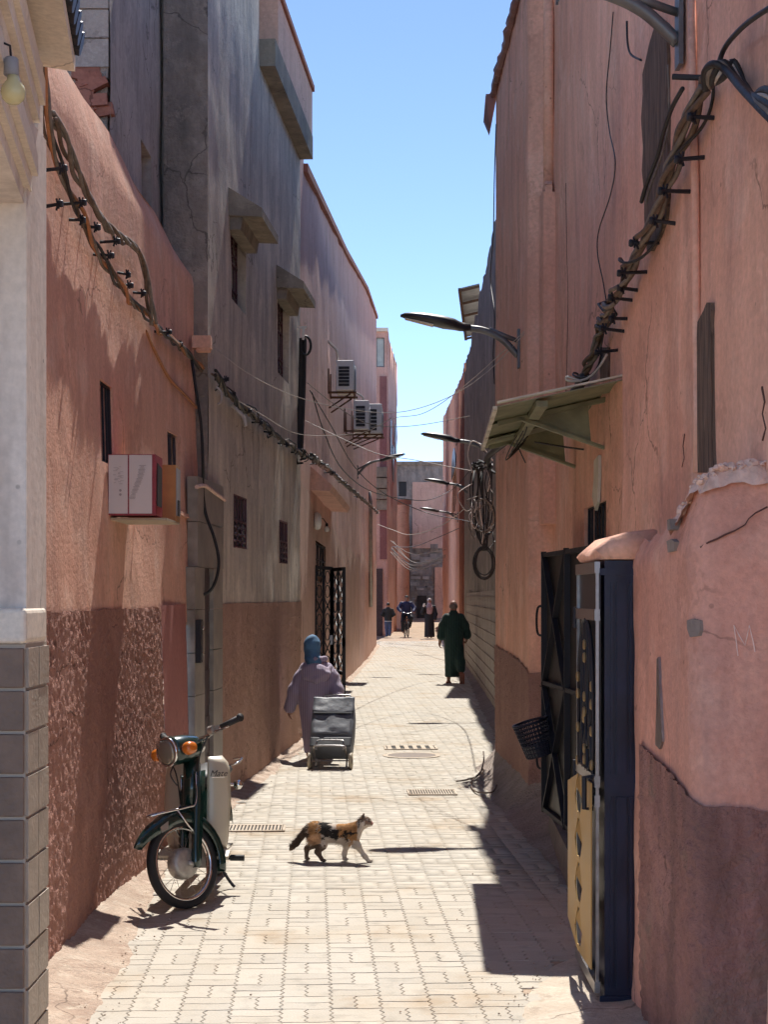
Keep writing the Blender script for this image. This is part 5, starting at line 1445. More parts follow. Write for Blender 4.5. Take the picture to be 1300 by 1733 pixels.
# ---- air conditioners
def aircon(label, path, s, z, w=.80, h=.56, d=.30, gap=.10, front=True):
    """box on a bracket; its fan side looks down the street towards the camera"""
    q, tt, n = path.frame(s)
    ang = math.atan2(tt.y, tt.x) - math.pi / 2
    t = thing('air_conditioner', label, 'air conditioner', path.at(s, z, 0), ang, 'air conditioners on the left wall')
    # local: x away from the wall, y along the wall (far), z up
    mb = MB(); mb.box((gap + d / 2, w / 2, h / 2 + .03), (d, w, h)); cs = mb.build('casing', 'white_plastic', t)
    bv = cs.modifiers.new('b', 'BEVEL'); bv.width = .015; bv.segments = 2
    for k in range(6):
        mb = MB(); mb.box((gap + d * .45, -.004, .12 + k * (h - .16) / 6), (d * .6, .012, (h - .16) / 6 * .78)); mb.build('louvre', 'slot_dark', cs)
    mb = MB(); mb.lathe([(.001, 0), (.20, 0), (.21, .01), (.2, .02)], (gap + d + .001, w * .55, h / 2 + .03), 'X', 24); mb.build('fan_guard', 'grey_plastic', cs)
    mb = MB()
    for y in (.06, w - .06):
        mb.bar((0, y, 0), (gap + d + .04, y, 0), .035); mb.bar((0.012, y, -.02), (.012, y, h * .8), .03); mb.bar((.02, y, -.26), (gap + d * .8, y, -.02), .025)
    mb.bar((gap + d, .04, .0), (gap + d, w - .04, 0), .03)
    mb.build('mounting', 'rust', t)
    mb = MB(); mb.tube(smooth_path([(gap + .02, w * .2, h + .02), (gap + .01, w * .15, h + .2), (.02, .1, h + .34), (0, .08, h + .36)], 6), .022, 6); mb.build('pipe', 'cable_pale', t, True)
    return t
aircon('nearest white air conditioner with dark louvres on the left pink wall', L3, L3.sy(26.6), CH + (HY - 666) / F * 26.8, .8, .50, .30, .14)
aircon('second white air conditioner with a small service cover', L3, L3.sy(33.2), CH + (HY - 729) / F * 33.2, .85, .60, .32, .20)
aircon('third air conditioner tucked behind and below the second', L3, L3.sy(36.2), CH + (HY - 735) / F * 36.2, .9, .66, .45, .25)

# ---- boxes under the near window
bx = thing('cardboard_box', 'white and red appliance carton jammed under the near window', 'box', (-1.52, 9.75, 2.29))
mb = MB(); mb.box((0, 0, .185), (.285, .30, .365)); bb = mb.build('carton', 'box_red', bx)
for x0, x1 in ((-.139, -.024), (-.015, .122)):
    mb = MB(); mb.box(((x0 + x1) / 2, -.1515, .187), (x1 - x0, .004, .352)); mb.build('flap', 'box_white', bb)
pr = random.Random(6)
mb = MB()
for k in range(26):
    z = .10 + .008 * k; w = pr.uniform(.02, .045); mb.box((.0 + .0032 * k if k < 16 else .052 + .0015 * (k - 16), -.1545, z), (w, .0015, .003))
for k in range(18): mb.box((-.085 + pr.uniform(-.02, .03), -.1545, .19 + .006 * k), (pr.uniform(.01, .03), .0015, .0022))
for z in (.125, .15): mb.lathe([(.001, 0), (.008, 0), (.008, .002)], (-.068, -.1560, z), 'Y', 10)
stuff(mb.build('print', 'print_grey', bb))
mb = MB(); mb.prism([(.1435, -.10, .06), (.1435, .10, .06), (.1435, .11, .30), (.1435, -.08, .32)], (.004, 0, 0)); mb.build('picture', 'slot_dark', bb)
bx2 = thing('cardboard_box', 'smaller brown carton with torn side behind the white one', 'box', (-1.50, 10.10, 2.265))
mb = MB(); mb.box((.03, .10, .19), (.30, .20, .36)); b2 = mb.build('carton', 'box_kraft', bx2)
mb = MB(); mb.box((.1825, .10, .20), (.006, .17, .30)); mb.build('window_cutout', 'grey_plastic', b2)
mb = MB(); mb.box((.187, .09, .10), (.006, .09, .10)); mb.build('picture', 'slot_dark', b2)
mb = MB(); mb.box((-1.53, 9.98, 2.272), (.42, .60, .014)); 
tag(mb.build('shelf_board', 'wheel_cream'), 'thin wooden board on brackets carrying the cartons', 'shelf')

# ---- awning
aw = thing('awning', 'green painted sheet metal awning with brackets over the braced door', 'awning', (1.4, 10.5, 2.95), world=True)
AI = [Vector((1.43, 9.55, 3.09)), Vector((1.43, 11.95, 3.09))]
AO = [Vector((.680, 9.60, 2.935)), Vector((.745, 11.85, 2.905))]
NP = 5
for k in range(NP):
    u0, u1 = k / NP - .02, (k + 1) / NP + .02
    dz = .014 * (k % 2)
    mb = MB(); rings = []
    for j in range(7):
        v = j / 6; cor = .012 * math.sin(v * 1.0)
        a = AO[0].lerp(AO[1], u0).lerp(AI[0].lerp(AI[1], u0), v); b = AO[0].lerp(AO[1], u1).lerp(AI[0].lerp(AI[1], u1), v)
        m1 = a.lerp(b, .35) + Vector((0, 0, .022)); m2 = a.lerp(b, .65) + Vector((0, 0, .022))
        up = Vector((0, 0, dz)); th = Vector((0, 0, .006))
        rings.append([a + up, m1 + up, m2 + up, b + up, b + up + th, m2 + up + th, m1 + up + th, a + up + th])
    mb.loft(rings); mb.build('sheet', 'awning_green', aw)
mb = MB(); mb.bar(AO[0] + Vector((0, -.03, .03)), AI[0] + Vector((0, -.03, .03)), .05, .012); mb.build('edge_strip', 'awning_edge', aw)
mb = MB()
for k in range(40):
    p = AO[0].lerp(AO[1], k / 39); mb.box(p + Vector((-.01, 0, .0)), (.025, .03 + pr.uniform(0, .03), .02 + pr.uniform(0, .015)))
stuff(mb.build('mortar_drips', 'awning_edge', aw))
for u in (.30, .93):
    o_, i_ = AO[0].lerp(AO[1], u), AI[0].lerp(AI[1], u)
    mb = MB(); tip = o_.lerp(i_, .22) - Vector((0, 0, .01)); rt = i_.lerp(o_, .16) - Vector((0, 0, .02)); dn = i_.lerp(o_, .13) - Vector((0, 0, .27))
    mb.prism([tip, rt, dn], (0, .02, 0)); mb.build('bracket_plate', 'awning_green', aw)
    mb = MB(); mb.bar(tip, i_ - Vector((-.0, 0, .335)), .05, .02); mb.bar(o_.lerp(i_, .05) - Vector((0, 0, .02)), i_ - Vector((0, 0, .02)), .05, .03); mb.build('bracket_arm', 'awning_green', aw)
mb = MB(); a = AO[0].lerp(AI[0], .36); b = AO[1].lerp(AI[1], .36); mb.bar(a - Vector((0, 0, .03)), b - Vector((0, 0, .03)), .07, .035); mb.build('cross_batten', 'awning_green', aw)
mb = MB()
for k in range(5):
    p = AO[0].lerp(AO[1], .45 + .1 * k).lerp(AI[0].lerp(AI[1], .45 + .1 * k), .34)
    mb.tube(smooth_path([p, p + Vector((pr.uniform(-.05, .05), .05, -.06)), p + Vector((pr.uniform(-.1, .1), .3, -.1 - pr.uniform(0, .12))), p + Vector((.05, .5, -.06))], 5), .005, 4)
mb.tube(smooth_path([P(905, 748, 11.5), P(960, 757, 11.4), P(1000, 762, 11.2)], 5), .007, 5)
mb.build('wire', 'cable_black', aw)
loose('pale wire end curling out above the awning', [(1028, 600, 9.6), (1012, 625, 9.7), (995, 640, 9.8), (975, 645, 9.8), (960, 643, 9.8), (962, 638, 9.8), (985, 646, 9.8)], .008, 'cable_pale')

# ---- hanging plastic basket
bk = thing('basket', 'black plastic waste basket tied to the braced metal door', 'basket', P(906, 1250, 11.6))
tilt = Matrix.Rotation(R(-17), 4, 'Y')
mb = MB(); mb.T = tilt; NZ_, NA = 9, 28
H_, r0, r1 = .25, .098, .128
for j in range(NZ_):
    z = -H_ / 2 + H_ * j / (NZ_ - 1); r = r0 + (r1 - r0) * j / (NZ_ - 1)
    if j in (0, NZ_ - 1) or True: mb.tube([(r * math.cos(t), r * math.sin(t), z) for t in np.linspace(0, 2 * math.pi, NA + 1)[:-1]], .0055 if j < NZ_ - 1 else .011, 5, closed=True)
for k in range(NA):
    t = 2 * math.pi * k / NA; mb.bar((r0 * math.cos(t), r0 * math.sin(t), -H_ / 2), (r1 * math.cos(t), r1 * math.sin(t), H_ / 2), .009, .006)
mb.build('mesh_side', 'basket_plastic', bk)
mb = MB(); mb.T = tilt; mb.lathe([(.001, -H_ / 2), (r0, -H_ / 2), (r0 + .012, -H_ / 2 + .085), (r0 + .008, -H_ / 2 + .085), (.001, -H_ / 2 + .012)], n=NA); mb.build('bottom', 'basket_plastic', bk)
mb = MB(); mb.tube([P(920, 1212, 11.6) - bk.location, P(932, 1180, 11.75) - bk.location, P(937, 1165, 11.85) - bk.location], .004, 4); mb.tube([P(914, 1161, 11.8) - bk.location, P(937, 1164, 11.82) - bk.location, P(982, 1168, 11.3) - bk.location], .005, 4); mb.build('string', 'cable_black', bk)

# ---- drains and covers in the paving
def grate(label, x0, x1, yp, depth, n):
    Y = CH * F / (yp - HY); a = (x0 - CX) / F * Y; b = (x1 - CX) / F * Y; z = gz(Y)
    t = thing('drain_grate', label, 'drain', ((a + b) / 2, Y, z), R(2.0), 'drain grates in the paving')
    w = b - a
    mb = MB(); mb.box((0, 0, .003), (w - .03, depth - .03, .004)); mb.build('pit', 'pit_dark', t)
    mb = MB()
    for y in (-depth / 2, depth / 2): mb.box((0, y, .006), (w + .02, .03, .012))
    for x in (-w / 2, w / 2): mb.box((x, 0, .006), (.025, depth, .012))
    fr = mb.build('frame', 'apron', t)
    for k in range(n):
        mb = MB(); mb.box((-w / 2 + w * (k + .5) / n, 0, .007), (w / n * .5, depth - .03, .010)); mb.build('bar', 'apron', t)
grate('long slotted drain grate by the kerb beside the moped', 385, 480, 1403, .30, 16)
grate('faint slotted drain grate right of the street centre', 692, 770, 1342, .35, 18)
grate('drain with five dark openings near the pulled cart', 652, 738, 1266, .42, 6)
Y = CH * F / (1279 - HY)
mc = thing('manhole_cover', 'flat round manhole cover just before the five part drain', 'manhole cover', ((697 - CX) / F * Y, Y, .004))
mb = MB(); mb.lathe([(.27, 0), (.27, .004), (.25, .006), (.001, .006)], n=32); mb.build('lid', 'grate_metal', mc)
mb = MB(); mb.lathe([(.33, 0), (.33, .003), (.275, .0045), (.272, 0)], n=32, caps=False); mb.build('ring', 'apron', mc)

# ================================================================== SOFT BODIES (blended solids turned into one skin)
def surface_nets(f, org, h):
    s = f < 0
    nx, ny, nz = f.shape
    def c(i, j, k): return (slice(i, nx - 1 + i), slice(j, ny - 1 + j), slice(k, nz - 1 + k))
    corners = [(i, j, k) for i in (0, 1) for j in (0, 1) for k in (0, 1)]
    occ = sum(s[c(*q)].astype(np.int8) for q in corners)
    act = (occ > 0) & (occ < 8)
    idx = np.full(act.shape, -1, np.int64); A = np.argwhere(act); idx[act] = np.arange(len(A))
    acc = np.zeros((len(A), 3)); cnt = np.zeros(len(A))
    for a in corners:
        for ax in range(3):
            if a[ax] == 1: continue
            b = list(a); b[ax] = 1
            fa = f[A[:, 0] + a[0], A[:, 1] + a[1], A[:, 2] + a[2]]; fb = f[A[:, 0] + b[0], A[:, 1] + b[1], A[:, 2] + b[2]]
            m = (fa < 0) != (fb < 0)
            t = np.where(m, fa / np.where(m, fa - fb, 1), 0)
            p = np.tile(np.array(a, float), (len(A), 1)); p[:, ax] += t
            acc[m] += p[m]; cnt[m] += 1
    verts = (A + acc / np.maximum(cnt, 1)[:, None]) * h + org
    faces = []
    for ax in range(3):
        u, v = [(1, 2), (2, 0), (0, 1)][ax]
        sl0 = [slice(1, n - 1) for n in f.shape]; sl1 = list(sl0); sl0[ax] = slice(0, f.shape[ax] - 1); sl1[ax] = slice(1, f.shape[ax])
        a_ = s[tuple(sl0)]; b_ = s[tuple(sl1)]
        d = a_ != b_; E = np.argwhere(d)
        off = np.array([1, 1, 1]); off[ax] = 0; E = E + off
        inside_first = a_[d]
        def cell(du, dv):
            q = E.copy(); q[:, u] -= du; q[:, v] -= dv; return idx[q[:, 0], q[:, 1], q[:, 2]]
        q = np.stack([cell(1, 1), cell(0, 1), cell(0, 0), cell(1, 0)], 1)
        q[~inside_first] = q[~inside_first][:, ::-1]
        faces.append(q)
    F_ = np.concatenate(faces); F_ = F_[(F_ >= 0).all(1)]
    return verts, F_

class Soft:
    """solids blended smoothly: cap = tapered limb, ell = ellipsoid, robe = stacked ellipses with folds"""
    def __init__(s): s.p = []
    def cap(s, a, b, ra, rb, k=.02): s.p.append(('cap', np.array(a, float), np.array(b, float), ra, rb, k)); return s
    def chain(s, pts, k=.02):
        for (a, ra), (b, rb) in zip(pts, pts[1:]): s.cap(a, b, ra, rb, k)
        return s
    def ell(s, c, r, k=.02, rot=None): s.p.append(('ell', np.array(c, float), np.array(r, float), rot, 0, k)); return s
    def robe(s, rows, folds=0, famp=0.0, fz=(0, 1), k=.03, phase=0.0): s.p.append(('robe', np.array(rows, float), folds, famp, (fz, phase), k)); return s
    def bounds(s, q):
        if q[0] == 'cap':
            r = max(q[3], q[4]); return np.minimum(q[1], q[2]) - r, np.maximum(q[1], q[2]) + r
        if q[0] == 'ell':
            r = q[2].max() if q[3] is not None else q[2]; return q[1] - r, q[1] + r
        R_ = q[1]; m = 1 + q[3]
        return np.array([(R_[:, 1] - R_[:, 3] * m).min(), (R_[:, 2] - R_[:, 4] * m).min(), R_[:, 0].min()]), np.array([(R_[:, 1] + R_[:, 3] * m).max(), (R_[:, 2] + R_[:, 4] * m).max(), R_[:, 0].max()])
    def mesh(s, h, wrinkle=0.0, wseed=1):
        lo = np.min([s.bounds(q)[0] for q in s.p], 0) - 4 * h - .03; hi = np.max([s.bounds(q)[1] for q in s.p], 0) + 4 * h + .03
        n = np.ceil((hi - lo) / h).astype(int) + 1
        ax = [lo[i] + h * np.arange(n[i]) for i in range(3)]
        f = np.full(n, 0.5)
        for q in s.p:
            k = q[5]; b0, b1 = s.bounds(q); pad = .05 + k
            sl = tuple(slice(max(0, int((b0[i] - pad - lo[i]) / h)), min(n[i], int((b1[i] + pad - lo[i]) / h) + 2)) for i in range(3))
            X, Y, Z = np.meshgrid(*[ax[i][sl[i]] for i in range(3)], indexing='ij')
            if q[0] == 'cap':
                a, b = q[1], q[2]; d = b - a; L2_ = (d * d).sum() + 1e-12
                t = np.clip(((X - a[0]) * d[0] + (Y - a[1]) * d[1] + (Z - a[2]) * d[2]) / L2_, 0, 1)
                g = np.sqrt((X - a[0] - t * d[0]) ** 2 + (Y - a[1] - t * d[1]) ** 2 + (Z - a[2] - t * d[2]) ** 2) - (q[3] + (q[4] - q[3]) * t)
            elif q[0] == 'ell':
                p = np.stack([X - q[1][0], Y - q[1][1], Z - q[1][2]], -1)
                if q[3] is not None: p = p @ np.array(q[3])
                r = q[2]; k0 = np.sqrt(((p / r) ** 2).sum(-1)); k1 = np.sqrt(((p / r ** 2) ** 2).sum(-1)) + 1e-9
                g = k0 * (k0 - 1) / k1
            else:
                R_ = q[1]; R_ = R_[np.argsort(R_[:, 0])]; z = np.clip(Z, R_[0, 0], R_[-1, 0])
                it = [np.interp(z, R_[:, 0], R_[:, i]) for i in (1, 2, 3, 4)]
                th = np.arctan2((Y - it[1]) / it[3], (X - it[0]) / it[2])
                (fz0, fz1), ph = q[4]
                am = q[3] * np.clip((fz1 - z) / (fz1 - fz0), 0, 1)
                m = 1 + am * (np.sin(q[2] * th + ph + 1.5 * np.sin(z * 4)) * .7 + .3 * np.sin(q[2] * 1.7 * th + 2 * ph))
                rr_ = np.sqrt(((X - it[0]) / it[2]) ** 2 + ((Y - it[1]) / it[3]) ** 2)
                g = (rr_ - m) * np.minimum(it[2], it[3])
                g = np.maximum(g, np.maximum(R_[0, 0] - Z, Z - R_[-1, 0]))
            o = f[sl]; hh = np.clip(.5 + .5 * (o - g) / k, 0, 1)
            f[sl] = o * (1 - hh) + g * hh - k * hh * (1 - hh)
        if wrinkle:
            X, Y, Z = np.meshgrid(*ax, indexing='ij', sparse=True)
            f = f + wrinkle * (np.sin(X * 55 + 3 * np.sin(Z * 17)) * np.sin(Z * 31 + Y * 24 + 2 * np.sin(X * 13)))
        return surface_nets(f, lo, h)
    def build(s, name, mat, parent, h=.012, wrinkle=0.0, split=None):
        v, fc = s.mesh(h, wrinkle)
        me = bpy.data.meshes.new(name)
        me.vertices.add(len(v)); me.vertices.foreach_set('co', v.astype(np.float32).ravel())
        me.loops.add(len(fc) * 4); me.loops.foreach_set('vertex_index', fc.ravel().astype(np.int32))
        me.polygons.add(len(fc)); me.polygons.foreach_set('loop_start', np.arange(0, len(fc) * 4, 4, dtype=np.int32)); me.polygons.foreach_set('loop_total', np.full(len(fc), 4, np.int32))
        me.update(calc_edges=True); me.validate()
        o = link(name, me, mat, parent, True)
        if split is not None:      # second material by face centre
            cen = v[fc].mean(1); mi = split(cen).astype(np.int32); me.polygons.foreach_set('material_index', mi)
        return o

def hand(S, w, d, palm, side=1, sc=1.0):
    """palm with four bent fingers and a thumb; w wrist, d pointing direction, palm = palm normal"""
    w = np.array(w, float); d = np.array(d, float); d /= np.linalg.norm(d); p = np.array(palm, float); p -= d * p.dot(d); p /= np.linalg.norm(p)
    a = np.cross(d, p) * side
    S.cap(w, w + d * .05 * sc, .024 * sc, .030 * sc, .012); S.cap(w + d * .05 * sc - a * .014 * sc, w + d * .085 * sc - a * .018 * sc, .018 * sc, .016 * sc, .01); S.cap(w + d * .05 * sc + a * .014 * sc, w + d * .085 * sc + a * .018 * sc, .018 * sc, .016 * sc, .01)
    for k, (off, L_) in enumerate(((-.031, .058), (-.011, .072), (.010, .076), (.030, .066))):
        b = w + d * .088 * sc + a * off * sc; m = b + (d * .8 + p * .45) * L_ * .5 * sc; e = m + (d * .45 + p * .85) * L_ * .5 * sc
        S.cap(b, m, .0095 * sc, .009 * sc, .004); S.cap(m, e, .009 * sc, .0075 * sc, .004)
    b = w + d * .03 * sc + a * .024 * sc; m = b + (d * .6 + a * .6 + p * .4) * .04 * sc; S.cap(b, m, .013 * sc, .011 * sc, .006); S.cap(m, m + (d * .9 + p * .3) * .035 * sc, .011 * sc, .009 * sc, .004)

def head(S, c, face=(0, 1, 0), s=1.0):
    """skull, jaw, nose, ears; face = direction looked at"""
    c = np.array(c, float); fdir = np.array(face, float); fdir /= np.linalg.norm(fdir); sd_ = np.cross(fdir, [0, 0, 1])
    ang = math.atan2(fdir[1], fdir[0]) - math.pi / 2; rot = np.array(Matrix.Rotation(ang, 3, 'Z'))
    S.ell(c + np.array([0, 0, .02]) * s, np.array([.076, .095, .10]) * s, .02, rot)
    S.ell(c + fdir * .025 * s + np.array([0, 0, -.055]) * s, np.array([.055, .065, .065]) * s, .03, rot)
    S.cap(c + fdir * .088 * s + np.array([0, 0, .012]) * s, c + fdir * .105 * s + np.array([0, 0, -.022]) * s, .010 * s, .015 * s, .012)
    for e in (-1, 1): S.ell(c + sd_ * e * .080 * s + np.array([0, 0, -.005]) * s - fdir * .005, np.array([.012, .022, .032]) * s, .008, rot)
    return fdir, sd_

def face_parts(parent, c, fdir, sd_, s=1.0):
    c = Vector(c); fd = Vector(fdir); sd2 = Vector(sd_)
    for e in (-1, 1):
        mb = MB(); mb.lathe([(.001, -.008), (.010, -.004), (.012, 0), (.010, .004), (.001, .008)], c + fd * .082 * s + sd2 * e * .031 * s + Vector((0, 0, .012 * s)), 'Z', 8); mb.build('eye', 'hair_black', parent, True)
        mb = MB(); mb.bar(c + fd * .088 * s + sd2 * e * .015 * s + Vector((0, 0, .034 * s)), c + fd * .082 * s + sd2 * e * .046 * s + Vector((0, 0, .036 * s)), .007, .007); mb.build('eyebrow', 'hair_black', parent)
    mb = MB(); mb.bar(c + fd * .088 * s - sd2 * .022 * s + Vector((0, 0, -.058 * s)), c + fd * .088 * s + sd2 * .022 * s + Vector((0, 0, -.058 * s)), .010, .009); mb.build('mouth', 'red_paint', parent)

# ---- woman in a purple robe pulling a trolley (seen from behind)
Yw = 17.7
wom = thing('person', 'person in striped purple hooded robe and blue headscarf pulling a trolley', 'person', ((536 - CX) / F * Yw, Yw, 0))
S = Soft(); fd, sd_ = head(S, (-.055, .09, 1.245), (0.1, 1, -.15), .93)
S.cap((-.045, .07, 1.18), (-.02, .03, 1.05), .05, .06, .03)
S.robe([(.55, 0, 0, .15, .12), (.8, 0, 0, .16, .12), (1.0, 0, .01, .18, .11), (1.07, -.01, .02, .10, .08)])
for e, y in ((-1, .10), (1, -.08)):
    S.chain([((e * .08, 0, .58), .085), ((e * .08, y * .5 + .02, .33), .06), ((e * .08, y, .06), .042)], .03)
    S.ell((e * .08, y + .06, .03), (.042, .11, .032), .03)
S.chain([((-.12, .02, .98), .05), ((-.23, -.02, .78), .042), ((-.295, .01, .58), .032)], .03); hand(S, (-.30, .012, .565), (-.1, .1, -1), (1, 0, 0), -1, .9)
S.chain([((.12, .02, .98), .05), ((.22, -.10, .78), .042), ((.245, -.26, .62), .032)], .03); hand(S, (.245, -.27, .61), (.0, -.75, -.55), (0, .5, -1), 1, .9)
body = S.build('body', 'skin_tan', wom, .009)
face_parts(wom, (-.055, .09, 1.245), fd, sd_, .93)
S = Soft()
S.robe([(.07, .02, .03, .16, .15), (.25, .015, .02, .175, .16), (.5, .01, 0, .20, .17), (.72, 0, -.01, .215, .175), (.88, 0, -.01, .205, .165), (.97, -.005, .01, .175, .14), (1.04, -.015, .02, .13, .11), (1.10, -.025, .03, .085, .08)], 9, .06, (0.0, 1.0), .04)
S.chain([((-.12, .02, 1.0), .075), ((-.175, .0, .90), .078), ((-.245, -.02, .76), .072), ((-.30, .01, .57), .066)], .035)
S.chain([((.11, .02, 1.0), .075), ((.175, -.03, .90), .078), ((.225, -.10, .77), .074), ((.245, -.235, .62), .062)], .035)
S.build('robe', 'robe_purple', wom, .011, wrinkle=.0025)
S = Soft()    # hood lying on the upper back
S.ell((-.02, -.09, .985), (.15, .075, .08), .03); S.ell((.02, -.145, .93), (.13, .045, .08), .03)
S.chain([((-.165, -.03, .985), .026), ((-.12, -.12, .915), .03), ((0, -.175, .885), .036), ((.12, -.13, .945), .03), ((.15, -.03, 1.02), .026)], .03)
S.chain([((-.10, .03, 1.10), .035), ((-.02, -.06, 1.10), .04), ((.09, .02, 1.11), .035)], .03)
S.build('hood', 'robe_purple', wom, .010, wrinkle=.003)
S = Soft(); S.ell((-.055, .085, 1.27), (.090, .108, .110), .03); S.chain([((-.055, .04, 1.22), .085), ((-.05, .02, 1.13), .078), ((-.03, -.02, 1.08), .09)], .04); S.ell((-.05, .13, 1.17), (.07, .05, .06), .03)
S.build('headscarf', 'scarf_teal', wom, .009, wrinkle=.004)

# ---- shopping trolley
ct = thing('shopping_trolley', 'grey fabric shopping trolley on cream wheels pulled behind the robed person', 'trolley', ((559 - CX) / F * 16.7, 16.7, 0), R(-4))
ct.scale = (1.08, 1.0, 1.0)
LT = Matrix.Rotation(R(-44), 4, 'X')      # leaning away from the camera
org = Matrix.Translation((0.0, .0, .10))
def T3(): return org @ LT
S = Soft(); 
me_rows = []
mb = MB(); mb.T = T3()
rings = []
for (z, w, d, y) in ((.10, .195, .105, .02), (.13, .205, .115, .02), (.40, .212, .125, .015), (.62, .208, .12, .01), (.70, .20, .11, 0), (.73, .185, .095, 0)):
    ring = []
    for (cx_, cy_) in ((-1, -1), (1, -1), (1, 1), (-1, 1)):
        for a in np.linspace(0, math.pi / 2, 4):
            a0 = {(-1, -1): math.pi, (1, -1): 1.5 * math.pi, (1, 1): 0, (-1, 1): .5 * math.pi}[(cx_, cy_)]
            ring.append(Vector((cx_ * (w - .025) + .025 * math.cos(a0 + a), y + cy_ * (d - .025) + .025 * math.sin(a0 + a), z)))
    rings.append(ring)
mb.loft(rings); bag = mb.build('bag', 'bag_grey', ct, True)
def panel(name, rows, mat, parent, yoff, amp=.008, seed=0, nx=14, nz=12, x0=-.19, x1=.19, dip=0.0):
    V_ = []
    for i in range(nx):
        for j in range(nz):
            u, v = i / (nx - 1), j / (nz - 1)
            x = x0 + (x1 - x0) * u; z = rows[0] + (rows[1] - rows[0]) * v
            if dip: z -= dip * (4 * u * (1 - u)) * (1 - v)
            y = yoff + amp * 2 * float(fbm(np.array([x * 11 + seed]), np.array([z * 9]), seed, 2)[0])
            V_.append(T3() @ Vector((x, y, z)))
    o = grid_mesh(name, np.array([tuple(p) for p in V_]), nx, nz, mat, parent, True)
    o.modifiers.new('t', 'SOLIDIFY').thickness = .008
    return o
panel('lid_flap', (.55, .745), 'bag_grey', bag, -.128, .012, 3, x0=-.205, x1=.205, dip=.03)
panel('front_pocket', (.24, .51), 'bag_grey', bag, -.124, .010, 5)
panel('base_panel', (.08, .20), 'bag_dark', bag, -.118, .003, 6, x0=-.2, x1=.2)
mb = MB(); mb.T = T3(); mb.bar((-.19, -.13, .525), (.19, -.13, .525), .012, .02); mb.build('seam', 'bag_dark', bag)
mb = MB(); mb.T = T3()
for x in (-.15, .15): mb.tube([(x, .12, .0), (x, .13, .95)], .010, 7)
mb.tube([(-.15, .13, .95), (-.12, .13, .99), (.12, .13, .99), (.15, .13, .95)], .011, 7)
mb.tube(smooth_path([(-.16, .05, .02), (-.15, -.13, .03), (-.13, -.17, .04), (.13, -.17, .04), (.15, -.13, .03), (.16, .05, .02)], 5), .010, 7)
mb.tube(smooth_path([(-.13, -.12, .03), (-.13, -.14, .11), (-.10, -.14, .14), (.10, -.14, .14), (.13, -.14, .11), (.13, -.12, .03)], 5), .008, 7)
mb.build('frame', 'steel', ct, True)
mb = MB(); mb.tube([(-.20, 0, .085), (.20, 0, .085)], .008, 6); mb.build('axle', 'steel', ct)
for x in (-.20, .20):
    mb = MB(); mb.lathe([(.055, -.012), (.085, -.016), (.085, .016), (.055, .012)], (x, 0, .085), 'X', 24); w_ = mb.build('wheel', 'wheel_cream', ct, True)
    mb = MB(); mb.lathe([(.001, -.018), (.05, -.010), (.056, 0), (.05, .010), (.001, .018)], (x, 0, .085), 'X', 16); mb.build('hub', 'iron_black', w_)

# ---- man in a green robe walking away
Ym = 33.2
man = thing('person', 'balding person in long dark green robe walking away barefoot in slippers', 'person', ((768 - CX) / F * Ym, Ym, 0))
S = Soft(); fd, sd_ = head(S, (.0, .05, 1.60), (.25, 1, 0), 1.0)
S.cap((0, .03, 1.53), (0, 0, 1.42), .06, .07, .03); S.robe([(.8, 0, 0, .18, .13), (1.1, 0, 0, .17, .12), (1.33, 0, 0, .16, .10), (1.42, 0, 0, .09, .07)])
S.chain([((-.09, 0, .85), .09), ((-.10, .12, .48), .065), ((-.10, .10, .09), .04)], .03); S.ell((-.10, .15, .035), (.045, .12, .035), .02)
S.chain([((.10, 0, .85), .09), ((.13, .05, .48), .065), ((.16, -.22, .16), .042)], .03); S.ell((.165, -.235, .10), (.045, .05, .10), .02)
S.chain([((-.14, 0, 1.35), .05), ((-.235, -.03, 1.14), .045), ((-.28, .04, .88), .033)], .03); hand(S, (-.29, .055, .86), (0, .1, -1), (1, 0.2, 0), -1)
S.chain([((.14, 0, 1.35), .05), ((.245, .03, 1.14), .045), ((.28, .20, .95), .033)], .03); hand(S, (.28, .225, .94), (0, .6, -.8), (-1, 0, 0), 1)
S.build('body', 'skin_brown', man, .010)
face_parts(man, (0, .05, 1.60), fd, sd_)
S = Soft(); S.ell((0, .035, 1.605), (.080, .092, .085), .02); S.build('hair', 'hair_grey', man, .010, split=None)
S = Soft()
S.robe([(.13, -.03, .05, .15, .14), (.4, -.01, .02, .175, .16), (.8, 0, 0, .20, .165), (1.1, 0, -.01, .215, .16), (1.30, 0, 0, .215, .145), (1.40, 0, 0, .17, .12), (1.46, 0, .01, .10, .09), (1.52, 0, .01, .06, .06)], 7, .06, (.1, 1.3), .04)
S.chain([((.10, -.02, .7), .11), ((.13, -.10, .45), .10), ((.15, -.15, .30), .085)], .06)
S.chain([((-.15, 0, 1.37), .085), ((-.225, -.03, 1.20), .085), ((-.265, -.01, .98), .088)], .04); S.chain([((.15, 0, 1.37), .085), ((.235, .02, 1.20), .085), ((.285, .08, 1.0), .09)], .04)
S.build('robe', 'robe_green', man, .013, wrinkle=.003)
for nm, x, y, rx in (('slipper', -.10, .14, 0), ('slipper', .165, -.255, 1)):
    mb = MB()
    if rx == 0: mb.loft([[Vector((x + a * .055, y + b, z)) for a, b in ((-1, -.13), (1, -.13), (1.05, .05), (.5, .16), (-.5, .16), (-1.05, .05))] for z in (.002, .022)])
    else: mb.box((x, y - .01, .10), (.10, .03, .24), Matrix.Rotation(R(12), 3, 'X'))
    mb.build(nm, 'cap_brown', man)

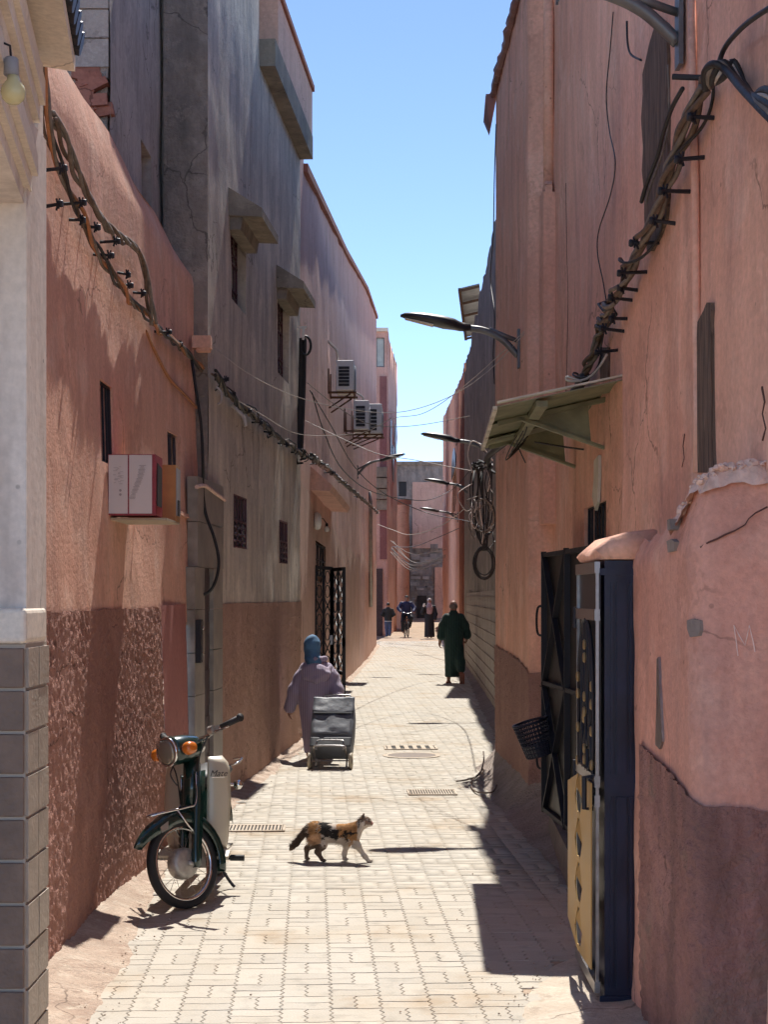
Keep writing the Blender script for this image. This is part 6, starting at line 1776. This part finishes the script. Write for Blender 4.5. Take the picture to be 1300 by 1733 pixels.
# ---- boy walking away at the far left
Yb = 66.2
def standing(label, px, Yd, H, cloths, face, arms, legs, hairm, skin='skin_tan', group=None):
    t = thing('person', label, 'person', ((px - CX) / F * Yd, Yd, gz(Yd)))
    k = H / 1.70
    S = Soft(); fd, sd_ = head(S, (0, 0, 1.58 * k), face, k)
    S.cap((0, 0, 1.52 * k), (0, 0, 1.4 * k), .055 * k, .065 * k, .03)
    S.robe([(.82 * k, 0, 0, .15 * k, .11 * k), (1.05 * k, 0, 0, .15 * k, .11 * k), (1.3 * k, 0, 0, .19 * k, .12 * k), (1.44 * k, 0, 0, .11 * k, .08 * k)])
    for L_ in legs:
        S.chain([((np.array(p) * k), r * k) for p, r in zip(L_, (.085, .06, .042))], .03)
        a = np.array(L_[-1]) * k; S.ell(a + np.array([0, .05 * fd[1], -.03]) * k, (.04 * k, .11 * k, .035 * k), .02)
    for A_, pn in arms:
        S.chain([((np.array(p) * k), r * k) for p, r in zip(A_, (.05, .042, .03))], .03)
        d = np.array(A_[-1]) - np.array(A_[-2]); hand(S, np.array(A_[-1]) * k, d, pn, 1 if A_[0][0] > 0 else -1, k)
    S.build('body', skin, t, .014); face_parts(t, (0, 0, 1.58 * k), fd, sd_, k)
    S = Soft(); c = np.array([0, 0, 1.625 * k]) - np.array(fd) * .015; S.ell(c, np.array([.085, .10, .085]) * k, .02); 
    if hairm: S.build('hair' if hairm.startswith('hair') else 'cap', hairm, t, .014)
    for nm, m, fn in cloths:
        S = Soft(); fn(S, k); S.build(nm, m, t, .014, wrinkle=.003)
    return t
def jacket(arms, lo=.80):
    def f(S, k):
        S.robe([(lo * k, 0, 0, .185 * k, .14 * k), (1.05 * k, 0, 0, .185 * k, .14 * k), (1.3 * k, 0, 0, .215 * k, .14 * k), (1.42 * k, 0, 0, .15 * k, .11 * k), (1.48 * k, 0, 0, .08 * k, .075 * k)], 6, .04, (.7 * k, 1.3 * k))
        for A_, _ in arms: S.chain([((np.array(p) * k), r * k) for p, r in zip(A_, (.075, .065, .05))], .04)
    return f
def trousers(legs):
    def f(S, k):
        S.robe([(.70 * k, 0, 0, .16 * k, .12 * k), (.92 * k, 0, 0, .17 * k, .13 * k)], k=.04)
        for L_ in legs: S.chain([((np.array(p) * k), r * k) for p, r in zip(L_, (.10, .08, .068))], .03)
    return f
armsB = [(((-.20, 0, 1.34), (-.30, -.08, 1.12), (-.20, .12, 1.02)), (0, 0, -1)), (((.20, 0, 1.34), (.30, -.08, 1.12), (.20, .12, 1.02)), (0, 0, -1))]
legsB = [((-.08, 0, .84), (-.08, .06, .48), (-.05, .05, .10)), ((.08, 0, .84), (.09, .03, .48), (.08, -.16, .13))]
standing('boy in dark jacket and jeans walking away beside the left wall', 657, Yb, 1.44, [('jacket', 'cloth_dark', jacket(armsB)), ('trousers', 'denim', trousers(legsB)), ('hem', 'cloth_white', lambda S, k: S.robe([(.77 * k, 0, 0, .192 * k, .15 * k), (.81 * k, 0, 0, .192 * k, .15 * k)]))], (0, 1, 0), armsB, legsB, 'hair_black')

# ---- woman in black coming towards the camera, hand raised
armsW = [(((.20, 0, 1.34), (.27, -.05, 1.05), (.24, -.12, .85)), (0, -1, 0)), (((-.20, 0, 1.34), (-.30, -.10, 1.10), (-.24, -.22, 1.32)), (0, -1, 0))]
legsW = [((-.08, 0, .84), (-.08, -.04, .48), (-.08, -.06, .08)), ((.08, 0, .84), (.08, 0, .48), (.08, .08, .08))]
wb_ = standing('person in long black dress and printed scarf raising a white object', 727, 65.0, 1.62, [
    ('dress', 'cloth_black', lambda S, k: (S.robe([(.06 * k, 0, 0, .22 * k, .17 * k), (.5 * k, 0, 0, .21 * k, .16 * k), (1.0 * k, 0, 0, .20 * k, .15 * k), (1.32 * k, 0, 0, .22 * k, .14 * k), (1.44 * k, 0, 0, .12 * k, .10 * k)], 7, .05, (0, 1.2)), [S.chain([((np.array(p) * k), r * k) for p, r in zip(A_, (.085, .08, .075))], .04) for A_, _ in armsW])),
    ('headscarf', 'scarf_print', lambda S, k: (S.chain([((0, -.02, 1.46 * k), .10 * k), ((0, -.08, 1.30 * k), .15 * k)], .04), S.ell((0, -.13 * k, 1.18 * k), (.14 * k, .06 * k, .16 * k), .04))),
    ('scarf_top', 'scarf_pale', lambda S, k: S.ell((0, .02, 1.625 * k), (.092 * k, .105 * k, .10 * k), .02))], (0, -1, 0), armsW, legsW, None)
mb = MB(); mb.box(Vector((-.235, -.28, 1.36)), (.075, .02, .15), Matrix.Rotation(.3, 3, 'Y')); o = mb.build('phone', 'white_plastic', None); o.location = wb_.location; tag(o, 'small white object held up by the person in black', 'phone')

# ---- cyclist riding towards the camera
Yc = 66.5
bike = thing('bicycle', 'dark bicycle ridden towards the camera in the middle of the far street', 'bicycle', ((688 - CX) / F * Yc, Yc, gz(Yc)), R(6))
def wheel_obj(parent, c, r, tyre, axis='X', nsp=14, name='wheel'):
    mb = MB(); n = 28
    mb.tube([Vector(c) + Vector((0, (r - tyre) * math.cos(t), (r - tyre) * math.sin(t))) for t in np.linspace(0, 2 * math.pi, n + 1)[:-1]], tyre, 8, closed=True)
    return mb
for y in (-.52, .52):
    mb = wheel_obj(bike, (0, y, .34), .34, .02); w_ = mb.build('wheel', 'rubber', bike, True)
    mb = MB()
    for k in range(14):
        t = 2 * math.pi * k / 14; mb.tube([(0, y, .34), (0, y + .32 * math.cos(t), .34 + .32 * math.sin(t))], .003, 4)
    mb.build('spoke', 'steel', w_)
mb = MB()
mb.tube([(0, -.52, .34), (0, -.42, .78), (0, -.40, .98)], .022, 7); mb.tube([(0, -.43, .72), (0, .08, .28)], .02, 7); mb.tube([(0, -.42, .80), (0, .18, .76)], .02, 7); mb.tube([(0, .08, .28), (0, .22, .90)], .02, 7); mb.tube([(0, .08, .28), (0, .52, .34), (0, .19, .76)], .016, 7)
mb.build('frame', 'iron_black', bike, True)
mb = MB(); mb.tube(smooth_path([(-.28, -.28, 1.02), (-.2, -.36, 1.04), (0, -.41, 1.0), (.2, -.36, 1.04), (.28, -.28, 1.02)], 5), .014, 6); mb.build('handlebar', 'chrome', bike, True)
mb = MB(); mb.loft([[Vector((-.03, .12, .91)), Vector((.03, .12, .91)), Vector((.02, .12, .94)), Vector((-.02, .12, .94))], [Vector((-.10, .32, .92)), Vector((.10, .32, .92)), Vector((.09, .32, .97)), Vector((-.09, .32, .97))]]); mb.build('saddle', 'seat_black', bike)
mb = MB(); mb.tube([(-.14, -.02, .18), (-.02, -.02, .18), (-.02, .08, .28), (.02, .08, .28), (.02, .16, .38), (.14, .16, .38)], .012, 6); mb.build('pedals', 'steel', bike)
cyc = thing('person', 'cyclist in navy jacket and cap riding towards the camera', 'person', bike.location, R(6))
S = Soft(); fd, sd_ = head(S, (0, -.10, 1.62), (0, -1, -.1), 1.0)
S.cap((0, -.06, 1.54), (0, 0, 1.45), .06, .07, .03); S.robe([(.95, 0, .2, .16, .13), (1.2, 0, .12, .17, .12), (1.40, 0, .02, .20, .12), (1.48, 0, 0, .1, .08)])
legs = [((-.09, .2, .97), (-.17, -.18, .66), (-.15, -.02, .26)), ((.09, .2, .97), (.17, -.14, .80), (.15, .12, .46))]
for L_ in legs:
    S.chain([(p, r) for p, r in zip(L_, (.09, .065, .045))], .03); S.ell(np.array(L_[-1]) + np.array([0, -.06, -.05]), (.045, .12, .035), .02)
arms = [((-.2, .02, 1.40), (-.34, -.08, 1.20), (-.27, -.27, 1.07)), ((.2, .02, 1.40), (.34, -.08, 1.20), (.27, -.27, 1.07))]
for A_ in arms:
    S.chain([(p, r) for p, r in zip(A_, (.055, .045, .032))], .03); hand(S, A_[-1], (0, -.8, -.4), (0, -.3, -1), 1 if A_[0][0] > 0 else -1)
S.build('body', 'skin_brown', cyc, .014); face_parts(cyc, (0, -.10, 1.62), fd, sd_)
S = Soft(); S.robe([(.95, 0, .19, .19, .16), (1.2, 0, .12, .20, .15), (1.40, 0, .02, .22, .14), (1.49, 0, -.01, .11, .10)], 5, .04, (.9, 1.3))
for A_ in arms: S.chain([(p, r) for p, r in zip(A_, (.085, .075, .06))], .04)
S.build('jacket', 'cloth_navy', cyc, .014, wrinkle=.003)
S = Soft(); S.ell((0, .2, .98), (.17, .15, .10), .03)
for L_ in legs: S.chain([(p, r) for p, r in zip(L_, (.11, .09, .07))], .03)
S.build('trousers', 'cloth_black', cyc, .014)
S = Soft(); S.ell((0, -.09, 1.68), (.085, .10, .065), .02); S.ell((0, -.17, 1.665), (.07, .07, .012), .01); S.build('cap', 'cloth_dark', cyc, .012)

# ---- calico cat walking to the right
Yk = 10.85
cat = thing('cat', 'calico cat with orange, black and white patches walking across the street', 'cat', ((565 - CX) / F * Yk, Yk, 0), R(-4))
S = Soft()
# local: x forward, y towards left of the animal (away from camera), z up
S.chain([((-.125, 0, .205), .062), ((-.05, 0, .195), .060), ((.05, 0, .190), .058), ((.125, 0, .195), .056)], .03)
S.ell((-.125, 0, .205), (.060, .052, .062), .03); S.ell((.115, 0, .185), (.062, .050, .066), .03)
S.cap((.140, 0, .215), (.195, 0, .258), .042, .036, .03)
S.ell((.213, 0, .272), (.044, .038, .037), .02); S.ell((.248, 0, .258), (.020, .020, .016), .015); S.ell((.262, 0, .262), (.007, .008, .006), .006)
for e in (-1, 1):
    S.cap((.200, e * .022, .298), (.203, e * .030, .325), .013, .003, .006); S.cap((.190, e * .024, .296), (.200, e * .029, .322), .010, .003, .006)
# near side is -y. front legs: near one reaching forward, far one under the body
S.chain([((.125, -.030, .175), .036), ((.165, -.032, .115), .021), ((.215, -.033, .045), .0145), ((.238, -.033, .016), .0135)], .02); S.ell((.250, -.033, .012), (.020, .014, .011), .008)
S.chain([((.100, .030, .165), .034), ((.085, .030, .105), .020), ((.070, .030, .05), .0145), ((.068, .030, .018), .0135)], .02); S.ell((.080, .030, .012), (.019, .014, .011), .008)
# hind legs: near one forward under the belly, far one pushing back; hock points backwards
S.chain([((-.120, -.032, .190), .048), ((-.075, -.034, .115), .030), ((-.108, -.034, .072), .017), ((-.080, -.034, .022), .0135)], .02); S.ell((-.066, -.034, .012), (.020, .014, .011), .008)
S.chain([((-.140, .032, .185), .045), ((-.125, .034, .115), .028), ((-.188, .034, .082), .016), ((-.192, .034, .022), .0125)], .02); S.ell((-.184, .034, .012), (.018, .013, .011), .008)
S.chain([((-.165, 0, .235), .022), ((-.195, 0, .205), .021), ((-.225, 0, .165), .022), ((-.255, -.004, .125), .022), ((-.282, -.006, .098), .018), ((-.296, -.006, .078), .010)], .012)
v, fc = S.mesh(.0042)
v = v + (0.0022 * (np.sin(v[:, 0] * 310 + v[:, 2] * 190) * np.sin(v[:, 2] * 260 + v[:, 1] * 330)))[:, None] * np.array([0.3, 1.0, 0.6])
me = bpy.data.meshes.new('body'); me.vertices.add(len(v)); me.vertices.foreach_set('co', v.astype(np.float32).ravel())
me.loops.add(len(fc) * 4); me.loops.foreach_set('vertex_index', fc.ravel().astype(np.int32)); me.polygons.add(len(fc))
me.polygons.foreach_set('loop_start', np.arange(0, len(fc) * 4, 4, dtype=np.int32)); me.polygons.foreach_set('loop_total', np.full(len(fc), 4, np.int32)); me.update(calc_edges=True); me.validate()
def cat_col(p):
    x, y, z = p[:, 0], p[:, 1], p[:, 2]
    nz_ = .055 * fbm(x * 45 + 9, z * 45 + y * 20, 3, 4); n2 = .045 * fbm(x * 90, z * 60 + y * 30, 8, 3)
    W_, O_, K_, B_ = np.array([.58, .50, .42]), np.array([.40, .215, .09]), np.array([.035, .030, .027]), np.array([.16, .11, .08])
    c = np.tile(W_, (len(p), 1)) * (1 + 3 * n2)[:, None]
    def put(m, col): c[m] = col * np.clip(1 + 14 * n2[m], .45, 1.7)[:, None]
    body_ = (z + nz_ > .178)
    put(body_ & (x + n2 > .03) & (x < .165), O_); put(body_ & (x + nz_ < -.10) & (x > -.17), O_)
    put(body_ & (x + nz_ > -.095) & (x + nz_ < -.01), K_); put((z + nz_ > .165) & (z < .225) & (x + n2 > -.02) & (x + n2 < .055), K_)
    put((abs(x - .115 + nz_) < .028) & (abs(z - .185 + n2) < .03) & (y < 0), K_); put((abs(x - .14 + nz_) < .022) & (abs(z - .165 + n2) < .025) & (y < 0), O_)
    put((x < -.08) & (x > -.17) & (z + nz_ < .20) & (z > .12), O_ * 1.05 + .08)
    put((x < -.165 + n2) & (z > .075) & (z - (x + .165) * 1.3 > .17), B_ * .55)
    put((x < -.05) & (x > -.21) & (z < .115 + nz_), B_ * .9); put((x > .05) & (z < .05 + n2), W_ * .85)
    hd = x > .165
    put(hd & (z + n2 > .285), B_); put(hd & (z + n2 > .268) & (x + n2 < .20), K_ * 2); put(hd & (z > .25) & (z < .29) & (x > .21) & (n2 > .002), B_ * 1.3)
    put((x > .258) & (z > .255), np.array([.40, .2, .17]))
    return np.clip(c, .01, 1)
ca_ = me.color_attributes.new('coat', 'FLOAT_COLOR', 'POINT'); cc = np.concatenate([cat_col(v), np.ones((len(v), 1))], 1); ca_.data.foreach_set('color', cc.astype(np.float32).ravel())
m, nt, N, L, b = _mat('cat_coat'); at = N.new('ShaderNodeAttribute'); at.attribute_name = 'coat'; L.new(at.outputs['Color'], b.inputs['Base Color']); b.inputs['Roughness'].default_value = .9; b.inputs['Specular IOR Level'].default_value = .15; M['cat_coat'] = m
cb = link('body', me, 'cat_coat', cat, True)
# fur: thin blades over the coat
rf = np.random.RandomState(4); idx = rf.choice(len(fc), 15000); tri = v[fc[idx]]; cen = tri.mean(1)
nrm = np.cross(tri[:, 2] - tri[:, 0], tri[:, 3] - tri[:, 1]); nrm /= np.linalg.norm(nrm, axis=1)[:, None] + 1e-9
Lh = np.where(cen[:, 2] < .10, .004, .016) * (.6 + .8 * rf.rand(len(cen))); Lh = np.where(cen[:, 0] > .19, .004, Lh); Lh = np.where((cen[:, 2] > .11) & (cen[:, 2] < .15), Lh * 1.5, Lh)
flow = np.tile(np.array([-.75, 0, -.35]), (len(cen), 1)); tip = cen + (nrm * .55 + flow) * Lh[:, None]
side = np.cross(nrm, flow); side /= np.linalg.norm(side, axis=1)[:, None] + 1e-9
FV = np.stack([cen - side * .0011, cen + side * .0011, tip], 1).reshape(-1, 3)
fm = bpy.data.meshes.new('fur'); fm.from_pydata(FV.tolist(), [], [(3 * i, 3 * i + 1, 3 * i + 2) for i in range(len(cen))]); fm.update()
ca_ = fm.color_attributes.new('coat', 'FLOAT_COLOR', 'POINT'); cc = np.repeat(np.concatenate([cat_col(cen), np.ones((len(cen), 1))], 1), 3, 0); ca_.data.foreach_set('color', cc.astype(np.float32).ravel())
stuff(link('fur', fm, 'cat_coat', cat))
for e in (-1, 1):
    mb = MB(); mb.lathe([(.0005, -.006), (.005, -.003), (.006, 0), (.005, .003), (.0005, .006)], (.243, e * .023, .278), 'X', 8); mb.build('eye', 'hair_black', cat, True)
S = Soft(); S.chain([((.168, -.040, .235), .006), ((.176, -.046, .262), .006)], .004)
mb = MB(); mb.tube([Vector((.172 + .012 * math.sin(t) * .6, .041 * math.cos(t), .245 + .040 * math.sin(t))) for t in np.linspace(0, 2 * math.pi, 17)[:-1]], .0045, 6, closed=True); mb.build('collar', 'iron_black', cat, True)

# ================================================================== MOPED
mo = thing('moped', 'dark green and cream moped with orange indicators leaning by the left wall', 'moped', (-1.155, 9.22, 0.0), R(-90 - 4))
mo.scale = (.95, .95, .95)
# local: x forward, y to the rider's left, z up; origin under the front axle
HEADP, AX = Vector((-.235, 0, .86)), Vector((0, 0, .272))
axis = (HEADP - Vector((-.02, 0, .272))).normalized()
STEER = Matrix.Translation(HEADP) @ Matrix.Rotation(R(-39), 4, axis) @ Matrix.Translation(-HEADP)
LEAN = Matrix.Rotation(R(0), 4, 'X')
def SM():
    m = MB(); m.T = STEER; return m
# front wheel
def mwheel(T, c, name, hubr):
    c = Vector(c); m = MB(); m.T = T; n = 40; r = .272
    prof = [(r - .050, -.018), (r - .035, -.028), (r - .016, -.029), (r - .004, -.018), (r, 0), (r - .004, .018), (r - .016, .029), (r - .035, .028), (r - .050, .018)]
    m.lathe(prof, c, 'Y', n, caps=False); w = m.build(name, 'rubber', mo, True)
    m = MB(); m.T = T; m.lathe([(.226, -.019), (.222, -.022), (.208, -.016), (.206, 0), (.208, .016), (.222, .022), (.226, .019)], c, 'Y', n, caps=False); m.build('rim', 'chrome', w, True)
    m = MB(); m.T = T
    for k in range(24):
        t = 2 * math.pi * k / 24; t2 = t + (.5 if k % 2 else -.5); s = -1 if (k // 2) % 2 else 1
        m.tube([c + Vector((hubr * math.cos(t2), s * .03, hubr * math.sin(t2))), c + Vector((.21 * math.cos(t), s * .006, .21 * math.sin(t)))], .0016, 4)
    m.build('spoke', 'steel', w)
    m = MB(); m.T = T; m.lathe([(.001, -.06), (.02, -.06), (.024, -.048), (.07, -.045), (.092, -.036), (.097, -.01), (.097, .015), (.092, .036), (.07, .044), (.024, .05), (.001, .055)], c, 'Y', 28); m.build('hub', 'alloy', w, True)
    m = MB(); m.T = T; m.bar(c + Vector((.0, -.05, 0)), c + Vector((-.10, -.05, .03)), .03, .012); m.lathe([(.012, -.07), (.012, -.04)], c + Vector((-.03, 0, -.03)), 'Y', 8); m.build('brake_arm', 'alloy', w)
    return w
mwheel(STEER, AX, 'front_wheel', .07)
mwheel(Matrix.Identity(4), (-1.16, 0, .272), 'rear_wheel', .07)
# leading link fork
m = SM()
for y in (-.062, .062):
    m.loft([[Vector((x + a * w, y + b * .016, z)) for a, b in ((-1, -1), (1, -1), (1, 1), (-1, 1))] for (x, z, w) in ((-.23, .80, .035), (-.17, .62, .035), (-.085, .36, .03), (-.06, .27, .03), (-.055, .235, .02))])
m.build('fork', 'moped_green', mo, True)
m = SM()
for y in (-.05, .05): m.tube([(-.055, y, .25), (0, y, .272)], .016, 8)
m.build('fork_link', 'alloy', mo, True)
m = SM(); m.tube([(-.235, 0, .86), (-.16, 0, .60)], .055, 12); m.build('steering_column', 'moped_green', mo, True)
# front mudguard: arched channel with pointed nose
m = SM(); rings = []
for k in range(19):
    a = R(-28 + 205 * k / 18) ; a = R(200 - 175 * k / 18)
    r = .300; w = .060 * (1 if k < 15 else max(.12, 1 - (k - 14) * .22)); h = .055 * (1 if k < 15 else max(.25, 1 - (k - 14) * .16))
    c = Vector((r * math.cos(a), 0, .272 + r * math.sin(a))); rad = Vector((math.cos(a), 0, math.sin(a)))
    if k > 14: c += Vector((.02 * (k - 14) * .6, 0, .006 * (k - 14)))
    rings.append([c + Vector((0, -w, 0)) - rad * h, c + Vector((0, -w * .92, 0)) + rad * .0, c + Vector((0, -w * .5, 0)) + rad * .022, c + rad * .03, c + Vector((0, w * .5, 0)) + rad * .022, c + Vector((0, w * .92, 0)), c + Vector((0, w, 0)) - rad * h])
m.loft(rings, caps=False, closed=False); fdr = m.build('front_mudguard', 'moped_green', mo, True); so = fdr.modifiers.new('t', 'SOLIDIFY'); so.thickness = .004
for y in (-.063, .063):
    m = SM(); m.prism([(.10, y, .545), (.17, y, .52), (.165, y, .485), (.11, y, .50)], (0, .002 * (1 if y > 0 else -1), 0)); m.build('decal', 'zinc', fdr)
# slim guard rail over the mudguard
m = SM()
m.tube(smooth_path([(-.19, -.07, .80), (-.14, -.075, .62), (-.06, -.075, .60), (.12, -.06, .60), (.20, 0, .595), (.12, .06, .60), (-.06, .075, .60), (-.14, .075, .62), (-.19, .07, .80)], 5), .006, 6)
for y in (-.07, .07): m.tube([(.02, y, .60), (-.09, y, .42)], .006, 6)
m.build('guard_rail', 'chrome', mo, True)
# headlamp nacelle with handlebar
m = SM(); rings = []
for (x, rx, rz, z) in ((-.33, .05, .045, .955), (-.27, .085, .075, .955), (-.18, .10, .090, .955), (-.10, .098, .092, .955), (-.065, .088, .084, .955)):
    rings.append([Vector((x, rx * math.cos(t), z + rz * math.sin(t))) for t in np.linspace(0, 2 * math.pi, 19)[:-1]])
m.loft(rings); nac = m.build('headlamp_shell', 'moped_green', mo, True)
m = SM(); m.lathe([(.088, -.066), (.093, -.058), (.092, -.048), (.080, -.046)], (0, 0, .955), 'X', 24, caps=False); m.build('headlamp_ring', 'chrome', nac, True)
m = SM(); m.lathe([(.082, -.052), (.07, -.034), (.04, -.024), (.001, -.020)], (0, 0, .955), 'X', 24); m.build('headlamp_lens', 'headlight_glass', nac, True)
for y in (-1, 1):
    m = SM(); m.tube([(-.12, y * .09, .95), (-.12, y * .13, .95)], .014, 8); m.build('indicator_stalk', 'chrome', nac)
    m = SM(); m.lathe([(.001, -.175), (.03, -.170), (.040, -.155), (.043, -.125), (.040, -.10), (.030, -.085), (.02, -.08)][::-1] if False else [(.024, -.20), (.036, -.19), (.041, -.165), (.041, -.145), (.034, -.125), (.018, -.112), (.001, -.108)], (.05, y * .148, .95), 'X', 16); m.build('indicator', 'amber', nac, True)
m = SM(); m.tube(smooth_path([(-.26, -.05, .98), (-.27, -.14, .995), (-.28, -.21, 1.02), (-.31, -.27, 1.04)], 5), .013, 8); m.tube(smooth_path([(-.26, .05, .98), (-.27, .14, .995), (-.28, .21, 1.02), (-.31, .27, 1.04)], 5), .013, 8); hb = m.build('handlebar', 'chrome', mo, True)
for y in (-1, 1):
    m = SM(); m.tube([(-.30, y * .255, 1.035), (-.365, y * .36, 1.065)], [.019, .020], 10); m.lathe([(.026, -.006), (.026, .006)], (-.37, y * .367, 1.068), 'Y', 10); m.build('grip', 'rubber', hb, True)
    m = SM(); m.box((-.285, y * .215, 1.03), (.05, .06, .045)); m.lathe([(.03, -.02), (.03, .02)], (-.27, y * .205, 1.03), 'Y', 10); m.build('switch_block', 'alloy', hb)
    m = SM(); m.tube(smooth_path([(-.255, y * .23, 1.02), (-.245, y * .29, 1.02), (-.27, y * .36, 1.03)], 5), .006, 6); m.build('brake_lever', 'chrome', hb)
m = SM(); m.tube(smooth_path([(-.20, -.09, .90), (-.15, -.12, .82), (-.17, -.10, .74)], 5), .005, 5); m.tube(smooth_path([(-.25, -.18, 1.0), (-.18, -.15, .93), (-.17, -.09, .8), (-.12, -.07, .5), (-.04, -.06, .3)], 6), .005, 5); m.tube(smooth_path([(-.25, .18, 1.0), (-.2, .13, .9), (-.2, .08, .78), (-.2, .07, .6)], 6), .005, 5); m.build('control_cable', 'cable_black', hb)
# main body: head tube, down tube, engine, seat
m = MB(); m.tube([(-.245, 0, .90), (-.215, 0, .74)], .045, 12); m.tube(smooth_path([(-.24, 0, .76), (-.33, 0, .50), (-.50, 0, .40), (-.72, 0, .42), (-.86, 0, .60)], 6), .055, 12); m.build('frame', 'moped_green', mo, True)
m = MB(); m.box((-.86, 0, .56), (.52, .20, .20)); m.box((-1.1, 0, .60), (.42, .13, .10)); o = m.build('rear_body', 'moped_green', mo); bv = o.modifiers.new('b', 'BEVEL'); bv.width = .04; bv.segments = 3
m = MB(); rings = []
for (x, w, z, h) in ((-.60, .07, .70, .03), (-.68, .11, .715, .045), (-.85, .125, .73, .05), (-1.05, .125, .735, .05), (-1.12, .09, .73, .04)):
    rings.append([Vector((x, w * math.cos(t), z + h * math.sin(t))) for t in np.linspace(0, 2 * math.pi, 13)[:-1]])
m.loft(rings); m.build('seat', 'seat_black', mo, True)
m = MB(); m.box((-.56, 0, .27), (.34, .18, .18)); m.lathe([(.09, -.13), (.10, -.10), (.10, .10), (.09, .13)], (-.60, 0, .26), 'Y', 18)
for k in range(6): m.box((-.40 + k * .022, 0, .29), (.008, .15, .13))
o = m.build('engine', 'alloy', mo)
m = MB(); m.tube(smooth_path([(-.42, -.04, .24), (-.46, -.10, .17), (-.62, -.13, .18), (-.9, -.14, .23), (-1.35, -.15, .27)], 6), [.018] * 12 + [.03] * 13, 10); m.build('exhaust', 'chrome', mo, True)
# leg shields: two curved cream panels either side
for y in (-1, 1):
    m = MB(); V_ = []; nu_, nv_ = 9, 15
    for i in range(nu_):
        for j in range(nv_):
            u, v_ = i / (nu_ - 1), j / (nv_ - 1)
            z = .30 + .585 * v_
            wi = .075 + .0 * v_; wo = float(np.interp(v_, [0, .1, .5, .85, .97, 1.0], [.185, .20, .215, .205, .185, .15]))
            yy_ = wi + (wo - wi) * u
            x = -.335 + .05 * (v_ - .4) * -1 - .09 * (u ** 2.2) - .05 * max(0, .25 - v_) * 2
            if v_ > .93: x -= .012 * (v_ - .93) / .07
            V_.append((x, y * yy_, z))
    o = grid_mesh('leg_shield', np.array(V_), nu_, nv_, 'moped_cream', mo, True, flip=(y < 0)); o.modifiers.new('t', 'SOLIDIFY').thickness = .010
    m = MB(); m.loft([[Vector((x, y * a, z)) for a, z in ((.10, .295), (.20, .295), (.20, .305), (.10, .305))] for x in (-.28, -.44, -.60)]); m.box((-.27, y * .185, .285), (.08, .09, .02), Matrix.Rotation(.35, 3, 'Y')); m.build('footboard', 'moped_cream', mo)
    m = MB(); m.tube([(-.55, y * .10, .22), (-.55, y * .27, .22)], .013, 8); m.tube([(-.55, y * .19, .22), (-.55, y * .28, .22)], .02, 8); m.build('foot_peg', 'rubber', mo)
# lettering on the shield
fc_ = bpy.data.curves.new('lettering', 'FONT'); fc_.body = 'Mate'; fc_.size = .055; fc_.shear = .35; fc_.extrude = .0012; fc_.align_x = 'CENTER'
tmp = bpy.data.objects.new('tmp', fc_); COL.objects.link(tmp); bpy.context.view_layer.update()
tm = bpy.data.meshes.new_from_object(tmp.evaluated_get(bpy.context.evaluated_depsgraph_get())); bpy.data.objects.remove(tmp)
o = link('lettering', tm, 'iron_black', mo); o.rotation_euler = (R(90), 0, R(90 + 14)); o.location = (-.352, .147, .765)
m = MB(); m.bar((-.352, .105, .757), (-.372, .185, .757), .003, .004); m.build('underline', 'chrome', mo)
m = MB(); m.lathe([(.001, -.03), (.028, -.028), (.032, .0), (.026, .012), (.001, .02)], (-.80, .20, .66), 'X', 14); m.build('rear_indicator', 'chrome', mo, True)
m = MB(); m.tube([(-.80, .08, .66), (-.80, .18, .66)], .01, 6); m.tube(smooth_path([(-.85, .10, .78), (-.80, .19, .80), (-.95, .20, .82), (-1.1, .12, .80)], 5), .007, 6); m.build('rear_rack', 'chrome', mo, True)
m = MB(); m.tube(smooth_path([(-.62, .08, .20), (-.66, .16, .06), (-.66, .20, .012)], 5), .010, 6); m.build('side_stand', 'iron_black', mo)
m = MB(); rings = []
for k in range(13):
    a = R(10 + 160 * k / 12); c = Vector((-1.16 + .305 * math.cos(a), 0, .272 + .305 * math.sin(a))); rad = Vector((math.cos(a), 0, math.sin(a)))
    rings.append([c + Vector((0, -.065, 0)) - rad * .05, c + Vector((0, -.05, 0)) + rad * .01, c + rad * .02, c + Vector((0, .05, 0)) + rad * .01, c + Vector((0, .065, 0)) - rad * .05])
m.loft(rings, caps=False, closed=False); o = m.build('rear_mudguard', 'moped_green', mo, True); o.modifiers.new('t', 'SOLIDIFY').thickness = .004
